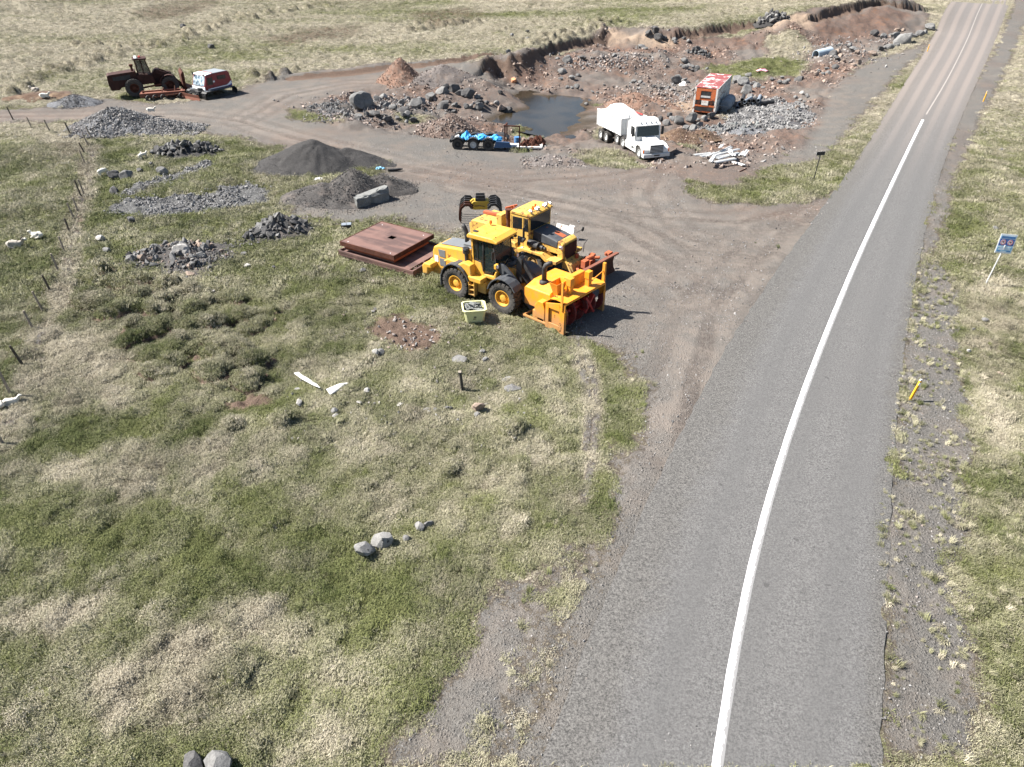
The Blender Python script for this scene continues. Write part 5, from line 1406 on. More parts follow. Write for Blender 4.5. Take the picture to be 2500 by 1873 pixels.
b = MB(); b.box(.02,.042,-.52,.52,1.55,2.25); b.box(.02,.042,-1.0,1.0,.88,1.32); b.box(.02,.042,-.95,.95,.25,.66); b.obj('machine_bay', M['black'], CN)
b = MB(); b.box(-.03,.02,-.36,.36,.86,1.30); b.obj('control_box', M['white_dirty'], CN)
b = MB(); b.box(-.01,.03,-.5,.5,1.62,1.80); b.obj('fan_louvre', M['galv'], CN)
for sd in (-1, 1):
    b = MB(); b.cyl((-.02,sd*.68,1.1),(.03,sd*.68,1.1),.17,n=14); b.obj('fan', M['rust_and_shade'], CN)
b = MB(); b.box(.1,Lc,-1.15,1.15,.02,.14); b.box(Lc-.05,Lc,-1.2,1.2,.1,Hc-.05); b.obj('floor_frame', M['rust_and_shade'], CN)
def gpz(px, py, dz=0):
    p = gp(px, py); return Vector((p[0], p[1], p[2] + dz))
a_ = gpz(1768, 276, .62); b_ = a_ + Vector((math.cos(hC) * 3.2, math.sin(hC) * 3.2, .1))
b = MB(); 
b.lathe([(.0,-1.6),(.35,-1.6),(.55,-1.5),(.62,-1.35),(.62,1.35),(.55,1.5),(.0,1.6)], 24)
b.lathe([(.635,-.9),(.66,-.9),(.66,-.82),(.635,-.82)], 24); b.lathe([(.635,.82),(.66,.82),(.66,.9),(.635,.9)], 24)
o = b.obj('storage_tank', M['steel_grey'], None, smooth=False); o.location = (a_ + b_) / 2; o.rotation_euler = (0, 0, hC - math.pi / 2)
tag(o, 'blue-grey cylindrical tank lying along the shaded side of the container', 'tank')
b = MB()
for k in range(7): b.box(-.62+.2*k,-.54+.2*k,0,1.35,-.02,.0)
for y in (.0,.65,1.3): b.box(-.66,.66,y,y+.06,-.06,-.02)
o = b.obj('pallet_grid', M['steel_grey'], None); o.location = gpz(1757, 279, .95); o.rotation_euler = (R(-62), 0, hC - math.pi / 2)
tag(o, 'grey slatted grid propped against the end of the blue-grey tank', 'grid')
pc = gpz(1818, 262)
for k in range(11):
    a = R(52) + random.gauss(0, .22); Lp = random.uniform(2.0, 3.0)
    b = MB(); n_ = 14; r1, r2 = .20, .165
    d = Vector((math.cos(a), math.sin(a), 0)) * Lp
    v = []; f = []
    q_ = d.to_track_quat('Z', 'Y')
    for (p, r_) in ((Vector(), r1), (d, r1), (d, r2), (Vector(), r2)):
        v += [p + q_ @ Vector((r_ * math.cos(2*math.pi*i/n_), r_ * math.sin(2*math.pi*i/n_), 0)) for i in range(n_)]
    for w_ in range(4):
        for i in range(n_): f.append((w_*n_+i, w_*n_+(i+1)%n_, ((w_+1)%4)*n_+(i+1)%n_, ((w_+1)%4)*n_+i))
    o = b.add(v, f).obj('drain_pipe', M['black'] if k % 3 else M['steel_grey'])
    lay = k // 5
    px_, py_ = pc.x - 1.0 + .46 * (k % 5) + .2 * lay, pc.y - .6 - .12 * (k % 5)
    o.location = (px_, py_, gz(px_, py_) + .24 + .34 * lay)
    tag(o, f"{'dark' if k % 3 else 'grey'} pipe, {('first','second','third','fourth','fifth')[k % 5]} from left in the {('bottom','middle','top')[lay]} layer of the pipe heap", 'pipe', 'pipes heaped beside the container')

# ------------------------------------------------------------------ scrap crash barriers
rp = (((1694,380),(1735,375)),((1709,392),(1740,383)),((1742,388),(1784,366)),((1742,392),(1802,370)),((1745,398),(1782,390)),((1748,404),(1800,387)),((1742,413),(1792,404)),((1731,414),(1742,398)),((1722,401),(1740,394)),((1778,388),(1790,402)),((1780,380),(1783,395)),((1806,378),(1813,370)),((1815,380),(1825,371)),((1754,381),(1760,374)),((1790,398),(1815,410)))
for k, (pa, pb) in enumerate(rp):
    A_, B_ = gpz(*pa, .18 + .045 * k), gpz(*pb, .22 + .05 * k)
    if k in (0, 11, 12, 14): A_.z -= .1 + .045 * k; B_.z -= .1 + .05 * k
    d = B_ - A_
    b = MB(); Lr = d.length; w_ = .17
    pr = [(-w_,0),(-w_*.7,.07),(-w_*.3,.07),(0,.0),(w_*.3,.07),(w_*.7,.07),(w_,0)]
    v = [(0, y, z) for y, z in pr] + [(Lr, y, z) for y, z in pr] + [(0, y, z - .02) for y, z in pr] + [(Lr, y, z - .02) for y, z in pr]
    f = [(i, i+1, i+8, i+7) for i in range(6)] + [(14+i, 21+i, 22+i, 15+i) for i in range(6)]
    f += [(0,7,21,14),(6,20,27,13)] + [(i,14+i,15+i,i+1) for i in range(6)] + [(7+i,8+i,22+i,21+i) for i in range(6)]
    o = b.add(v, f).obj('crash_barrier', M['galv'])
    o.location = A_; qd = d.to_track_quat('X', 'Z'); o.rotation_mode = 'QUATERNION'
    from mathutils import Quaternion
    o.rotation_quaternion = qd @ Quaternion((1, 0, 0), random.uniform(-.5, .5))
    tag(o, f"{('long' if Lr > 2.6 else 'middling' if Lr > 1.6 else 'short')} bent galvanised barrier rail, {['first','second','third','fourth','fifth','sixth','seventh','eighth','ninth','tenth','eleventh','twelfth','thirteenth','fourteenth','fifteenth'][sorted(range(15), key=lambda i: rp[i][0][0]).index(k)]} from left in the scrap heap", 'crash barrier', 'barrier rails scrapped beside the track')

# ------------------------------------------------------------------ covered three-axle trailer, gate frame, slab, drum
t1, t2 = gp(1108, 365), gp(1186, 369)
ang = math.atan2((t2 - t1)[1], (t2 - t1)[0]) - .02
TR = thing('bogie_trailer', 'low black three-axle trailer heaped with blue sheets at the track edge', 'trailer', (t1[0], t1[1], min(t1[2], t2[2])), ang)
for x in (.35, 1.75, 3.1):
    for y in (.2, 1.75): wheel(TR, x, y, .5, .5, .32, -1 if y < 1 else 1, M['black'] if x < 1.5 or x > 3 else M['galv'], 26, .55, .012, chunky=False)
b = MB(); b.box(-.4,4.2,.45,.6,.62,.82); b.box(-.4,4.2,1.35,1.5,.62,.82); b.box(-.4,-.2,.3,1.7,.62,.85); b.box(3.9,4.2,.3,1.7,.62,.85); b.obj('chassis', M['black'], TR)
for x in (.35, 1.75, 3.1):
    b = arc_fender(MB(), x, .5, .60, .03, -.05, .42, 15, 165); b.obj('mudguard', M['black'], TR)
    b = arc_fender(MB(), x, .5, .60, .03, 1.55, 2.0, 15, 165); b.obj('mudguard', M['black'], TR)
b = arc_fender(MB(), 4.1, .15, 1.0, .04, .9, 2.0, 40, 170); b.obj('tail_guard', M['black'], TR)
b = MB(); b.prism([(3.6,.30),(3.8,.85),(5.0,.80),(5.2,.35)], -.05, .12); b.obj('side_sheet', M['navy'], TR)
def crumple(name, cx, cy, w, d, h, mat, seed, par=None):
    n_ = 9; v = []; f = []; r = random.Random(seed)
    for i in range(n_):
        for j in range(n_):
            x = (i / (n_ - 1) - .5) * w; y = (j / (n_ - 1) - .5) * d
            e = (1 - (2 * i / (n_ - 1) - 1) ** 2) * (1 - (2 * j / (n_ - 1) - 1) ** 2)
            v.append((cx + x + r.gauss(0, .05), cy + y + r.gauss(0, .05), h * (.25 + .75 * e) * r.uniform(.55, 1.15)))
    for i in range(n_ - 1):
        for j in range(n_ - 1): f.append((i*n_+j, (i+1)*n_+j, (i+1)*n_+j+1, i*n_+j+1))
    return MB().add(v, f).obj(name, mat, par)
tl = []
for k, (cx, cy, w, d, h, mt) in enumerate(((1.1,.7,1.0,1.0,.75,'blue_tarp'),(2.6,.6,1.3,.9,.65,'blue_tarp'),(3.7,.6,1.2,.8,.55,'blue_tarp'),(.3,.6,.6,.7,.5,'white'),(1.9,.5,.7,.6,.45,'signcyan'),(3.1,.35,.8,.5,.42,'white'),(2.1,1.1,.7,.7,.5,'navy'))):
    o = crumple('crumpled_sheet', cx, cy, w, d, h, M[mt], 60 + k)
    o.location = (TR.location[0], TR.location[1], TR.location[2] + .78); o.rotation_euler = (0, 0, ang)
    tag(o, ('bright blue crumpled sheet over the left axle of the black trailer','bright blue crumpled sheet over the middle of the black trailer','bright blue crumpled sheet at the right end of the black trailer','white scrap at the left end of the black trailer','pale blue crumpled sheet in the middle of the black trailer','white scrap sheet near the right wheel of the black trailer','dark blue crumpled sheet at the back of the black trailer')[k], 'sheet', 'sheets heaped on the black trailer')
g1, g2 = gp(1233, 366), gp(1268, 368)
d_ = Vector((g2[0] - g1[0], g2[1] - g1[1], 0)); ga = math.atan2(d_.y, d_.x); gl = d_.length
GF = thing('portal_frame', 'rusty steel portal frame standing beside the blue-covered trailer', 'frame', (g1[0], g1[1], min(g1[2], g2[2])), ga)
for x, y in ((0,0),(0,.9),(gl,.0)): MB().box(x-.05,x+.05,y-.05,y+.05,0,2.1).obj('post', M['rust_and_shade'], GF)
b = MB(); b.box(-.05,gl+.05,-.05,.05,2.1,2.2); b.box(-.05,.05,.05,.95,2.1,2.2); b.obj('top_bar', M['rust_and_shade'], GF)
b = MB(); b.box(-1.4,2.6,-.6,.6,.1,.28); b.box(-1.2,-1.1,-.6,.6,0,.1); b.box(2.2,2.3,-.6,.6,0,.1); o = b.obj('flat_slab', M['white_dirty'], None, .02); o.location = gpz(1255, 361, .0); o.rotation_euler = (0, 0, ang)
tag(o, 'long flat whitish slab lying under the rusty portal frame', 'slab')
b = MB(); b.cyl((0,0,0),(0,0,.88),.3,n=20); b.cyl((0,0,.28),(0,0,.31),.315,n=20); b.cyl((0,0,.58),(0,0,.61),.315,n=20); b.cyl((0,0,.86),(0,0,.9),.31,n=20)
o = b.obj('oil_drum', M['blue']); o.location = gpz(1263, 352); tag(o, 'blue steel drum standing behind the rusty portal frame', 'drum')
for k, (px, py, h_) in enumerate(((1284,362,.1),(1296,358,.15),(1306,360,.1),(1314,357,.18),(1300,362,.05))):
    o = crumple('rusty_scrap', 0, 0, 1.3, .8, .7 + h_, M['rust_and_shade'], 90 + k); o.location = gpz(px, py, -.1)
    tag(o, f"dark rusty tangled scrap, {('first','third','fourth','fifth','second')[k]} from the left beside the whitish slab", 'scrap', 'rusty scrap lumps beside the slab')

# ------------------------------------------------------------------ rusty old loader at the far left
rh2, fh2 = at(333.4, 217.5, .55), at(412.7, 210.5, .6)
hd2 = R(27)
OL = thing('wheel_loader', 'derelict rust-brown wheel loader with raised cab, standing at the field edge', 'wheel loader', (0, 0, 0), hd2)
WB2 = 3.7
fv = np.array([math.cos(hd2), math.sin(hd2)]); lv = np.array([-fv[1], fv[0]])
og = (rh2[:2] + fh2[:2]) / 2 + lv * 1.05 - fv * WB2 / 2
OL.location = (og[0], og[1], gz(*(og + fv * 1.5)) + .05)
RS = M['rust_red']
for x in (0, WB2):
    for sd in (-1, 1): wheel(OL, x, sd * 1.08, .92, .92, .66, sd, M['rust_and_shade'], 20, .5, .06)
b = MB(); b.prism([(-2.3,.75),(-2.45,1.3),(-2.4,2.25),(-2.2,2.35),(.55,2.55),(.65,1.1),(-1.2,1.0),(-1.5,.75)], -.85, .85); b.obj('engine_hood', RS, OL, .06)
for sd in (-1, 1):
    b = MB(); b.prism([(-1.9,1.75),(-1.9,2.1),(-.1,2.25),(-.1,1.75)], sd * .86, sd * .88); b.obj('side_panel', M['black'], OL)
b = MB(); b.prism([(.5,1.1),(.5,2.1),(.9,2.15),(2.1,2.1),(2.3,1.2)], -.95, .95); b.obj('cab_base', RS, OL, .04)
b = MB()
for sd in (-1, 1):
    for a, c_ in (((.75,2.1),(.72,3.6)),((1.35,2.1),(1.3,3.6)),((2.05,2.1),(1.75,3.6))): b.bar((a[0],sd*.70,a[1]),(c_[0],sd*.66,c_[1]),.09,.09)
b.obj('cab_pillar', RS, OL)
b = MB()
for sd in (-1, 1): b.prism([(.80,2.15),(.78,3.55),(1.72,3.55),(2.0,2.15)], sd * .66, sd * .668)
b.obj('cab_glass', M['glass'], OL)
b = MB(); b.prism([(.55,3.6),(.55,3.75),(1.95,3.75),(1.95,3.6)], -.82, .82); b.obj('cab_roof', RS, OL, .04)
b = MB(); b.box(.75,1.0,-.75,.75,3.76,3.84); b.obj('lamp_bar', M['signwhite'], OL)
b = MB(); b.box(1.2,1.4,-.2,.1,3.76,3.9); b.obj('beacon', M['signred'], OL)
b = MB(); b.cyl((.25,-.4,2.5),(.25,-.4,3.0),.12,n=10); b.cyl((.25,-.4,3.0),(.25,-.4,3.2),.2,n=10); b.obj('air_intake', M['rust_and_shade'], OL)
b = MB(); b.prism([(2.1,.7),(2.1,2.0),(2.5,2.5),(2.9,2.5),(3.4,1.5),(4.2,1.1),(4.2,.7)], -.5, .5); b.obj('front_frame', RS, OL, .03)
for sd in (-1, 1):
    b = MB(); b.prism([(2.5,2.2),(2.7,2.55),(3.6,2.15),(4.7,1.1),(5.2,.55),(5.0,.35),(4.2,.95),(3.3,1.65)], sd * .6, sd * .78); b.obj('lift_arm', RS, OL, .02)
    b = arc_fender(MB(), WB2, .92, 1.02, .06, sd * .75, sd * 1.4, 60, 160); b.obj('fender', RS, OL)
b = MB(); b.prism([(5.0,.15),(5.0,1.9),(5.2,2.2),(5.35,2.1),(5.3,.6),(6.1,.25),(6.2,.1)], -1.4, 1.4); b.obj('bucket', M['rust_and_shade'], OL)

# ------------------------------------------------------------------ red and white snow groomer
sA, sB = gp(508, 241), gp(567, 227)
hS = math.atan2((sA - sB)[1], (sA - sB)[0])
SC = thing('snow_groomer', 'red and white tracked snow groomer with blue-white stripe parked nose to the left', 'snow groomer', (0, 0, 0), hS)
fs = np.array([math.cos(hS), math.sin(hS)]); ls = np.array([-fs[1], fs[0]])
sm = (sA[:2] + sB[:2]) / 2 - ls * -1.35
sm = (sA[:2] + sB[:2]) / 2 - ls * 1.3 if np.dot(-ls, [0, 1]) > 0 else (sA[:2] + sB[:2]) / 2 + ls * 1.3
SC.location = (sm[0], sm[1], gz(*sm))
for sd in (-1, 1):
    b = MB(); P_ = []
    for a in np.linspace(90, 270, 10): P_.append((-1.75 + .36 * math.cos(R(a)), .46 + .36 * math.sin(R(a))))
    for a in np.linspace(-90, 90, 10): P_.append((1.75 + .36 * math.cos(R(a)), .46 + .36 * math.sin(R(a))))
    for i in range(len(P_)):
        a, c_ = P_[i], P_[(i + 1) % len(P_)]
        m_ = max(1, int(math.hypot(c_[0] - a[0], c_[1] - a[1]) / .25))
        b.prism([a, c_, (c_[0] * .985, c_[1] * .94 + .03), (a[0] * .985, a[1] * .94 + .03)], sd * .78, sd * 1.72)
    for k in range(15):
        x = -1.8 + 3.6 * k / 14; b.box(x-.03,x+.03,sd*.76,sd*1.74,.80,.88); b.box(x-.03,x+.03,sd*.76,sd*1.74,.03,.1)
    for k in range(4):
        z = .2 + .15 * k; b.box(2.05,2.16,sd*.76,sd*1.74,z,z+.05)
    b.obj('track', M['black'], SC)
    b = MB(); b.box(-1.7,1.7,sd*.95,sd*1.6,.845,.865); b.obj('track_cover', M['steel_grey'], SC)
    b = MB(); b.prism([(-1.3,1.72),(-1.3,2.12),(-.2,2.15),(-.2,1.75)], sd * 1.125, sd * 1.14); b.obj('side_window', M['dark_glass'], SC)
    b = MB(); b.prism([(.45,1.35),(.45,2.1),(1.05,2.08),(1.2,1.35)], sd * 1.125, sd * 1.14); b.obj('door_window', M['dark_glass'], SC)
    b = MB(); b.prism([(-1.95,1.12),(-1.95,1.42),(-1.3,1.05),(1.2,.98),(1.2,.90),(-1.4,.95)], sd * 1.122, sd * 1.132); b.obj('stripe', M['signwhite'], SC)
    b = MB(); b.prism([(-1.96,.98),(-1.96,1.10),(-1.5,.97),(-1.5,.9)], sd * 1.122, sd * 1.134); b.obj('stripe', M['signblue'], SC)
    b = MB(); b.box(.2,.4,sd*1.124,sd*1.136,1.55,1.72); b.obj('badge', M['signwhite'], SC)
    b = MB(); b.bar((1.1,sd*.9,2.36),(1.35,sd*1.0,2.42),.03,.03); b.box(1.3,1.36,sd*.85,sd*1.05,2.3,2.55); b.obj('mirror', M['black'], SC)
b = MB(); b.prism([(-2.0,.85),(-2.05,1.3),(-1.85,2.35),(-1.6,2.45),(.5,2.42),(.5,.85)], -1.12, 1.12); b.obj('rear_cabin', paint('maroon paint', (.20,.018,.022), .4, .3), SC, .05)
b = MB(); b.prism([(.5,.85),(.5,2.42),(1.15,2.35),(1.55,1.25),(1.55,.85)], -1.12, 1.12); b.obj('front_cab', paint('maroon paint', (.20,.018,.022), .4, .3), SC, .05)
b = MB(); b.prism([(-1.85,2.42),(-1.6,2.50),(.3,2.48),(.3,2.42)], -1.06, 1.06); b.obj('roof_rear', M['roof_grey'], SC, .03)
b = MB(); b.prism([(.3,2.42),(.3,2.50),(1.1,2.44),(1.2,2.34)], -1.08, 1.08); b.obj('roof_front', M['signwhite'], SC, .03)
MB().box(.25,.4,-1.07,1.07,2.48,2.52).obj('roof_stripe', M['red'], SC)
pane('windscreen', M['sky_glass'], SC, [(1.545,-.98,1.30),(1.545,.98,1.30),(1.185,.95,2.28),(1.185,-.95,2.28)], .02)
b = MB(); b.box(1.5,1.62,-1.1,1.1,.9,1.22); b.obj('front_band', M['signwhite'], SC, .02)
b = MB(); b.box(1.45,2.3,-.8,.8,.55,.85); b.bar((2.2,-.5,.6),(2.9,-.6,.45),.1,.1); b.bar((2.2,.5,.6),(2.9,.6,.45),.1,.1); b.bar((1.9,0,.8),(2.8,0,1.0),.06,.06); b.cyl((1.7,.4,.85),(1.7,.4,1.1),.3,n=12); b.obj('front_frame', M['black'], SC)
b = MB(); b.box(1.55,1.62,-.6,.6,1.25,1.29); b.bar((1.62,-.2,1.3),(1.45,-.6,1.8),.02,.02); b.bar((1.62,.3,1.3),(1.45,.0,1.8),.02,.02); b.obj('wiper', M['black'], SC)
b = MB()
for y0, y1, t_ in ((-1.7,-.2,.15),(-.2,1.7,0)): b.prism([(2.9,.05),(2.85,.35),(2.95,.66),(3.0,.66),(2.92,.35),(2.97,.05)], y0, y1)
b.obj('blade', M['brown_orange'], SC)
# old plough frames
fA, fB = gp(345, 247), gp(455, 237)
fa = math.atan2((fB - fA)[1], (fB - fA)[0]); fl = np.hypot(*(fB - fA)[:2])
PF = thing('harrow', 'rusty orange implement frame lying before the derelict loader', 'farm implement', (fA[0], fA[1], gz(*fA[:2])), fa)
b = MB(); b.box(0,fl,0,.25,.35,.75); b.box(.2,fl-.5,.9,1.1,.6,.85); b.box(.1,.3,.2,1.9,.5,.75); b.box(fl*.5,fl*.5+.2,.2,1.9,.5,.75); b.box(fl-.4,fl-.2,.2,1.9,.5,.75); b.box(.5,fl*.6,.3,.8,.62,.72); b.box(fl*.6,fl,.4,1.4,.55,.66)
b.obj('frame', M['brown_orange'], PF, .02)
b = MB(); b.bar((-.3,1.7,.95),(fl*.7,1.9,1.35),.16,.16); b.bar((fl*.2,-.2,.3),(fl,-.25,.55),.12,.12); b.bar((fl*.4,-.1,.2),(fl*.55,.6,1.1),.08,.08); b.bar((fl*.75,-.1,.1),(fl*.8,.7,1.2),.08,.08); b.obj('drawbar', M['rust_and_shade'], PF)
for x, y in ((.8,-.35),(1.5,-.3),(2.3,-.4),(fl*.78,.1),(fl*.9,-.3)):
    b = MB(); b.lathe([(.18,-.05),(.30,-.05),(.30,.05),(.18,.05),(.18,-.05)], 16); o = b.obj('wheel_ring', M['black'], PF); o.location = (x, y, .32); o.rotation_euler = (0, 0, .5)

# ------------------------------------------------------------------ signs and markers
def post_between(name, lab, cat, base_px, top_px, h, r, mat, n=10):
    p = gp(*base_px); q = at(*top_px, p[2] + h)
    th_ = thing(name, lab, cat, p); return th_, Vector((q[0] - p[0], q[1] - p[1], h)).normalized()
# information sign
p = gp(2405, 696)
IS = thing('information_sign', 'blue and white information sign with two round prohibition symbols on a leaning grey pole', 'sign', p, R(-4), rx=R(1), ry=R(0))
b = MB(); b.cyl((0,0,-.1),(.17,.0,2.35),.035,n=12); b.obj('pole', M['galv'], IS)
BD = bpy.data.objects.new('panel', None)
Mb = T(.165,-.06,1.90,R(0),R(4),R(-9))
w_, h_ = .44, .52
MB().box(-w_,w_,0,.02,-h_*.0,h_*2,Mb).obj('panel', M['signwhite'], IS, .004)
bpy.data.objects.remove(BD)
fz = -.004
MB().box(-w_+.05,w_-.05,fz,0,.42,.78,Mb).obj('blue_field', M['signblue'], IS)
MB().box(-w_+.05,w_-.05,fz,0,.07,.40,Mb).obj('blue_field', M['signcyan'], IS)
MB().box(-w_+.05,w_-.05,fz,0,.80,.97,Mb).obj('title_field', M['signcyan'], IS)
b = MB()
for z0, z1, x0, x1 in ((.32,.36,-.36,.33),(.255,.285,-.26,.28),(.19,.23,-.30,.30),(.10,.125,-.14,.12),(.93,.955,-.36,.36)): b.box(x0,x1,fz*2,fz,z0,z1,Mb)
b.obj('text_lines', M['signwhite'], IS)['kind'] = 'stuff'
b = MB()
for z0, z1 in ((.87,.90),(.82,.85)): b.box(-.36,.36,fz*2,fz,z0,z1,Mb)
b.box(-.36,-.2,fz*2,fz,.10,.13,Mb); b.box(.18,.36,fz*2,fz,.10,.13,Mb)
b.obj('title_lines', M['signblue'], IS)['kind'] = 'stuff'
for x in (-.19, .19):
    b = MB(); b.cyl(Mb @ Vector((x,fz,.60)), Mb @ Vector((x,fz*2,.60)), .145, n=24); b.obj('round_symbol', M['signwhite'], IS)
    b = MB(); n_ = 28; v = []
    for i in range(n_):
        a = 2*math.pi*i/n_
        for r_ in (.105,.135): v.append(Mb @ Vector((x + r_*math.cos(a), fz*2.6, .60 + r_*math.sin(a))))
    f = [(2*i, 2*i+1, (2*i+3) % (2*n_), (2*i+2) % (2*n_)) for i in range(n_)]
    b.add(v, f); k = len(b.v); b.box(-.10,.10,fz*2.6,fz*2.2,-.012,.012, Mb @ T(x,0,.60,0,R(45))); b.obj('red_ring', M['signred'], IS)
    b = MB(); b.box(-.05,.05,fz*2.3,fz*2,-.02,.03, Mb @ T(x,0,.60)); b.box(-.02,.06,fz*2.3,fz*2,.03,.05, Mb @ T(x,0,.60)); b.obj('pictogram', M['black'], IS)
# sign seen from the back
p = gp(1987, 437)
BS = thing('road_sign', 'small dark road sign on a black post, seen from behind at the yard corner', 'sign', p, R(14))
MB().cyl((0,0,-.1),(.06,0,1.95),.04,n=10).obj('post', M['black'], BS)
MB().box(-.30,.42,-.03,.0,1.88,2.16).obj('sign_plate', M['black'], BS, .005)
MB().box(-.30,.42,.0,.006,1.88,2.16).obj('sign_face', M['signwhite'], BS)
for px, py, lab, ln in ((2222, 975, 'yellow reflector post leaning right beside the near verge gravel', .17), (2400, 250, 'yellow reflector post on the right verge, farther up the road', .06), (2264, 126, 'yellow reflector post on the left verge where the road rises away', .03)):
    p = gp(px, py)
    RP = thing('marker_post', lab, 'marker post', (p[0], p[1], p[2]), R(10), ry=ln)
    MB().prism([(-.06,-.1),(-.055,1.0),(.055,1.0),(.06,-.1)], -.035, .035).obj('post', M['marker'], RP, .015)
    MB().prism([(-.055,1.0),(-.05,1.08),(.05,1.08),(.055,1.0)], -.035, .035).obj('cap', M['galv'], RP, .01)
    MB().box(-.04,.04,-.042,-.035,.78,.92).obj('reflector', M['signwhite'], RP)

# ------------------------------------------------------------------ fence on the left
FP = [(33,293),(78,313),(124,325),(172,328),(226,340),(216,355),(210,378),(209,402),(206,475),(198,478),(190,515),(181,535),(172,572),(159,618),(144,664),(123,709),(104,756),(82,805),(57,892),(30,970),(8,1085)]
FPT = {0:(23,277),4:(221,315),9:(188,445),18:(40,847)}
FN = thing('wire_fence', 'old wire fence of leaning grey wooden posts across the left pasture', 'fence', gp(190, 515))
tops = []
for k, (px, py) in enumerate(FP):
    p = gp(px, py); o0_ = Vector(FN.location)
    h = 1.15 + random.gauss(0, .08)
    lean = Vector((-.12 + random.gauss(0, .05), random.gauss(0, .05), 1)).normalized() * h
    b = MB(); base = Vector(p) - o0_
    b.cyl(base - Vector((0,0,.15)), base + lean, .065, .055, n=7); b.obj('post', M['wood'] if k % 3 else M['wood_dark'], FN)
    tops.append((base, lean))
for lv_ in (.45, .7, .93):
    for k in range(len(tops) - 1):
        if k == 8: continue
        a, c_ = tops[k], tops[k + 1]
        b = MB(); A_ = a[0] + a[1] * lv_; B_ = c_[0] + c_[1] * lv_; Md = (A_ + B_) / 2 - Vector((0,0,.03))
        b.tube([A_, Md, B_], .004, 4); b.obj('wire', M['rust_and_shade'], FN)
# single stake
p = gp(1129, 949)
ST = thing('wooden_stake', 'short dark weathered stake standing alone in the grass', 'stake', p, 0)
MB().cyl((0,0,-.1),(-.07,.03,.95),.075,.07,n=9).obj('post', M['wood_dark'], ST)
MB().box(-.16,-.02,-.05,.12,.945,.99).obj('split_top', M['wood'], ST)
# white plank and bent sheet
A_, B_ = gpz(724, 912, .26), gpz(783, 964, .20)
b = MB(); b.prism([(0,-.10),(.05,.14),(.9,.18),((B_-A_).length*.8,.10),((B_-A_).length,-.02),((B_-A_).length*.8,-.10)], 0, .03); o = b.obj('white_plank', M['white'])
o.location = A_; o.rotation_mode = 'QUATERNION'; o.rotation_quaternion = (B_ - A_).to_track_quat('X', 'Y') @ Quaternion((1, 0, 0), R(-15))
tag(o, 'long white tapering board lying in grass left of the curved white piece', 'board')
v, f = [], []
for i in range(13):
    t_ = i / 12
    for j in range(5):
        s_ = j / 4 - .5
        v.append((t_ * 1.45, s_ * (.62 - .52 * max(0, t_ - .55) / .45) + .25 * t_ * t_, .06 + .16 * math.sin(t_ * 3.1) * (1 - 3 * s_ * s_)))
for i in range(12):
    for j in range(4): f.append((i*5+j, (i+1)*5+j, (i+1)*5+j+1, i*5+j+1))
b = MB().add(v, f); o = b.obj('white_fender', M['white'], smooth=True); m_ = o.modifiers.new('thick', 'SOLIDIFY'); m_.thickness = .02
o.scale = (.72, .8, .9); o.location = gpz(803, 968, .16); o.rotation_euler = (0, 0, R(32)); tag(o, 'curved white moulded piece lying beside bare soil right of the white board', 'fender')
# litter
def litter(px, py, w, d, h, mat, lab, cat, rz=0):
    o = crumple(cat.replace(' ', '_'), 0, 0, w, d, h, M[mat], int(px)); o.location = gpz(px, py, .02); o.rotation_euler = (0, 0, rz); tag(o, lab, cat)
b = MB(); b.box(-.34,.34,-.24,.24,0,.26); o = b.obj('black_case', M['black'], None, .02); o.location = gpz(846, 552); o.rotation_euler = (0, 0, R(12)); tag(o, 'black box with pale lid lying in grass behind the steel platforms', 'box')
MB().box(-.31,-.01,-.22,.22,.26,.29).obj('lid', M['steel_grey'], o); MB().box(.02,.32,-.22,.22,.26,.29).obj('lid', M['steel_grey'], o)
litter(928, 416, .7, .35, .2, 'signcyan', 'pale blue plastic scrap between the two dark gravel heaps', 'plastic scrap')
litter(1860, 180, 1.6, .7, .35, 'pink', 'pink plastic sheet on the mossy pit floor beyond the container', 'plastic sheet')
litter(1667, 213, 1.0, .9, .6, 'white_dirty', 'white broken crate by the stones left of the container', 'crate')
litter(781, 442, .8, .6, .15, 'white', 'white rag on the grass left of the lower gravel heap', 'rag')
litter(865, 414, .5, .2, .15, 'white', 'small white scrap at the foot of the black gravel heap', 'scrap')
b = MB(); b.cyl((0,0,.1),(1.0,.3,.1),.1,n=10); b.cyl((1.0,.3,.1),(1.15,.35,.1),.06,n=8); o = b.obj('gas_bottle', M['black']); o.location = gpz(947, 420); tag(o, 'black cylinder lying at the track edge right of the blue scrap', 'cylinder')
b = MB(); b.tube([gpz(1805,424,.03) - gpz(1805,424), gpz(1822,414,.05) - gpz(1805,424)], .04, 6); o = b.obj('rusty_bar', M['rust_and_shade']); o.location = gpz(1805, 424); tag(o, 'rusty bar on the ground below the scrapped barrier rails', 'bar')
# culvert pipe
pc = gpz(1991, 136, .3); d = Vector((2.6, 1.4, .25)); q_ = d.to_track_quat('Z', 'Y'); v = []; f = []; n_ = 24
for p_, r_ in ((Vector(), .62), (d, .62), (d, .56), (Vector(), .56)): v += [p_ + q_ @ Vector((r_*math.cos(2*math.pi*i/n_), r_*math.sin(2*math.pi*i/n_), 0)) for i in range(n_)]
for w_ in range(4):
    for i in range(n_): f.append((w_*n_+i, w_*n_+(i+1)%n_, ((w_+1)%4)*n_+(i+1)%n_, ((w_+1)%4)*n_+i))
o = MB().add(v, f).obj('culvert_pipe', paint('pale blue grey pipe', (.36,.44,.50), .6, .3)); o.location = pc
tag(o, 'pale blue-grey culvert pipe with a dark mouth sticking out of the boulders', 'pipe')

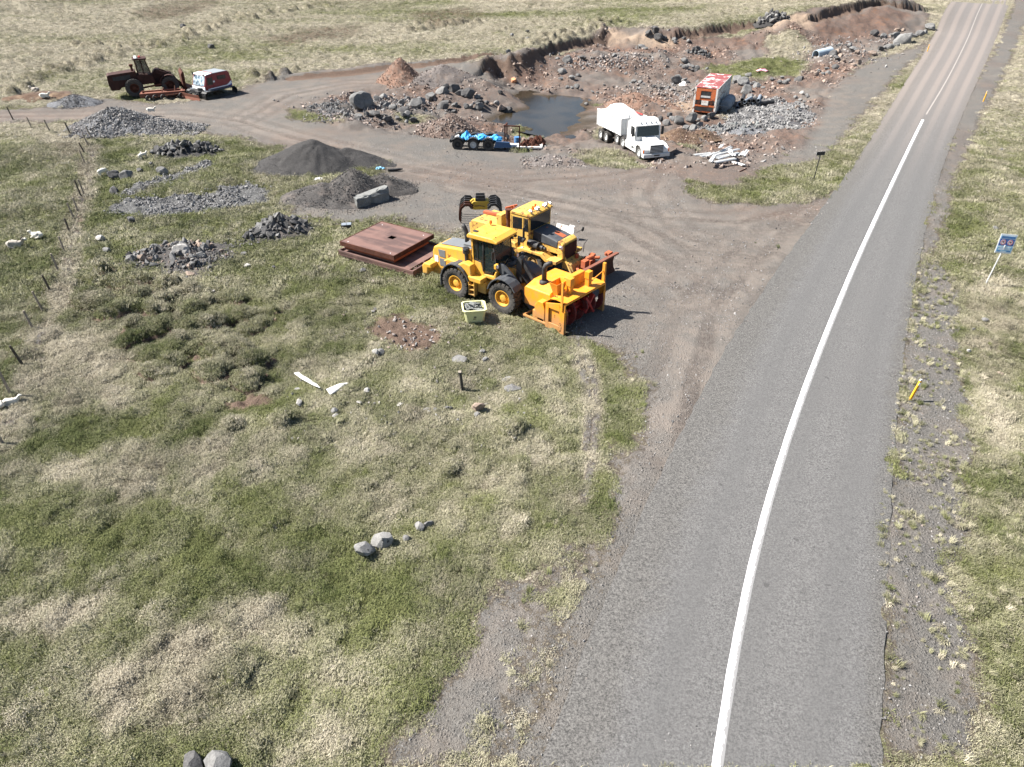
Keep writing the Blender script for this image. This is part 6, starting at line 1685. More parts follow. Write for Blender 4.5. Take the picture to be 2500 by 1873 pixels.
# ------------------------------------------------------------------ heaps
ORD = ['first','second','third','fourth','fifth','sixth','seventh','eighth','ninth','tenth','eleventh','twelfth','thirteenth','fourteenth','fifteenth','sixteenth','seventeenth','eighteenth','nineteenth','twentieth','twenty-first','twenty-second','twenty-third','twenty-fourth','twenty-fifth','twenty-sixth','twenty-seventh','twenty-eighth','twenty-ninth','thirtieth']
def heap_mat(name, a, b, sc=9, c3=None, bump=.6):
    s = NT(name); n1 = s.noise(1.1, 5, .7); n2 = s.noise(sc, 4, .8); n3 = s.noise(sc * 4, 3, .8)
    c = s.mix(s.ramp(s.math('ADD', s.math('MULTIPLY', n2, .6), s.math('MULTIPLY', n3, .4)), .36, .66), a, b)
    if c3: c = s.mix(s.ramp(n1, .48, .66, 0, .8), c, c3)
    s.bump(s.math('ADD', n2, s.math('MULTIPLY', n3, .6)), bump, .06)
    return s.fin(c, .95, 0, .1)
M['h_black'] = heap_mat('black gravel', (.028,.027,.027), (.085,.082,.08), 12)
M['h_dark'] = heap_mat('dark mixed gravel', (.036,.034,.033), (.10,.094,.09), 9, (.12,.105,.095))
M['h_blue'] = heap_mat('blue grey crushed rock', (.06,.062,.068), (.24,.245,.255), 5, None, .9)
M['h_brown'] = heap_mat('brown earth', (.07,.05,.042), (.165,.125,.105), 6, (.13,.115,.105))
M['h_red'] = heap_mat('red brown earth', (.12,.072,.052), (.24,.155,.118), 6, (.15,.12,.10))
M['h_grey'] = heap_mat('grey brown earth', (.085,.075,.07), (.18,.16,.15), 6, (.15,.12,.10))
M['h_peat'] = heap_mat('peaty earth', (.05,.033,.024), (.16,.105,.075), 7, (.19,.14,.095))
def heap_height(lobes, x, y, seed):
    H = np.full(x.shape, -1.0)
    wx = x + .5 * (fbm(x + 50, y + 50, 1.2, 3, seed) - .5); wy = y + .5 * (fbm(x + 90, y + 20, 1.2, 3, seed + 3) - .5)
    for cx, cy, rx, ry, h, rz in lobes:
        c, s_ = math.cos(rz), math.sin(rz)
        u = ((wx - cx) * c + (wy - cy) * s_) / rx; v = (-(wx - cx) * s_ + (wy - cy) * c) / ry
        d = np.sqrt(u * u + v * v + .012) - .11
        H = np.maximum(H, h * (1.06 - d * 1.06))
    return H
HEAPS = {}
def heap(name, label, base_px, lobes, mat, seed, kids=0, ksize=(.05,.15), kt=.0, cat='gravel heap', kv=(0,1), step=.14):
    p0 = ground(*base_px)
    L_ = np.array(lobes, float)
    R_ = np.maximum(L_[:, 2], L_[:, 3]) * 1.1
    xs = np.arange((L_[:, 0] - R_).min(), (L_[:, 0] + R_).max(), step); ys = np.arange((L_[:, 1] - R_).min(), (L_[:, 1] + R_).max(), step)
    X, Y = np.meshgrid(xs, ys)
    H = heap_height(lobes, X.ravel(), Y.ravel(), seed).reshape(X.shape)
    g = base_z(p0[0] + X.ravel(), p0[1] + Y.ravel()).reshape(X.shape)
    H = H + np.where(H > -.05, 1, 0) * (.09 * (fbm(X + 7, Y + 7, .5, 3, seed + 9) - .5) + .30 * (fbm(X, Y, 1.7, 2, seed + 5) - .5) - .10 * np.abs(np.sin(np.arctan2(Y, X) * 7 + 4 * fbm(X, Y, 2.0, 2, seed + 6))) * np.clip(H, 0, .6))
    Z = g + np.maximum(H, -.22) - p0[2]
    ok = H > -.15
    idx = np.full(X.shape, -1); v = []; f = []
    ny, nx = X.shape
    for i in range(ny - 1):
        for j in range(nx - 1):
            if ok[i, j] or ok[i + 1, j] or ok[i, j + 1] or ok[i + 1, j + 1]:
                q = []
                for a, b in ((i, j), (i, j + 1), (i + 1, j + 1), (i + 1, j)):
                    if idx[a, b] < 0: idx[a, b] = len(v); v.append((X[a, b], Y[a, b], Z[a, b]))
                    q.append(int(idx[a, b]))
                f.append(q)
    me = bpy.data.meshes.new(name); me.from_pydata(v, [], f); me.materials.append(mat)
    me.polygons.foreach_set('use_smooth', [True] * len(f))
    o = bpy.data.objects.new(name, me); link(o); o.location = p0
    if label: tag(o, label, cat)
    def surf(x, y):
        h = heap_height(lobes, x, y, seed)
        return h, base_z(p0[0] + x, p0[1] + y) + np.maximum(h, 0) - p0[2]
    if kids:
        x = rng.uniform(xs[0], xs[-1], kids * 3); y = rng.uniform(ys[0], ys[-1], kids * 3)
        h, z = surf(x, y)
        k = (h > -.12 * rng.uniform(0, 4, len(h))) & (h > -.5); x, y, z = x[k][:kids], y[k][:kids], z[k][:kids]
        q = len(x)
        size = ksize[0] * (ksize[1] / ksize[0]) ** (rng.uniform(0, 1, q) ** 1.6)
        pebbles('loose_stones', x, y, z + size * .1, size, np.clip(kt + rng.normal(0, .1, q), 0, 1), None, o, np.clip(rng.uniform(kv[0], kv[1], q), 0, 1))
    return o, surf, p0
heap('gravel_heap', 'tall smooth black gravel heap, the darkest one in the yard', (785,404), [(-.6,0,4.2,2.9,2.0,.05),(-2.6,-.2,3.0,2.4,1.2,0),(2.2,.6,3.6,1.7,1.25,-.15)], M['h_black'], 11, 2500, (.03,.07), 0, kv=(0,.25))
heap('gravel_heap', 'dark grey gravel heap with two humps beside the long slab boulder', (846,478), [(.5,.3,2.6,2.6,1.75,.2),(-1.6,-.4,2.8,2.2,1.0,0),(2.4,1.4,2.6,1.7,1.1,0),(-.3,-1.4,2.8,1.4,.6,0)], M['h_dark'], 12, 5000, (.04,.13), .05, kv=(.0,.45))
heap('rubble_heap', 'long heap of blue-grey crushed rock beside the left end of the track', (322,312), [(-1.2,0,4.6,2.6,1.75,.1),(3.0,-.6,4.0,1.7,.85,-.1),(-3.4,-.4,2.6,2.0,.8,0)], M['h_blue'], 13, 9000, (.10,.30), 0, 'rock heap', (.25,1))
heap('gravel_heap', 'small grey gravel heap left of the derelict loader', (188,254), [(0,0,2.6,1.6,.95,0),(-1.4,-.3,1.7,1.1,.45,0)], M['h_blue'], 14, 2500, (.05,.14), 0, kv=(.1,.7))
heap('earth_heap', 'steep reddish earth heap on the far side of the yard', (977,196), [(0,.2,2.6,2.6,2.3,0),(.6,-1.2,2.2,2.0,1.2,0)], M['h_red'], 15, 900, (.06,.2), .9, 'earth heap')
heap('earth_heap', 'broad low grey-brown earth heap right of the steep reddish one', (1068,196), [(.6,.6,4.0,2.6,1.5,.2),(-1.2,-.6,4.0,2.0,.8,.2)], M['h_grey'], 16, 900, (.06,.2), .5, 'earth heap')
heap('earth_heap', 'brown earth heap at the pond edge behind the blue-covered trailer', (1104,324), [(0,0,2.9,2.3,1.65,0),(-1.2,-.2,2.2,1.7,.8,0),(1.5,-.2,1.8,1.4,.6,0)], M['h_brown'], 17, 1500, (.06,.28), .6, 'earth heap')
heap('gravel_heap', 'low stony gravel heap between the track and the white lorry', (1345,396), [(0,0,2.4,1.3,.55,0),(1.2,-.2,1.6,1.0,.4,0)], M['h_grey'], 18, 900, (.05,.25), .3)
heap('earth_heap', 'pale brown rutted earth heap behind the white tipper trailer', (1562,258), [(-.6,.3,3.6,2.0,1.3,-.25),(1.8,-.4,2.6,1.6,.9,-.3),(-2.4,-.2,1.8,1.4,.8,0)], M['h_red'], 19, 1200, (.06,.25), .9, 'earth heap')
heap('peat_heap', 'brown peaty earth heap right of the lorry cab', (1676,338), [(-.6,0,2.2,1.5,.95,-.1),(1.4,.4,1.8,1.2,.8,0),(-1.8,.4,1.2,1.0,.5,0)], M['h_peat'], 20, 500, (.05,.2), .8, 'earth heap')
heap('earth_heap', 'low dark earth heap at the left field edge', (98,240), [(-.8,0,3.0,1.4,.45,0),(1.6,.4,2.4,1.2,.35,0)], M['h_peat'], 24, 0, cat='earth heap')

# ------------------------------------------------------------------ rubble piles: mound and stones
HULLS = {}
def hull_mesh(k, mat, n=16, flat=.8):
    key = (k, mat)
    if key not in HULLS:
        v, f = hull(500 + k, n, flat, .7); me = bpy.data.meshes.new('stone'); me.from_pydata(v, [], f); me.materials.append(M[mat]); HULLS[key] = me
    return HULLS[key]
def rubble(label, base_px, lobes, soil, mats, n, s0, s1, seed, cat='rubble pile', extra=0):
    o, surf, p0 = heap('rubble_pile', label, base_px, lobes, M[soil], seed, extra, (.06,.2), .05, cat, (.1,.8))
    r = random.Random(seed); L_ = lobes; c = 0
    while c < n:
        l = r.choice(L_); a, q = r.uniform(0, 6.28), math.sqrt(r.random()) * 1.02
        x, y = l[0] + l[2] * q * math.cos(a), l[1] + l[3] * q * math.sin(a)
        h, z = surf(np.array([x]), np.array([y]))
        s_ = s0 * (s1 / s0) ** (r.random() ** 1.7)
        st = bpy.data.objects.new('stone', hull_mesh(r.randrange(9), r.choice(mats))); link(st, o)
        st.location = (x, y, float(z[0]) + s_ * .18); st.scale = (s_ * r.uniform(.8, 1.3), s_ * r.uniform(.8, 1.2), s_ * r.uniform(.7, 1.0)); st.rotation_euler = (r.uniform(0, 6), r.uniform(0, 6), r.uniform(0, 6))
        c += 1
    return o, surf, p0
rubble('dark angular rock pile in the grass left of the rusty steel platforms', (688,566), [(.1,.1,1.9,1.4,.95,0),(-.9,-.5,1.2,.9,.5,0)], 'h_dark', ['basalt_dark','basalt_dark','basalt'], 190, .22, .60, 31, extra=400)
rubble('wide scattered rubble pile with one big pale boulder, left in the grass', (425,632), [(-.3,.4,2.6,1.5,.5,0),(1.4,-.3,2.3,1.5,.45,0),(1.7,-1.5,1.4,1.0,.35,0),(-1.7,-.2,1.5,1.2,.35,0),(.2,1.3,2.4,.7,.25,0)], 'h_dark', ['basalt','basalt','basalt_dark','brown_stone'], 295, .17, .58, 32, extra=1600)
rubble('dark mossy rock pile in the pasture behind the fence corner', (456,373), [(-.2,0,2.3,1.3,.8,0),(1.4,.1,1.8,1.0,.6,0),(-1.6,-.4,1.3,.8,.4,0)], 'h_black', ['basalt_dark','basalt_dark','basalt'], 150, .25, .70, 33)
rubble('fan of small grey stones left of the biggest boulder by the yard', (812,262), [(0,0,1.9,1.0,.4,0),(-1.2,-.2,1.3,.8,.2,0)], 'h_dark', ['basalt'], 120, .14, .36, 34, extra=1200)
rubble('grey slate rubble spilling down the slope below the container', (1812,318), [(0,0,2.6,1.6,.5,0),(-2.2,.4,1.8,1.2,.4,0)], 'h_blue', ['slate','basalt'], 130, .2, .6, 35, extra=1500)
rubble('heap of broken grey stones on the pit edge left of the container', (1700,135), [(0,0,1.8,1.2,.8,0)], 'h_dark', ['basalt','basalt_dark'], 70, .3, .8, 36, extra=300)
rubble('dark rock pile heaped along the turf at the pit back', (1880,52), [(0,0,2.4,1.3,1.2,0),(1.5,-.4,1.4,1.0,.7,0)], 'h_black', ['basalt','basalt_dark'], 80, .4, 1.1, 37)
# crushed stone lying in bands: uncountable
def stone_band(P, n, s0, s1, lab):
    x = rng.uniform(P[:, 0].min(), P[:, 0].max(), n); y = rng.uniform(P[:, 1].min(), P[:, 1].max(), n)
    k = sdf_poly(x, y, P) > rng.normal(.1, .5, n)
    k &= fbm(x, y, 1.1, 2, 77) > .36
    x, y = x[k], y[k]; z = terrain(x, y)[0]; q = len(x)
    sz = s0 * (s1 / s0) ** (rng.uniform(0, 1, q) ** 1.7)
    pebbles('crushed_stone', x, y, z + sz * .1, sz, np.zeros(q), lab, None, np.clip(rng.uniform(.3, 1, q), 0, 1))
for P, n_, a, b in zip(GREYSTONE, (9000, 6000, 14000, 1500), (.06,.07,.10,.10), (.24,.30,.42,.3)): stone_band(P, n_, a, b, 'grey crushed stone strewn in a band')

# ------------------------------------------------------------------ boulders one by one
BM = {}
def bmesh_for(mat, k, sub):
    key = (mat, k, sub)
    if key not in BM: BM[key] = boulder_mesh('boulder', 700 + k * 7, M[mat], sub, 15 + k % 5, .62 + .05 * (k % 5))
    return BM[key]
def word_size(d): return 'huge' if d > 2.2 else 'big' if d > 1.4 else 'middling' if d > .85 else 'small'
COL = {'basalt':'grey','basalt_dark':'dark','pale_stone':'pale','basalt_lichen':'lichen-spotted','brown_stone':'brown','orange_stone':'orange'}
def boulders(group, place, pts_, mats='basalt', seed=1, labels=None, sx=1.0, sz=1.0, rz=None, big=1.05):
    r = random.Random(seed)
    order = sorted(range(len(pts_)), key=lambda i: pts_[i][0])
    for rank, i in enumerate(order):
        px, py, w = pts_[i][:3]
        mat = pts_[i][3] if len(pts_[i]) > 3 else r.choice(mats.split())
        p = gp(px, py); d = w * depth(p) / FPX
        o = bpy.data.objects.new('boulder', bmesh_for(mat, r.randrange(7), 3 if d > .8 else 2)); link(o)
        k = d * big
        o.scale = (k * r.uniform(.92, 1.08) * sx, k * r.uniform(.85, 1.1), k * r.uniform(.9, 1.25) * sz)
        o.rotation_euler = (r.gauss(0, .22), r.gauss(0, .22), r.gauss(0, .5) if rz is None else rz)
        o.location = (p[0], p[1] + d * .25, gz(p[0], p[1] + d * .25) + .24 * k * sz)
        lab = labels[i] if labels else f"{word_size(d)} {COL[mat]} boulder, {ORD[rank]} from left {place}"
        tag(o, lab, 'boulder', group if len(pts_) > 1 else None)
z5 = lambda l: [(700 + a / 3.687, b / 3.687, w / 3.687, *m) for a, b, w, *m in l]
z6 = lambda l: [(1080 + a / 3.568, 60 + b / 3.568, w / 3.568, *m) for a, b, w, *m in l]
z3 = lambda l: [(1400 + a / 4.424, 160 + b / 4.424, w / 4.424, *m) for a, b, w, *m in l]
zb = lambda l: [(1880 + a / 4.424, 60 + b / 4.424, w / 4.424, *m) for a, b, w, *m in l]
z4 = lambda l: [(680 + a / 3.069, 840 + b / 3.069, w / 3.069, *m) for a, b, w, *m in l]
z1_ = lambda l: [(a / 3.16, 250 + b / 3.16, w / 3.16, *m) for a, b, w, *m in l]
z2_ = lambda l: [(1000 + a / 4.424, 180 + b / 4.424, w / 4.424, *m) for a, b, w, *m in l]
boulders('boulders in the back row by the yard', 'in the back row between yard and pond',  z5([(815,930,60),(880,900,60),(905,985,60),(965,1000,60),(1060,1015,90),(1030,950,60),(1085,895,50),(1150,965,100),(1205,930,75),(1300,895,75),(1410,885,85),(1440,830,45),(1505,865,70),(1570,885,70,'basalt_dark'),(1635,902,80),(1720,888,50),(1410,970,90,'basalt_dark'),(1510,955,50),(1800,965,40)]), 'basalt basalt basalt_dark', 1, big=1.4)
boulders('boulders at the pond end of the yard', 'of the loose stones at the pond corner', z5([(1615,990,45),(1660,995,40),(1735,980,60,'basalt_dark'),(1730,1010,65),(1890,940,45),(1855,955,30,'brown_stone'),(1500,995,40,'basalt_dark'),(1930,1000,70,'brown_stone'),(2000,1010,60,'basalt_dark')]), 'basalt', 2, big=1.4)
boulders('boulders in the front row by the track', 'in the front row beside the track', z5([(540,1095,50),(600,1055,40),(650,1075,60),(720,1050,50),(780,1045,55),(640,1100,60,'basalt_dark'),(820,1085,60),(880,1065,50),(900,1095,60),(940,1090,50),(1000,1070,40),(1050,1065,40),(1090,1055,55),(1140,1080,55),(1080,1085,30)]), 'basalt basalt basalt_dark', 3, big=1.4)
boulders(None, '', [(884,268,58)], 'basalt', 4, ['biggest grey boulder, at the left end of the rows between yard and pond'], sx=1.12)
boulders('boulders on the pond side of the pit', 'on the pit slope behind the pond', z6([(1045,445,65),(1130,490,60),(1185,447,45),(1035,490,50),(1095,560,50),(1170,560,55),(1130,575,40),(1215,560,35),(1310,595,35),(1350,610,30),(1385,605,30),(1410,530,30),(910,430,30,'brown_stone'),(1255,708,40),(815,560,30,'brown_stone'),(610,562,45,'brown_stone'),(505,605,50,'basalt_dark')]), 'basalt', 5)
boulders(None, '', z6([(625,500,62,'orange_stone')]), 'orange_stone', 6, ['orange boulder at the foot of the dark pit wall'])
boulders('boulders along the middle ledge of the pit', 'on the middle ledge of the pit', z6([(1095,325,85),(1005,296,40),(1225,297,55,'basalt_dark'),(1775,245,40),(1940,265,45),(1500,265,50),(1660,255,40,'brown_stone'),(680,365,30,'brown_stone'),(625,365,30,'brown_stone'),(1740,222,80)]), 'basalt', 7)
boulders('boulders on the field above the pit', 'on the grass above the pit edge', z6([(610,105,35),(740,145,45),(575,295,45),(740,85,35,'basalt_dark')]), 'basalt', 8)
boulders('dark outcrop rocks at the pit back', 'of the dark outcrop at the pit back', z6([(1800,120,60),(1850,110,75),(1900,120,60),(1880,155,75),(1940,125,50),(1780,130,40)]), 'basalt_dark', 9)
boulders('rocks right of the dark outcrop', 'right of the dark outcrop at the pit back', z6([(2030,135,50),(2030,165,35),(2110,105,40,'basalt_dark'),(2150,140,35)]), 'basalt', 10)
boulders('rocks in the cluster left of the container', 'in the rock cluster left of the container', z6([(2100,305,40),(2110,345,60),(2150,370,50),(2120,405,60),(2080,385,40),(2180,390,40),(2060,490,80),(2030,530,90,'basalt_dark'),(1970,560,60),(2110,498,60),(1900,575,40),(1840,565,40),(2140,508,40)]), 'basalt basalt basalt_dark', 11)
boulders('rocks on the pit floor left of the container', 'of the stones on the pit floor before the container', z6([(1670,505,50),(1730,508,50),(1600,435,30),(1690,435,30),(1640,520,30)]), 'basalt', 12)
boulders('boulders in the row behind the lorry', 'in the boulder row behind the lorry cab', z3([(940,605,60,'basalt_dark'),(1000,630,75),(1035,590,60,'basalt_dark'),(1010,670,80),(1080,620,85),(1130,650,105),(1270,640,130),(1230,675,95),(1310,690,95),(1420,610,85),(1480,600,90,'basalt_dark'),(1360,660,80),(1350,605,50)]), 'basalt', 13)
boulders('boulders right of the container', 'in the boulder group right of the container', z3([(1790,190,125),(1840,235,120),(1910,210,60),(1890,140,80),(1890,290,135),(1990,250,85),(1930,330,80),(1740,205,60),(1960,195,60),(2050,255,50),(2170,240,60,'brown_stone')]), 'basalt', 14)
boulders('rocks behind the container', 'of the rocks behind the container', z3([(1200,60,60),(1290,65,50),(1340,35,60),(1410,45,50),(1250,25,60),(1480,45,50),(1170,35,50),(1440,75,40),(1330,70,45)]), 'basalt basalt_dark', 15)
boulders('loose stones by the slate slope', 'of the loose stones by the slate slope', z3([(1740,710,55),(1900,610,35,'basalt_dark'),(2150,840,45),(1940,690,40),(1800,775,40),(1720,780,35)]), 'basalt', 16)
boulders('boulders along the road bank', 'along the grassy road bank', zb([(1465,205,180),(1620,140,95),(1550,150,80),(1730,70,95),(1680,110,60),(1290,275,80),(1190,290,60,'basalt_dark'),(1370,235,65),(1230,278,40)]), 'basalt', 17, sx=1.15)
boulders('stones below the red slope', 'of the stones below the red slope', zb([(1135,115,95,'basalt_dark'),(1230,150,80),(1190,190,40),(1350,150,95),(1440,70,60,'brown_stone'),(1300,130,45),(1380,60,60,'brown_stone')]), 'basalt', 18)
boulders('rocks around the culvert pipe', 'of the rocks heaped round the culvert pipe', zb([(690,345,95,'basalt_dark'),(740,320,70,'brown_stone'),(720,390,65,'basalt_dark'),(770,372,65,'brown_stone'),(900,295,85),(830,245,65,'basalt_dark'),(940,350,65,'brown_stone'),(790,412,60,'brown_stone'),(860,275,65),(650,300,70),(620,265,50,'basalt_dark'),(740,275,60)]), 'basalt', 19)
boulders('stones right of the culvert rocks', 'of the stones right of the culvert rocks', zb([(1120,350,70,'brown_stone'),(1110,318,50),(900,455,60,'brown_stone'),(950,440,70,'brown_stone'),(1020,300,40,'brown_stone'),(1090,290,45,'brown_stone')]), 'brown_stone', 20)
boulders('stones along the mossy floor edge', 'of the stones along the mossy floor edge', zb([(620,488,60),(640,528,65),(710,488,75,'basalt_dark'),(500,568,60,'brown_stone'),(570,556,50),(460,548,50,'brown_stone'),(530,518,50),(330,600,95,'basalt_dark'),(170,640,65),(110,638,60),(40,680,55,'pale_stone'),(130,598,50),(200,618,50),(20,618,45)]), 'basalt', 21)
boulders('rounded stones at the top of the grey stone field', 'of the rounded stones above the crushed stone', zb([(350,742,50,'pale_stone'),(410,746,45),(300,848,50),(370,856,50),(410,796,40),(350,906,50),(290,940,60,'brown_stone'),(280,786,50),(310,966,30,'basalt_dark'),(340,800,45),(320,870,40)]), 'basalt', 22)
boulders(None, '', [(869,478,0.1)], 'basalt', 23, ['unused']) if False else None
M['slab_stone'] = stone_mat('grey slab stone', (.11,.112,.108), (.21,.212,.205), None, 0)
# long slab boulder
pa = gp(868, 505)
bm = bmesh.new()
prof = [(-1.65,-.55),(-1.55,-.62),(-.5,-.62),(-.3,-.52),(.3,-.60),(1.4,-.55),(1.72,-.2),(1.75,.35),(1.3,.62),(-.9,.55),(-1.5,.15)]
lo = [bm.verts.new((x * .97, y * .95, 0)) for x, y in prof]; mi = [bm.verts.new((x, y, .62 + .1 * random.random())) for x, y in prof]; hi = [bm.verts.new((x * .92 + .05, y * .84 + .06, .62 + .14 * (x + 1.6) + .05 * random.random())) for x, y in prof]
nn = len(prof)
for r0_, r1_ in ((lo, mi), (mi, hi)):
    for i in range(nn): bm.faces.new((r0_[i], r0_[(i + 1) % nn], r1_[(i + 1) % nn], r1_[i]))
bm.faces.new(hi); bm.faces.new(lo[::-1])
bmesh.ops.triangulate(bm, faces=bm.faces); bmesh.ops.subdivide_edges(bm, edges=bm.edges, cuts=2)
from mathutils import noise as mn
for v in bm.verts: v.co += Vector((mn.noise(v.co * 2.2), mn.noise(v.co * 2.2 + Vector((9,0,0))), mn.noise(v.co * 2.2 + Vector((0,9,0))))) * .11
me = bpy.data.meshes.new('boulder'); bm.to_mesh(me); bm.free(); me.materials.append(M['slab_stone'])
SBo = bpy.data.objects.new('boulder', me); link(SBo); SBo.scale = (.85, .85, .9); SBo.location = (pa[0] + 1.0, pa[1] + .75, pa[2] - .02); SBo.rotation_euler = (R(-5), R(3), R(40)); tag(SBo, 'long flat-topped grey slab boulder lying on the right foot of a gravel heap', 'boulder')
# single stones in the grass
for lst, lab in (
 ([(640,1605,128,'basalt_lichen')], 'pale grey round boulder, left one of the pair in the lower grass'),
 ([(780,1535,130,'basalt_lichen')], 'black-spotted round boulder, right one of the pair in the lower grass'),
 ([(1060,1412,72,'basalt_lichen')], 'small lichen-spotted stone touching a rounder stone above the boulder pair'),
 ([(1120,1390,60,'basalt')], 'small round stone right of the lichen-spotted one above the boulder pair'),
 ([(960,1478,48,'basalt')], 'small stone half sunk in grass just right of the boulder pair'),
 ([(1708,262,82,'basalt_lichen')], 'black-spotted stone behind the flat boulder right of the stake'),
 ([(1755,345,122,'basalt')], 'flat-faced grey boulder in the grass right of the wooden stake'),
 ([(1490,508,82,'brown_stone')], 'grey-brown boulder in the grass below the wooden stake'),
 ([(1495,540,42,'basalt')], 'small pale stone in front of the grey-brown boulder below the stake'),
 ([(160,472,48,'pale_stone')], 'pale stone left of the small grass hole under the white board'),
 ([(668,378,44,'pale_stone')], 'whitish stone in the grass right of the curved white piece'),
 ([(910,465,56,'pale_stone')], 'flat pale stone in the grass halfway between white pieces and stake'),
 ([(1115,488,56,'basalt')], 'flat grey stone left of three in the grass below the stake'),
 ([(1185,492,50,'basalt')], 'flat grey stone middle of three in the grass below the stake'),
 ([(1270,485,46,'basalt')], 'grey stone right of three in the grass below the stake'),
 ([(425,528,46,'basalt')], 'upper of two grey stones below the curved white piece'),
 ([(430,556,40,'pale_stone')], 'lower of two stones below the curved white piece'),
 ([(1365,150,120,'basalt')], 'broad flat pale stone bedded in grass beyond the stake'),
 ([(1525,62,44,'basalt')], 'upper small stone in grass below the snow blower'),
 ([(1555,122,44,'basalt')], 'lower small stone in grass below the snow blower'),
 ([(145,355,34,'pale_stone')], 'small pale stone under the middle of the white board'),
 ([(610,450,36,'pale_stone')], 'small pale stone between the curved white piece and the flat stones'),
 ([(770,82,56,'basalt')], 'grey stone at the lower left of the bare soil patch'),
 ([(730,97,44,'pale_stone')], 'small pale stone at the left end of the bare soil patch')): boulders(None, '', z4(lst), 'basalt', int(lst[0][0]), [lab], big=1.3, sz=.3 if 'flat' in lab else 1)
for lst, lab in (
 ([(885,602,90,'basalt_dark')], 'dark boulder standing between the white sheep and a grey boulder'),
 ([(975,592,98,'basalt')], 'grey boulder right of the dark one near the grazing sheep'),
 ([(870,702,92,'basalt_dark')], 'black angular boulder in bright grass near the fence bend'),
 ([(1250,560,78,'basalt')], 'round grey boulder at the end of the small stone band'),
 ([(782,1085,74,'pale_stone')], 'upright whitish stone in the grass right of the resting sheep'),
 ([(832,1172,60,'basalt')], 'grey stone below the upright whitish stone'),
 ([(1015,942,66,'basalt_dark')], 'dark porous stone between the stone band and the rubble pile'),
 ([(755,182,56,'basalt')], 'boulder half buried in the crushed rock heap by the track'),
 ([(1080,545,56,'basalt_dark')], 'dark stone slab in grass left of the round grey boulder'),
 ([(1170,500,44,'basalt_dark')], 'dark small stone below the mossy rock pile'),
 ([(1910,1280,48,'pale_stone')], 'pale pointed stone in the grass right of the wide rubble pile'),
 ([(1880,1165,54,'basalt')], 'grey stone above the pale pointed stone beside the rubble pile'),
 ([(2110,1275,34,'basalt_dark')], 'dark pebble in grass left of the steel platforms'),
 ([(1410,1215,125,'pale_stone')], 'big pale boulder resting on the wide scattered rubble pile'),
 ([(1640,1460,44,'pale_stone')], 'pale stone among the grass hummocks below the rubble pile')): boulders(None, '', z1_(lst), 'basalt', int(lst[0][0]), [lab])
boulders(None, '', [(470,1893,64,'basalt_dark')], 'basalt', 3, ['grey boulder at the bottom edge, left one of two'])
boulders(None, '', [(535,1898,72,'basalt')], 'basalt', 4, ['dark-sided flat boulder at the bottom edge, right one of two'])
for (px, py, w, m_), lab in (((2432,562,15,'basalt'), 'small grey stone on the right verge behind the information sign'), ((2378,808,12,'basalt_dark'), 'dark stone on the right verge nearer than the information sign'), ((2366,862,12,'pale_stone'), 'white stone on the gravel edge of the right verge'), ((2448,366,14,'basalt'), 'grey stone on the right verge beyond the information sign'), ((2405,786,16,'basalt'), 'flat grey stone in straw grass below the information sign'), ((884,668,20,'basalt') , 'square grey stone in grass at the corner of the steel platforms'), ((1420,762,16,'pale_stone'), 'pale stone in the shade at the far corner of the snow blower'), ((2440,920,18,'brown_stone'), 'brown stone on the right verge level with the leaning yellow post'), ((447,67,13,'basalt_dark'), 'dark boulder alone on the far pasture'), ((516,118,17,'basalt_dark'), 'dark boulder on the pasture beyond the snow groomer')):
    boulders(None, '', [(px, py, w, m_)], 'basalt', int(px), [lab])
# turned-up stones round the bare soil: too many and small to label one by one
x = []; y = []
for _ in range(240):
    p = ground(random.gauss(1010, 90), random.gauss(815, 45)); x.append(p[0]); y.append(p[1])
x, y = np.array(x), np.array(y); pebbles('small_stones', x, y, terrain(x, y)[0] + .02, rng.uniform(.06, .24, len(x)) ** 1.0, np.clip(rng.normal(.3, .3, len(x)), 0, 1), 'small turned-up stones round the bare soil patch', None, rng.uniform(.5, 1, len(x)))
x = []; y = []
for _ in range(420):
    p = ground(random.uniform(700, 1300), random.gauss(985, 60)); x.append(p[0]); y.append(p[1])
x, y = np.array(x), np.array(y); pebbles('small_stones', x, y, terrain(x, y)[0] + .02, .05 * 4 ** rng.uniform(0, 1, len(x)) ** 2, np.clip(rng.normal(.1, .2, len(x)), 0, 1), 'small stones scattered in the grass round the stake', None, rng.uniform(.5, 1, len(x)))

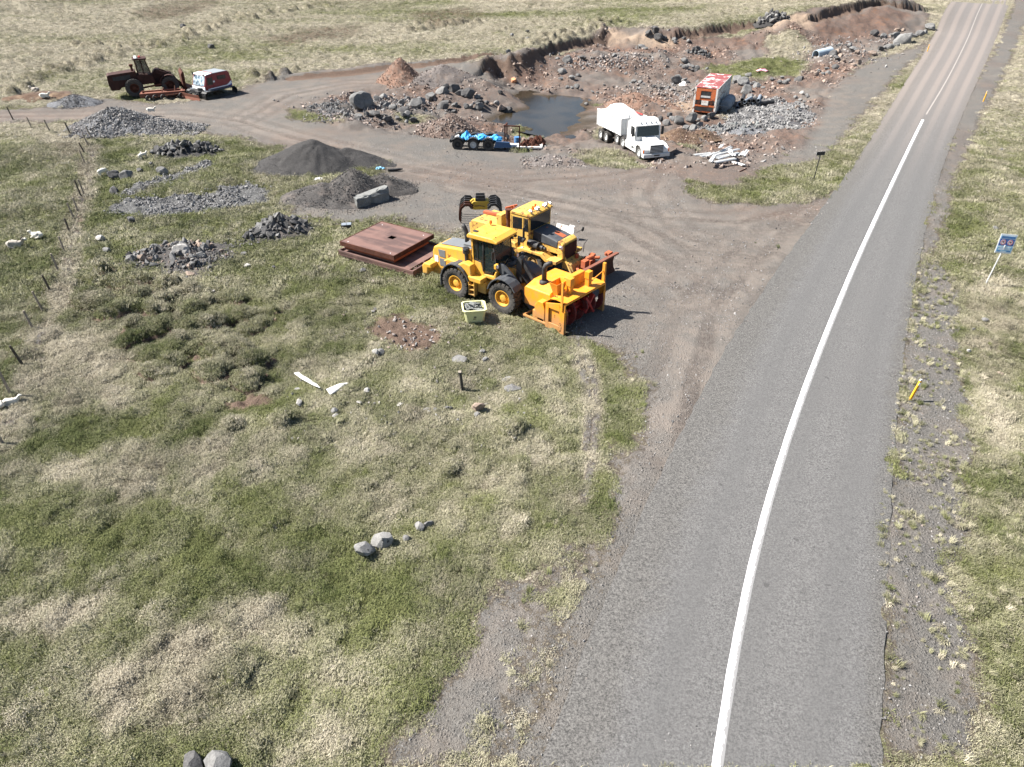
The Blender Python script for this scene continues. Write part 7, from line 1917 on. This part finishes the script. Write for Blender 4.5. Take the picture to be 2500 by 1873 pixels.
# ------------------------------------------------------------------ sheep
def sheep(label, px, py, size, rz, pose, mat, horned=False, group=None, dz=0):
    p = gp(px, py)
    V = []; E = []; Rd = []
    def add(co, r, par=None):
        V.append(co); Rd.append(r)
        if par is not None: E.append((par, len(V) - 1))
        return len(V) - 1
    z = .58 if pose == 'stand' else .26
    if pose == 'graze': z = .58
    r0_ = add((0, 0, z), .21); a = add((-.22, 0, z + .0), .21, r0_); rump = add((-.42, 0, z - .01), .17, a); add((-.53, 0, z - .02), .05, rump)
    c = add((.22, 0, z), .20, r0_); ch = add((.40, 0, z + .02), .15, c)
    if pose == 'graze':
        n_ = add((.54, 0, z - .14), .10, ch); h = add((.64, 0, z - .34), .085, n_); add((.72, 0, z - .46), .05, h)
    else:
        n_ = add((.52, 0, z + .16), .10, ch); h = add((.60, 0, z + .27), .085, n_); add((.74, 0, z + .22), .05, h)
    hz = V[h]
    for s_ in (-1, 1):
        add((hz[0] - .03, s_ * .13, hz[2] + .02), .022, h)
        if pose in ('stand', 'graze'):
            q = add((.34, s_ * .10, z - .22), .06, c); q = add((.35, s_ * .10, z - .38), .035, q); add((.34, s_ * .10, .02), .032, q)
            q = add((-.34, s_ * .10, z - .18), .075, a); q = add((-.40, s_ * .10, z - .34), .038, q); add((-.36, s_ * .10, .02), .032, q)
        else:
            q = add((.30, s_ * .17, .10), .06, c); q = add((.52, s_ * .17, .05), .035, q); add((.40, s_ * .20, .03), .03, q)
            q = add((-.25, s_ * .19, .11), .09, a); q = add((-.05, s_ * .24, .06), .045, q); add((.12, s_ * .24, .03), .03, q)
    me = bpy.data.meshes.new('sheep'); me.from_pydata(V, E, []); me.materials.append(mat)
    o = bpy.data.objects.new('sheep', me); link(o)
    sk = o.modifiers.new('skin', 'SKIN'); sk.use_smooth_shade = True
    lay = me.skin_vertices[0].data if me.skin_vertices else None
    if lay is None:
        bm = bmesh.new(); bm.from_mesh(me); bm.verts.layers.skin.verify(); bm.to_mesh(me); bm.free(); lay = me.skin_vertices[0].data
    for i, r_ in enumerate(Rd): lay[i].radius = (r_, r_); lay[i].use_root = (i == 0)
    sb = o.modifiers.new('smooth', 'SUBSURF'); sb.levels = 1; sb.render_levels = 2
    o.location = (p[0], p[1], p[2] + dz); o.rotation_euler = (0, 0, rz); o.scale = (size,) * 3
    tag(o, label, 'sheep', group)
    if horned:
        for s_ in (-1, 1):
            b = MB(); pth = []
            for i in range(9):
                t_ = i / 8 * 4.6; pth.append((hz[0] - .03 - .10 * math.sin(t_) * (1 - .04 * i), s_ * (.06 + .02 * i), hz[2] + .03 + .10 * (math.cos(t_) - .2) * (1 - .05 * i)))
            b.tube(pth, [.035 - .003 * i for i in range(9)], 7); b.obj('horn', M['horn'], o, smooth=True)
    if mat is M['wool_grey']:
        b = MB(); b.cyl((hz[0] + .04, 0, hz[2] - .01), (hz[0] + .17, 0, hz[2] - .06), .088, .058, n=10); b.obj('face', M['wool'], o, smooth=True)
    return o
GS = 'sheep resting and grazing'
sheep('grey-woolled horned sheep lying in the pasture left of the fence', 40, 605, 1.05, R(8), 'lie', M['wool_grey'], True, GS, .03)
sheep('white lamb lying in the pasture right of the horned sheep', 96, 588, .82, R(172), 'lie', M['wool'], False, GS, .02)
sheep('white sheep grazing beside the dark boulder near the fence', 254, 433, .85, R(70), 'graze', M['wool'], False, GS)
sheep('left of two white lambs standing by the mossy rock pile', 344, 388, .62, R(95), 'stand', M['wool'], False, GS)
sheep('right of two white lambs standing by the mossy rock pile', 352, 386, .62, R(60), 'stand', M['wool'], False, GS)
sheep('white lamb lying at the back edge of the crushed rock heap', 372, 284, .8, R(10), 'lie', M['wool'], False, GS, .45)
sheep('white lamb curled against a fence post at the left edge', 28, 988, .72, R(30), 'lie', M['wool'], False, GS, .03)
sheep('white lamb cut by the left picture edge below the curled lamb', 2, 1000, .7, R(150), 'lie', M['wool'], False, GS, .03)
sheep('white sheep lying on the dark earth at the far left field edge', 90, 229, 1.0, R(170), 'lie', M['wool_grey'], False, GS, .3)
sheep('white sheep lying in green grass nearest the small grey gravel heap', 111, 243, 1.0, R(10), 'lie', M['wool'], False, GS, .03)

for (n_, cx, cy, sx_, sy_, a_, b_, lab) in ((1500, 930, 255, 150, 22, .12, .5, 'rubble among the boulder rows by the yard'), (700, 850, 292, 90, 10, .10, .4, 'rubble along the front boulder row'), (900, 1640, 235, 110, 35, .12, .5, 'rubble on the pit floor left of the container'), (700, 2050, 130, 120, 35, .15, .5, 'rubble round the culvert pipe'), (900, 1500, 150, 140, 25, .12, .55, 'rubble on the pit ledge')):
    P_ = np.array([ground(random.gauss(cx, sx_ * .5), random.gauss(cy, sy_ * .5)) for _ in range(n_)])
    sz_ = a_ * (b_ / a_) ** (rng.uniform(0, 1, n_) ** 1.8)
    zz_ = terrain(P_[:, 0], P_[:, 1])[0]; k_ = zz_ > WATER_Z + .05
    pebbles('rubble', P_[k_, 0], P_[k_, 1], zz_[k_] + sz_[k_] * .15, sz_[k_], np.clip(rng.normal(.25, .25, k_.sum()), 0, 1), lab, None, rng.uniform(.3, 1, k_.sum()))
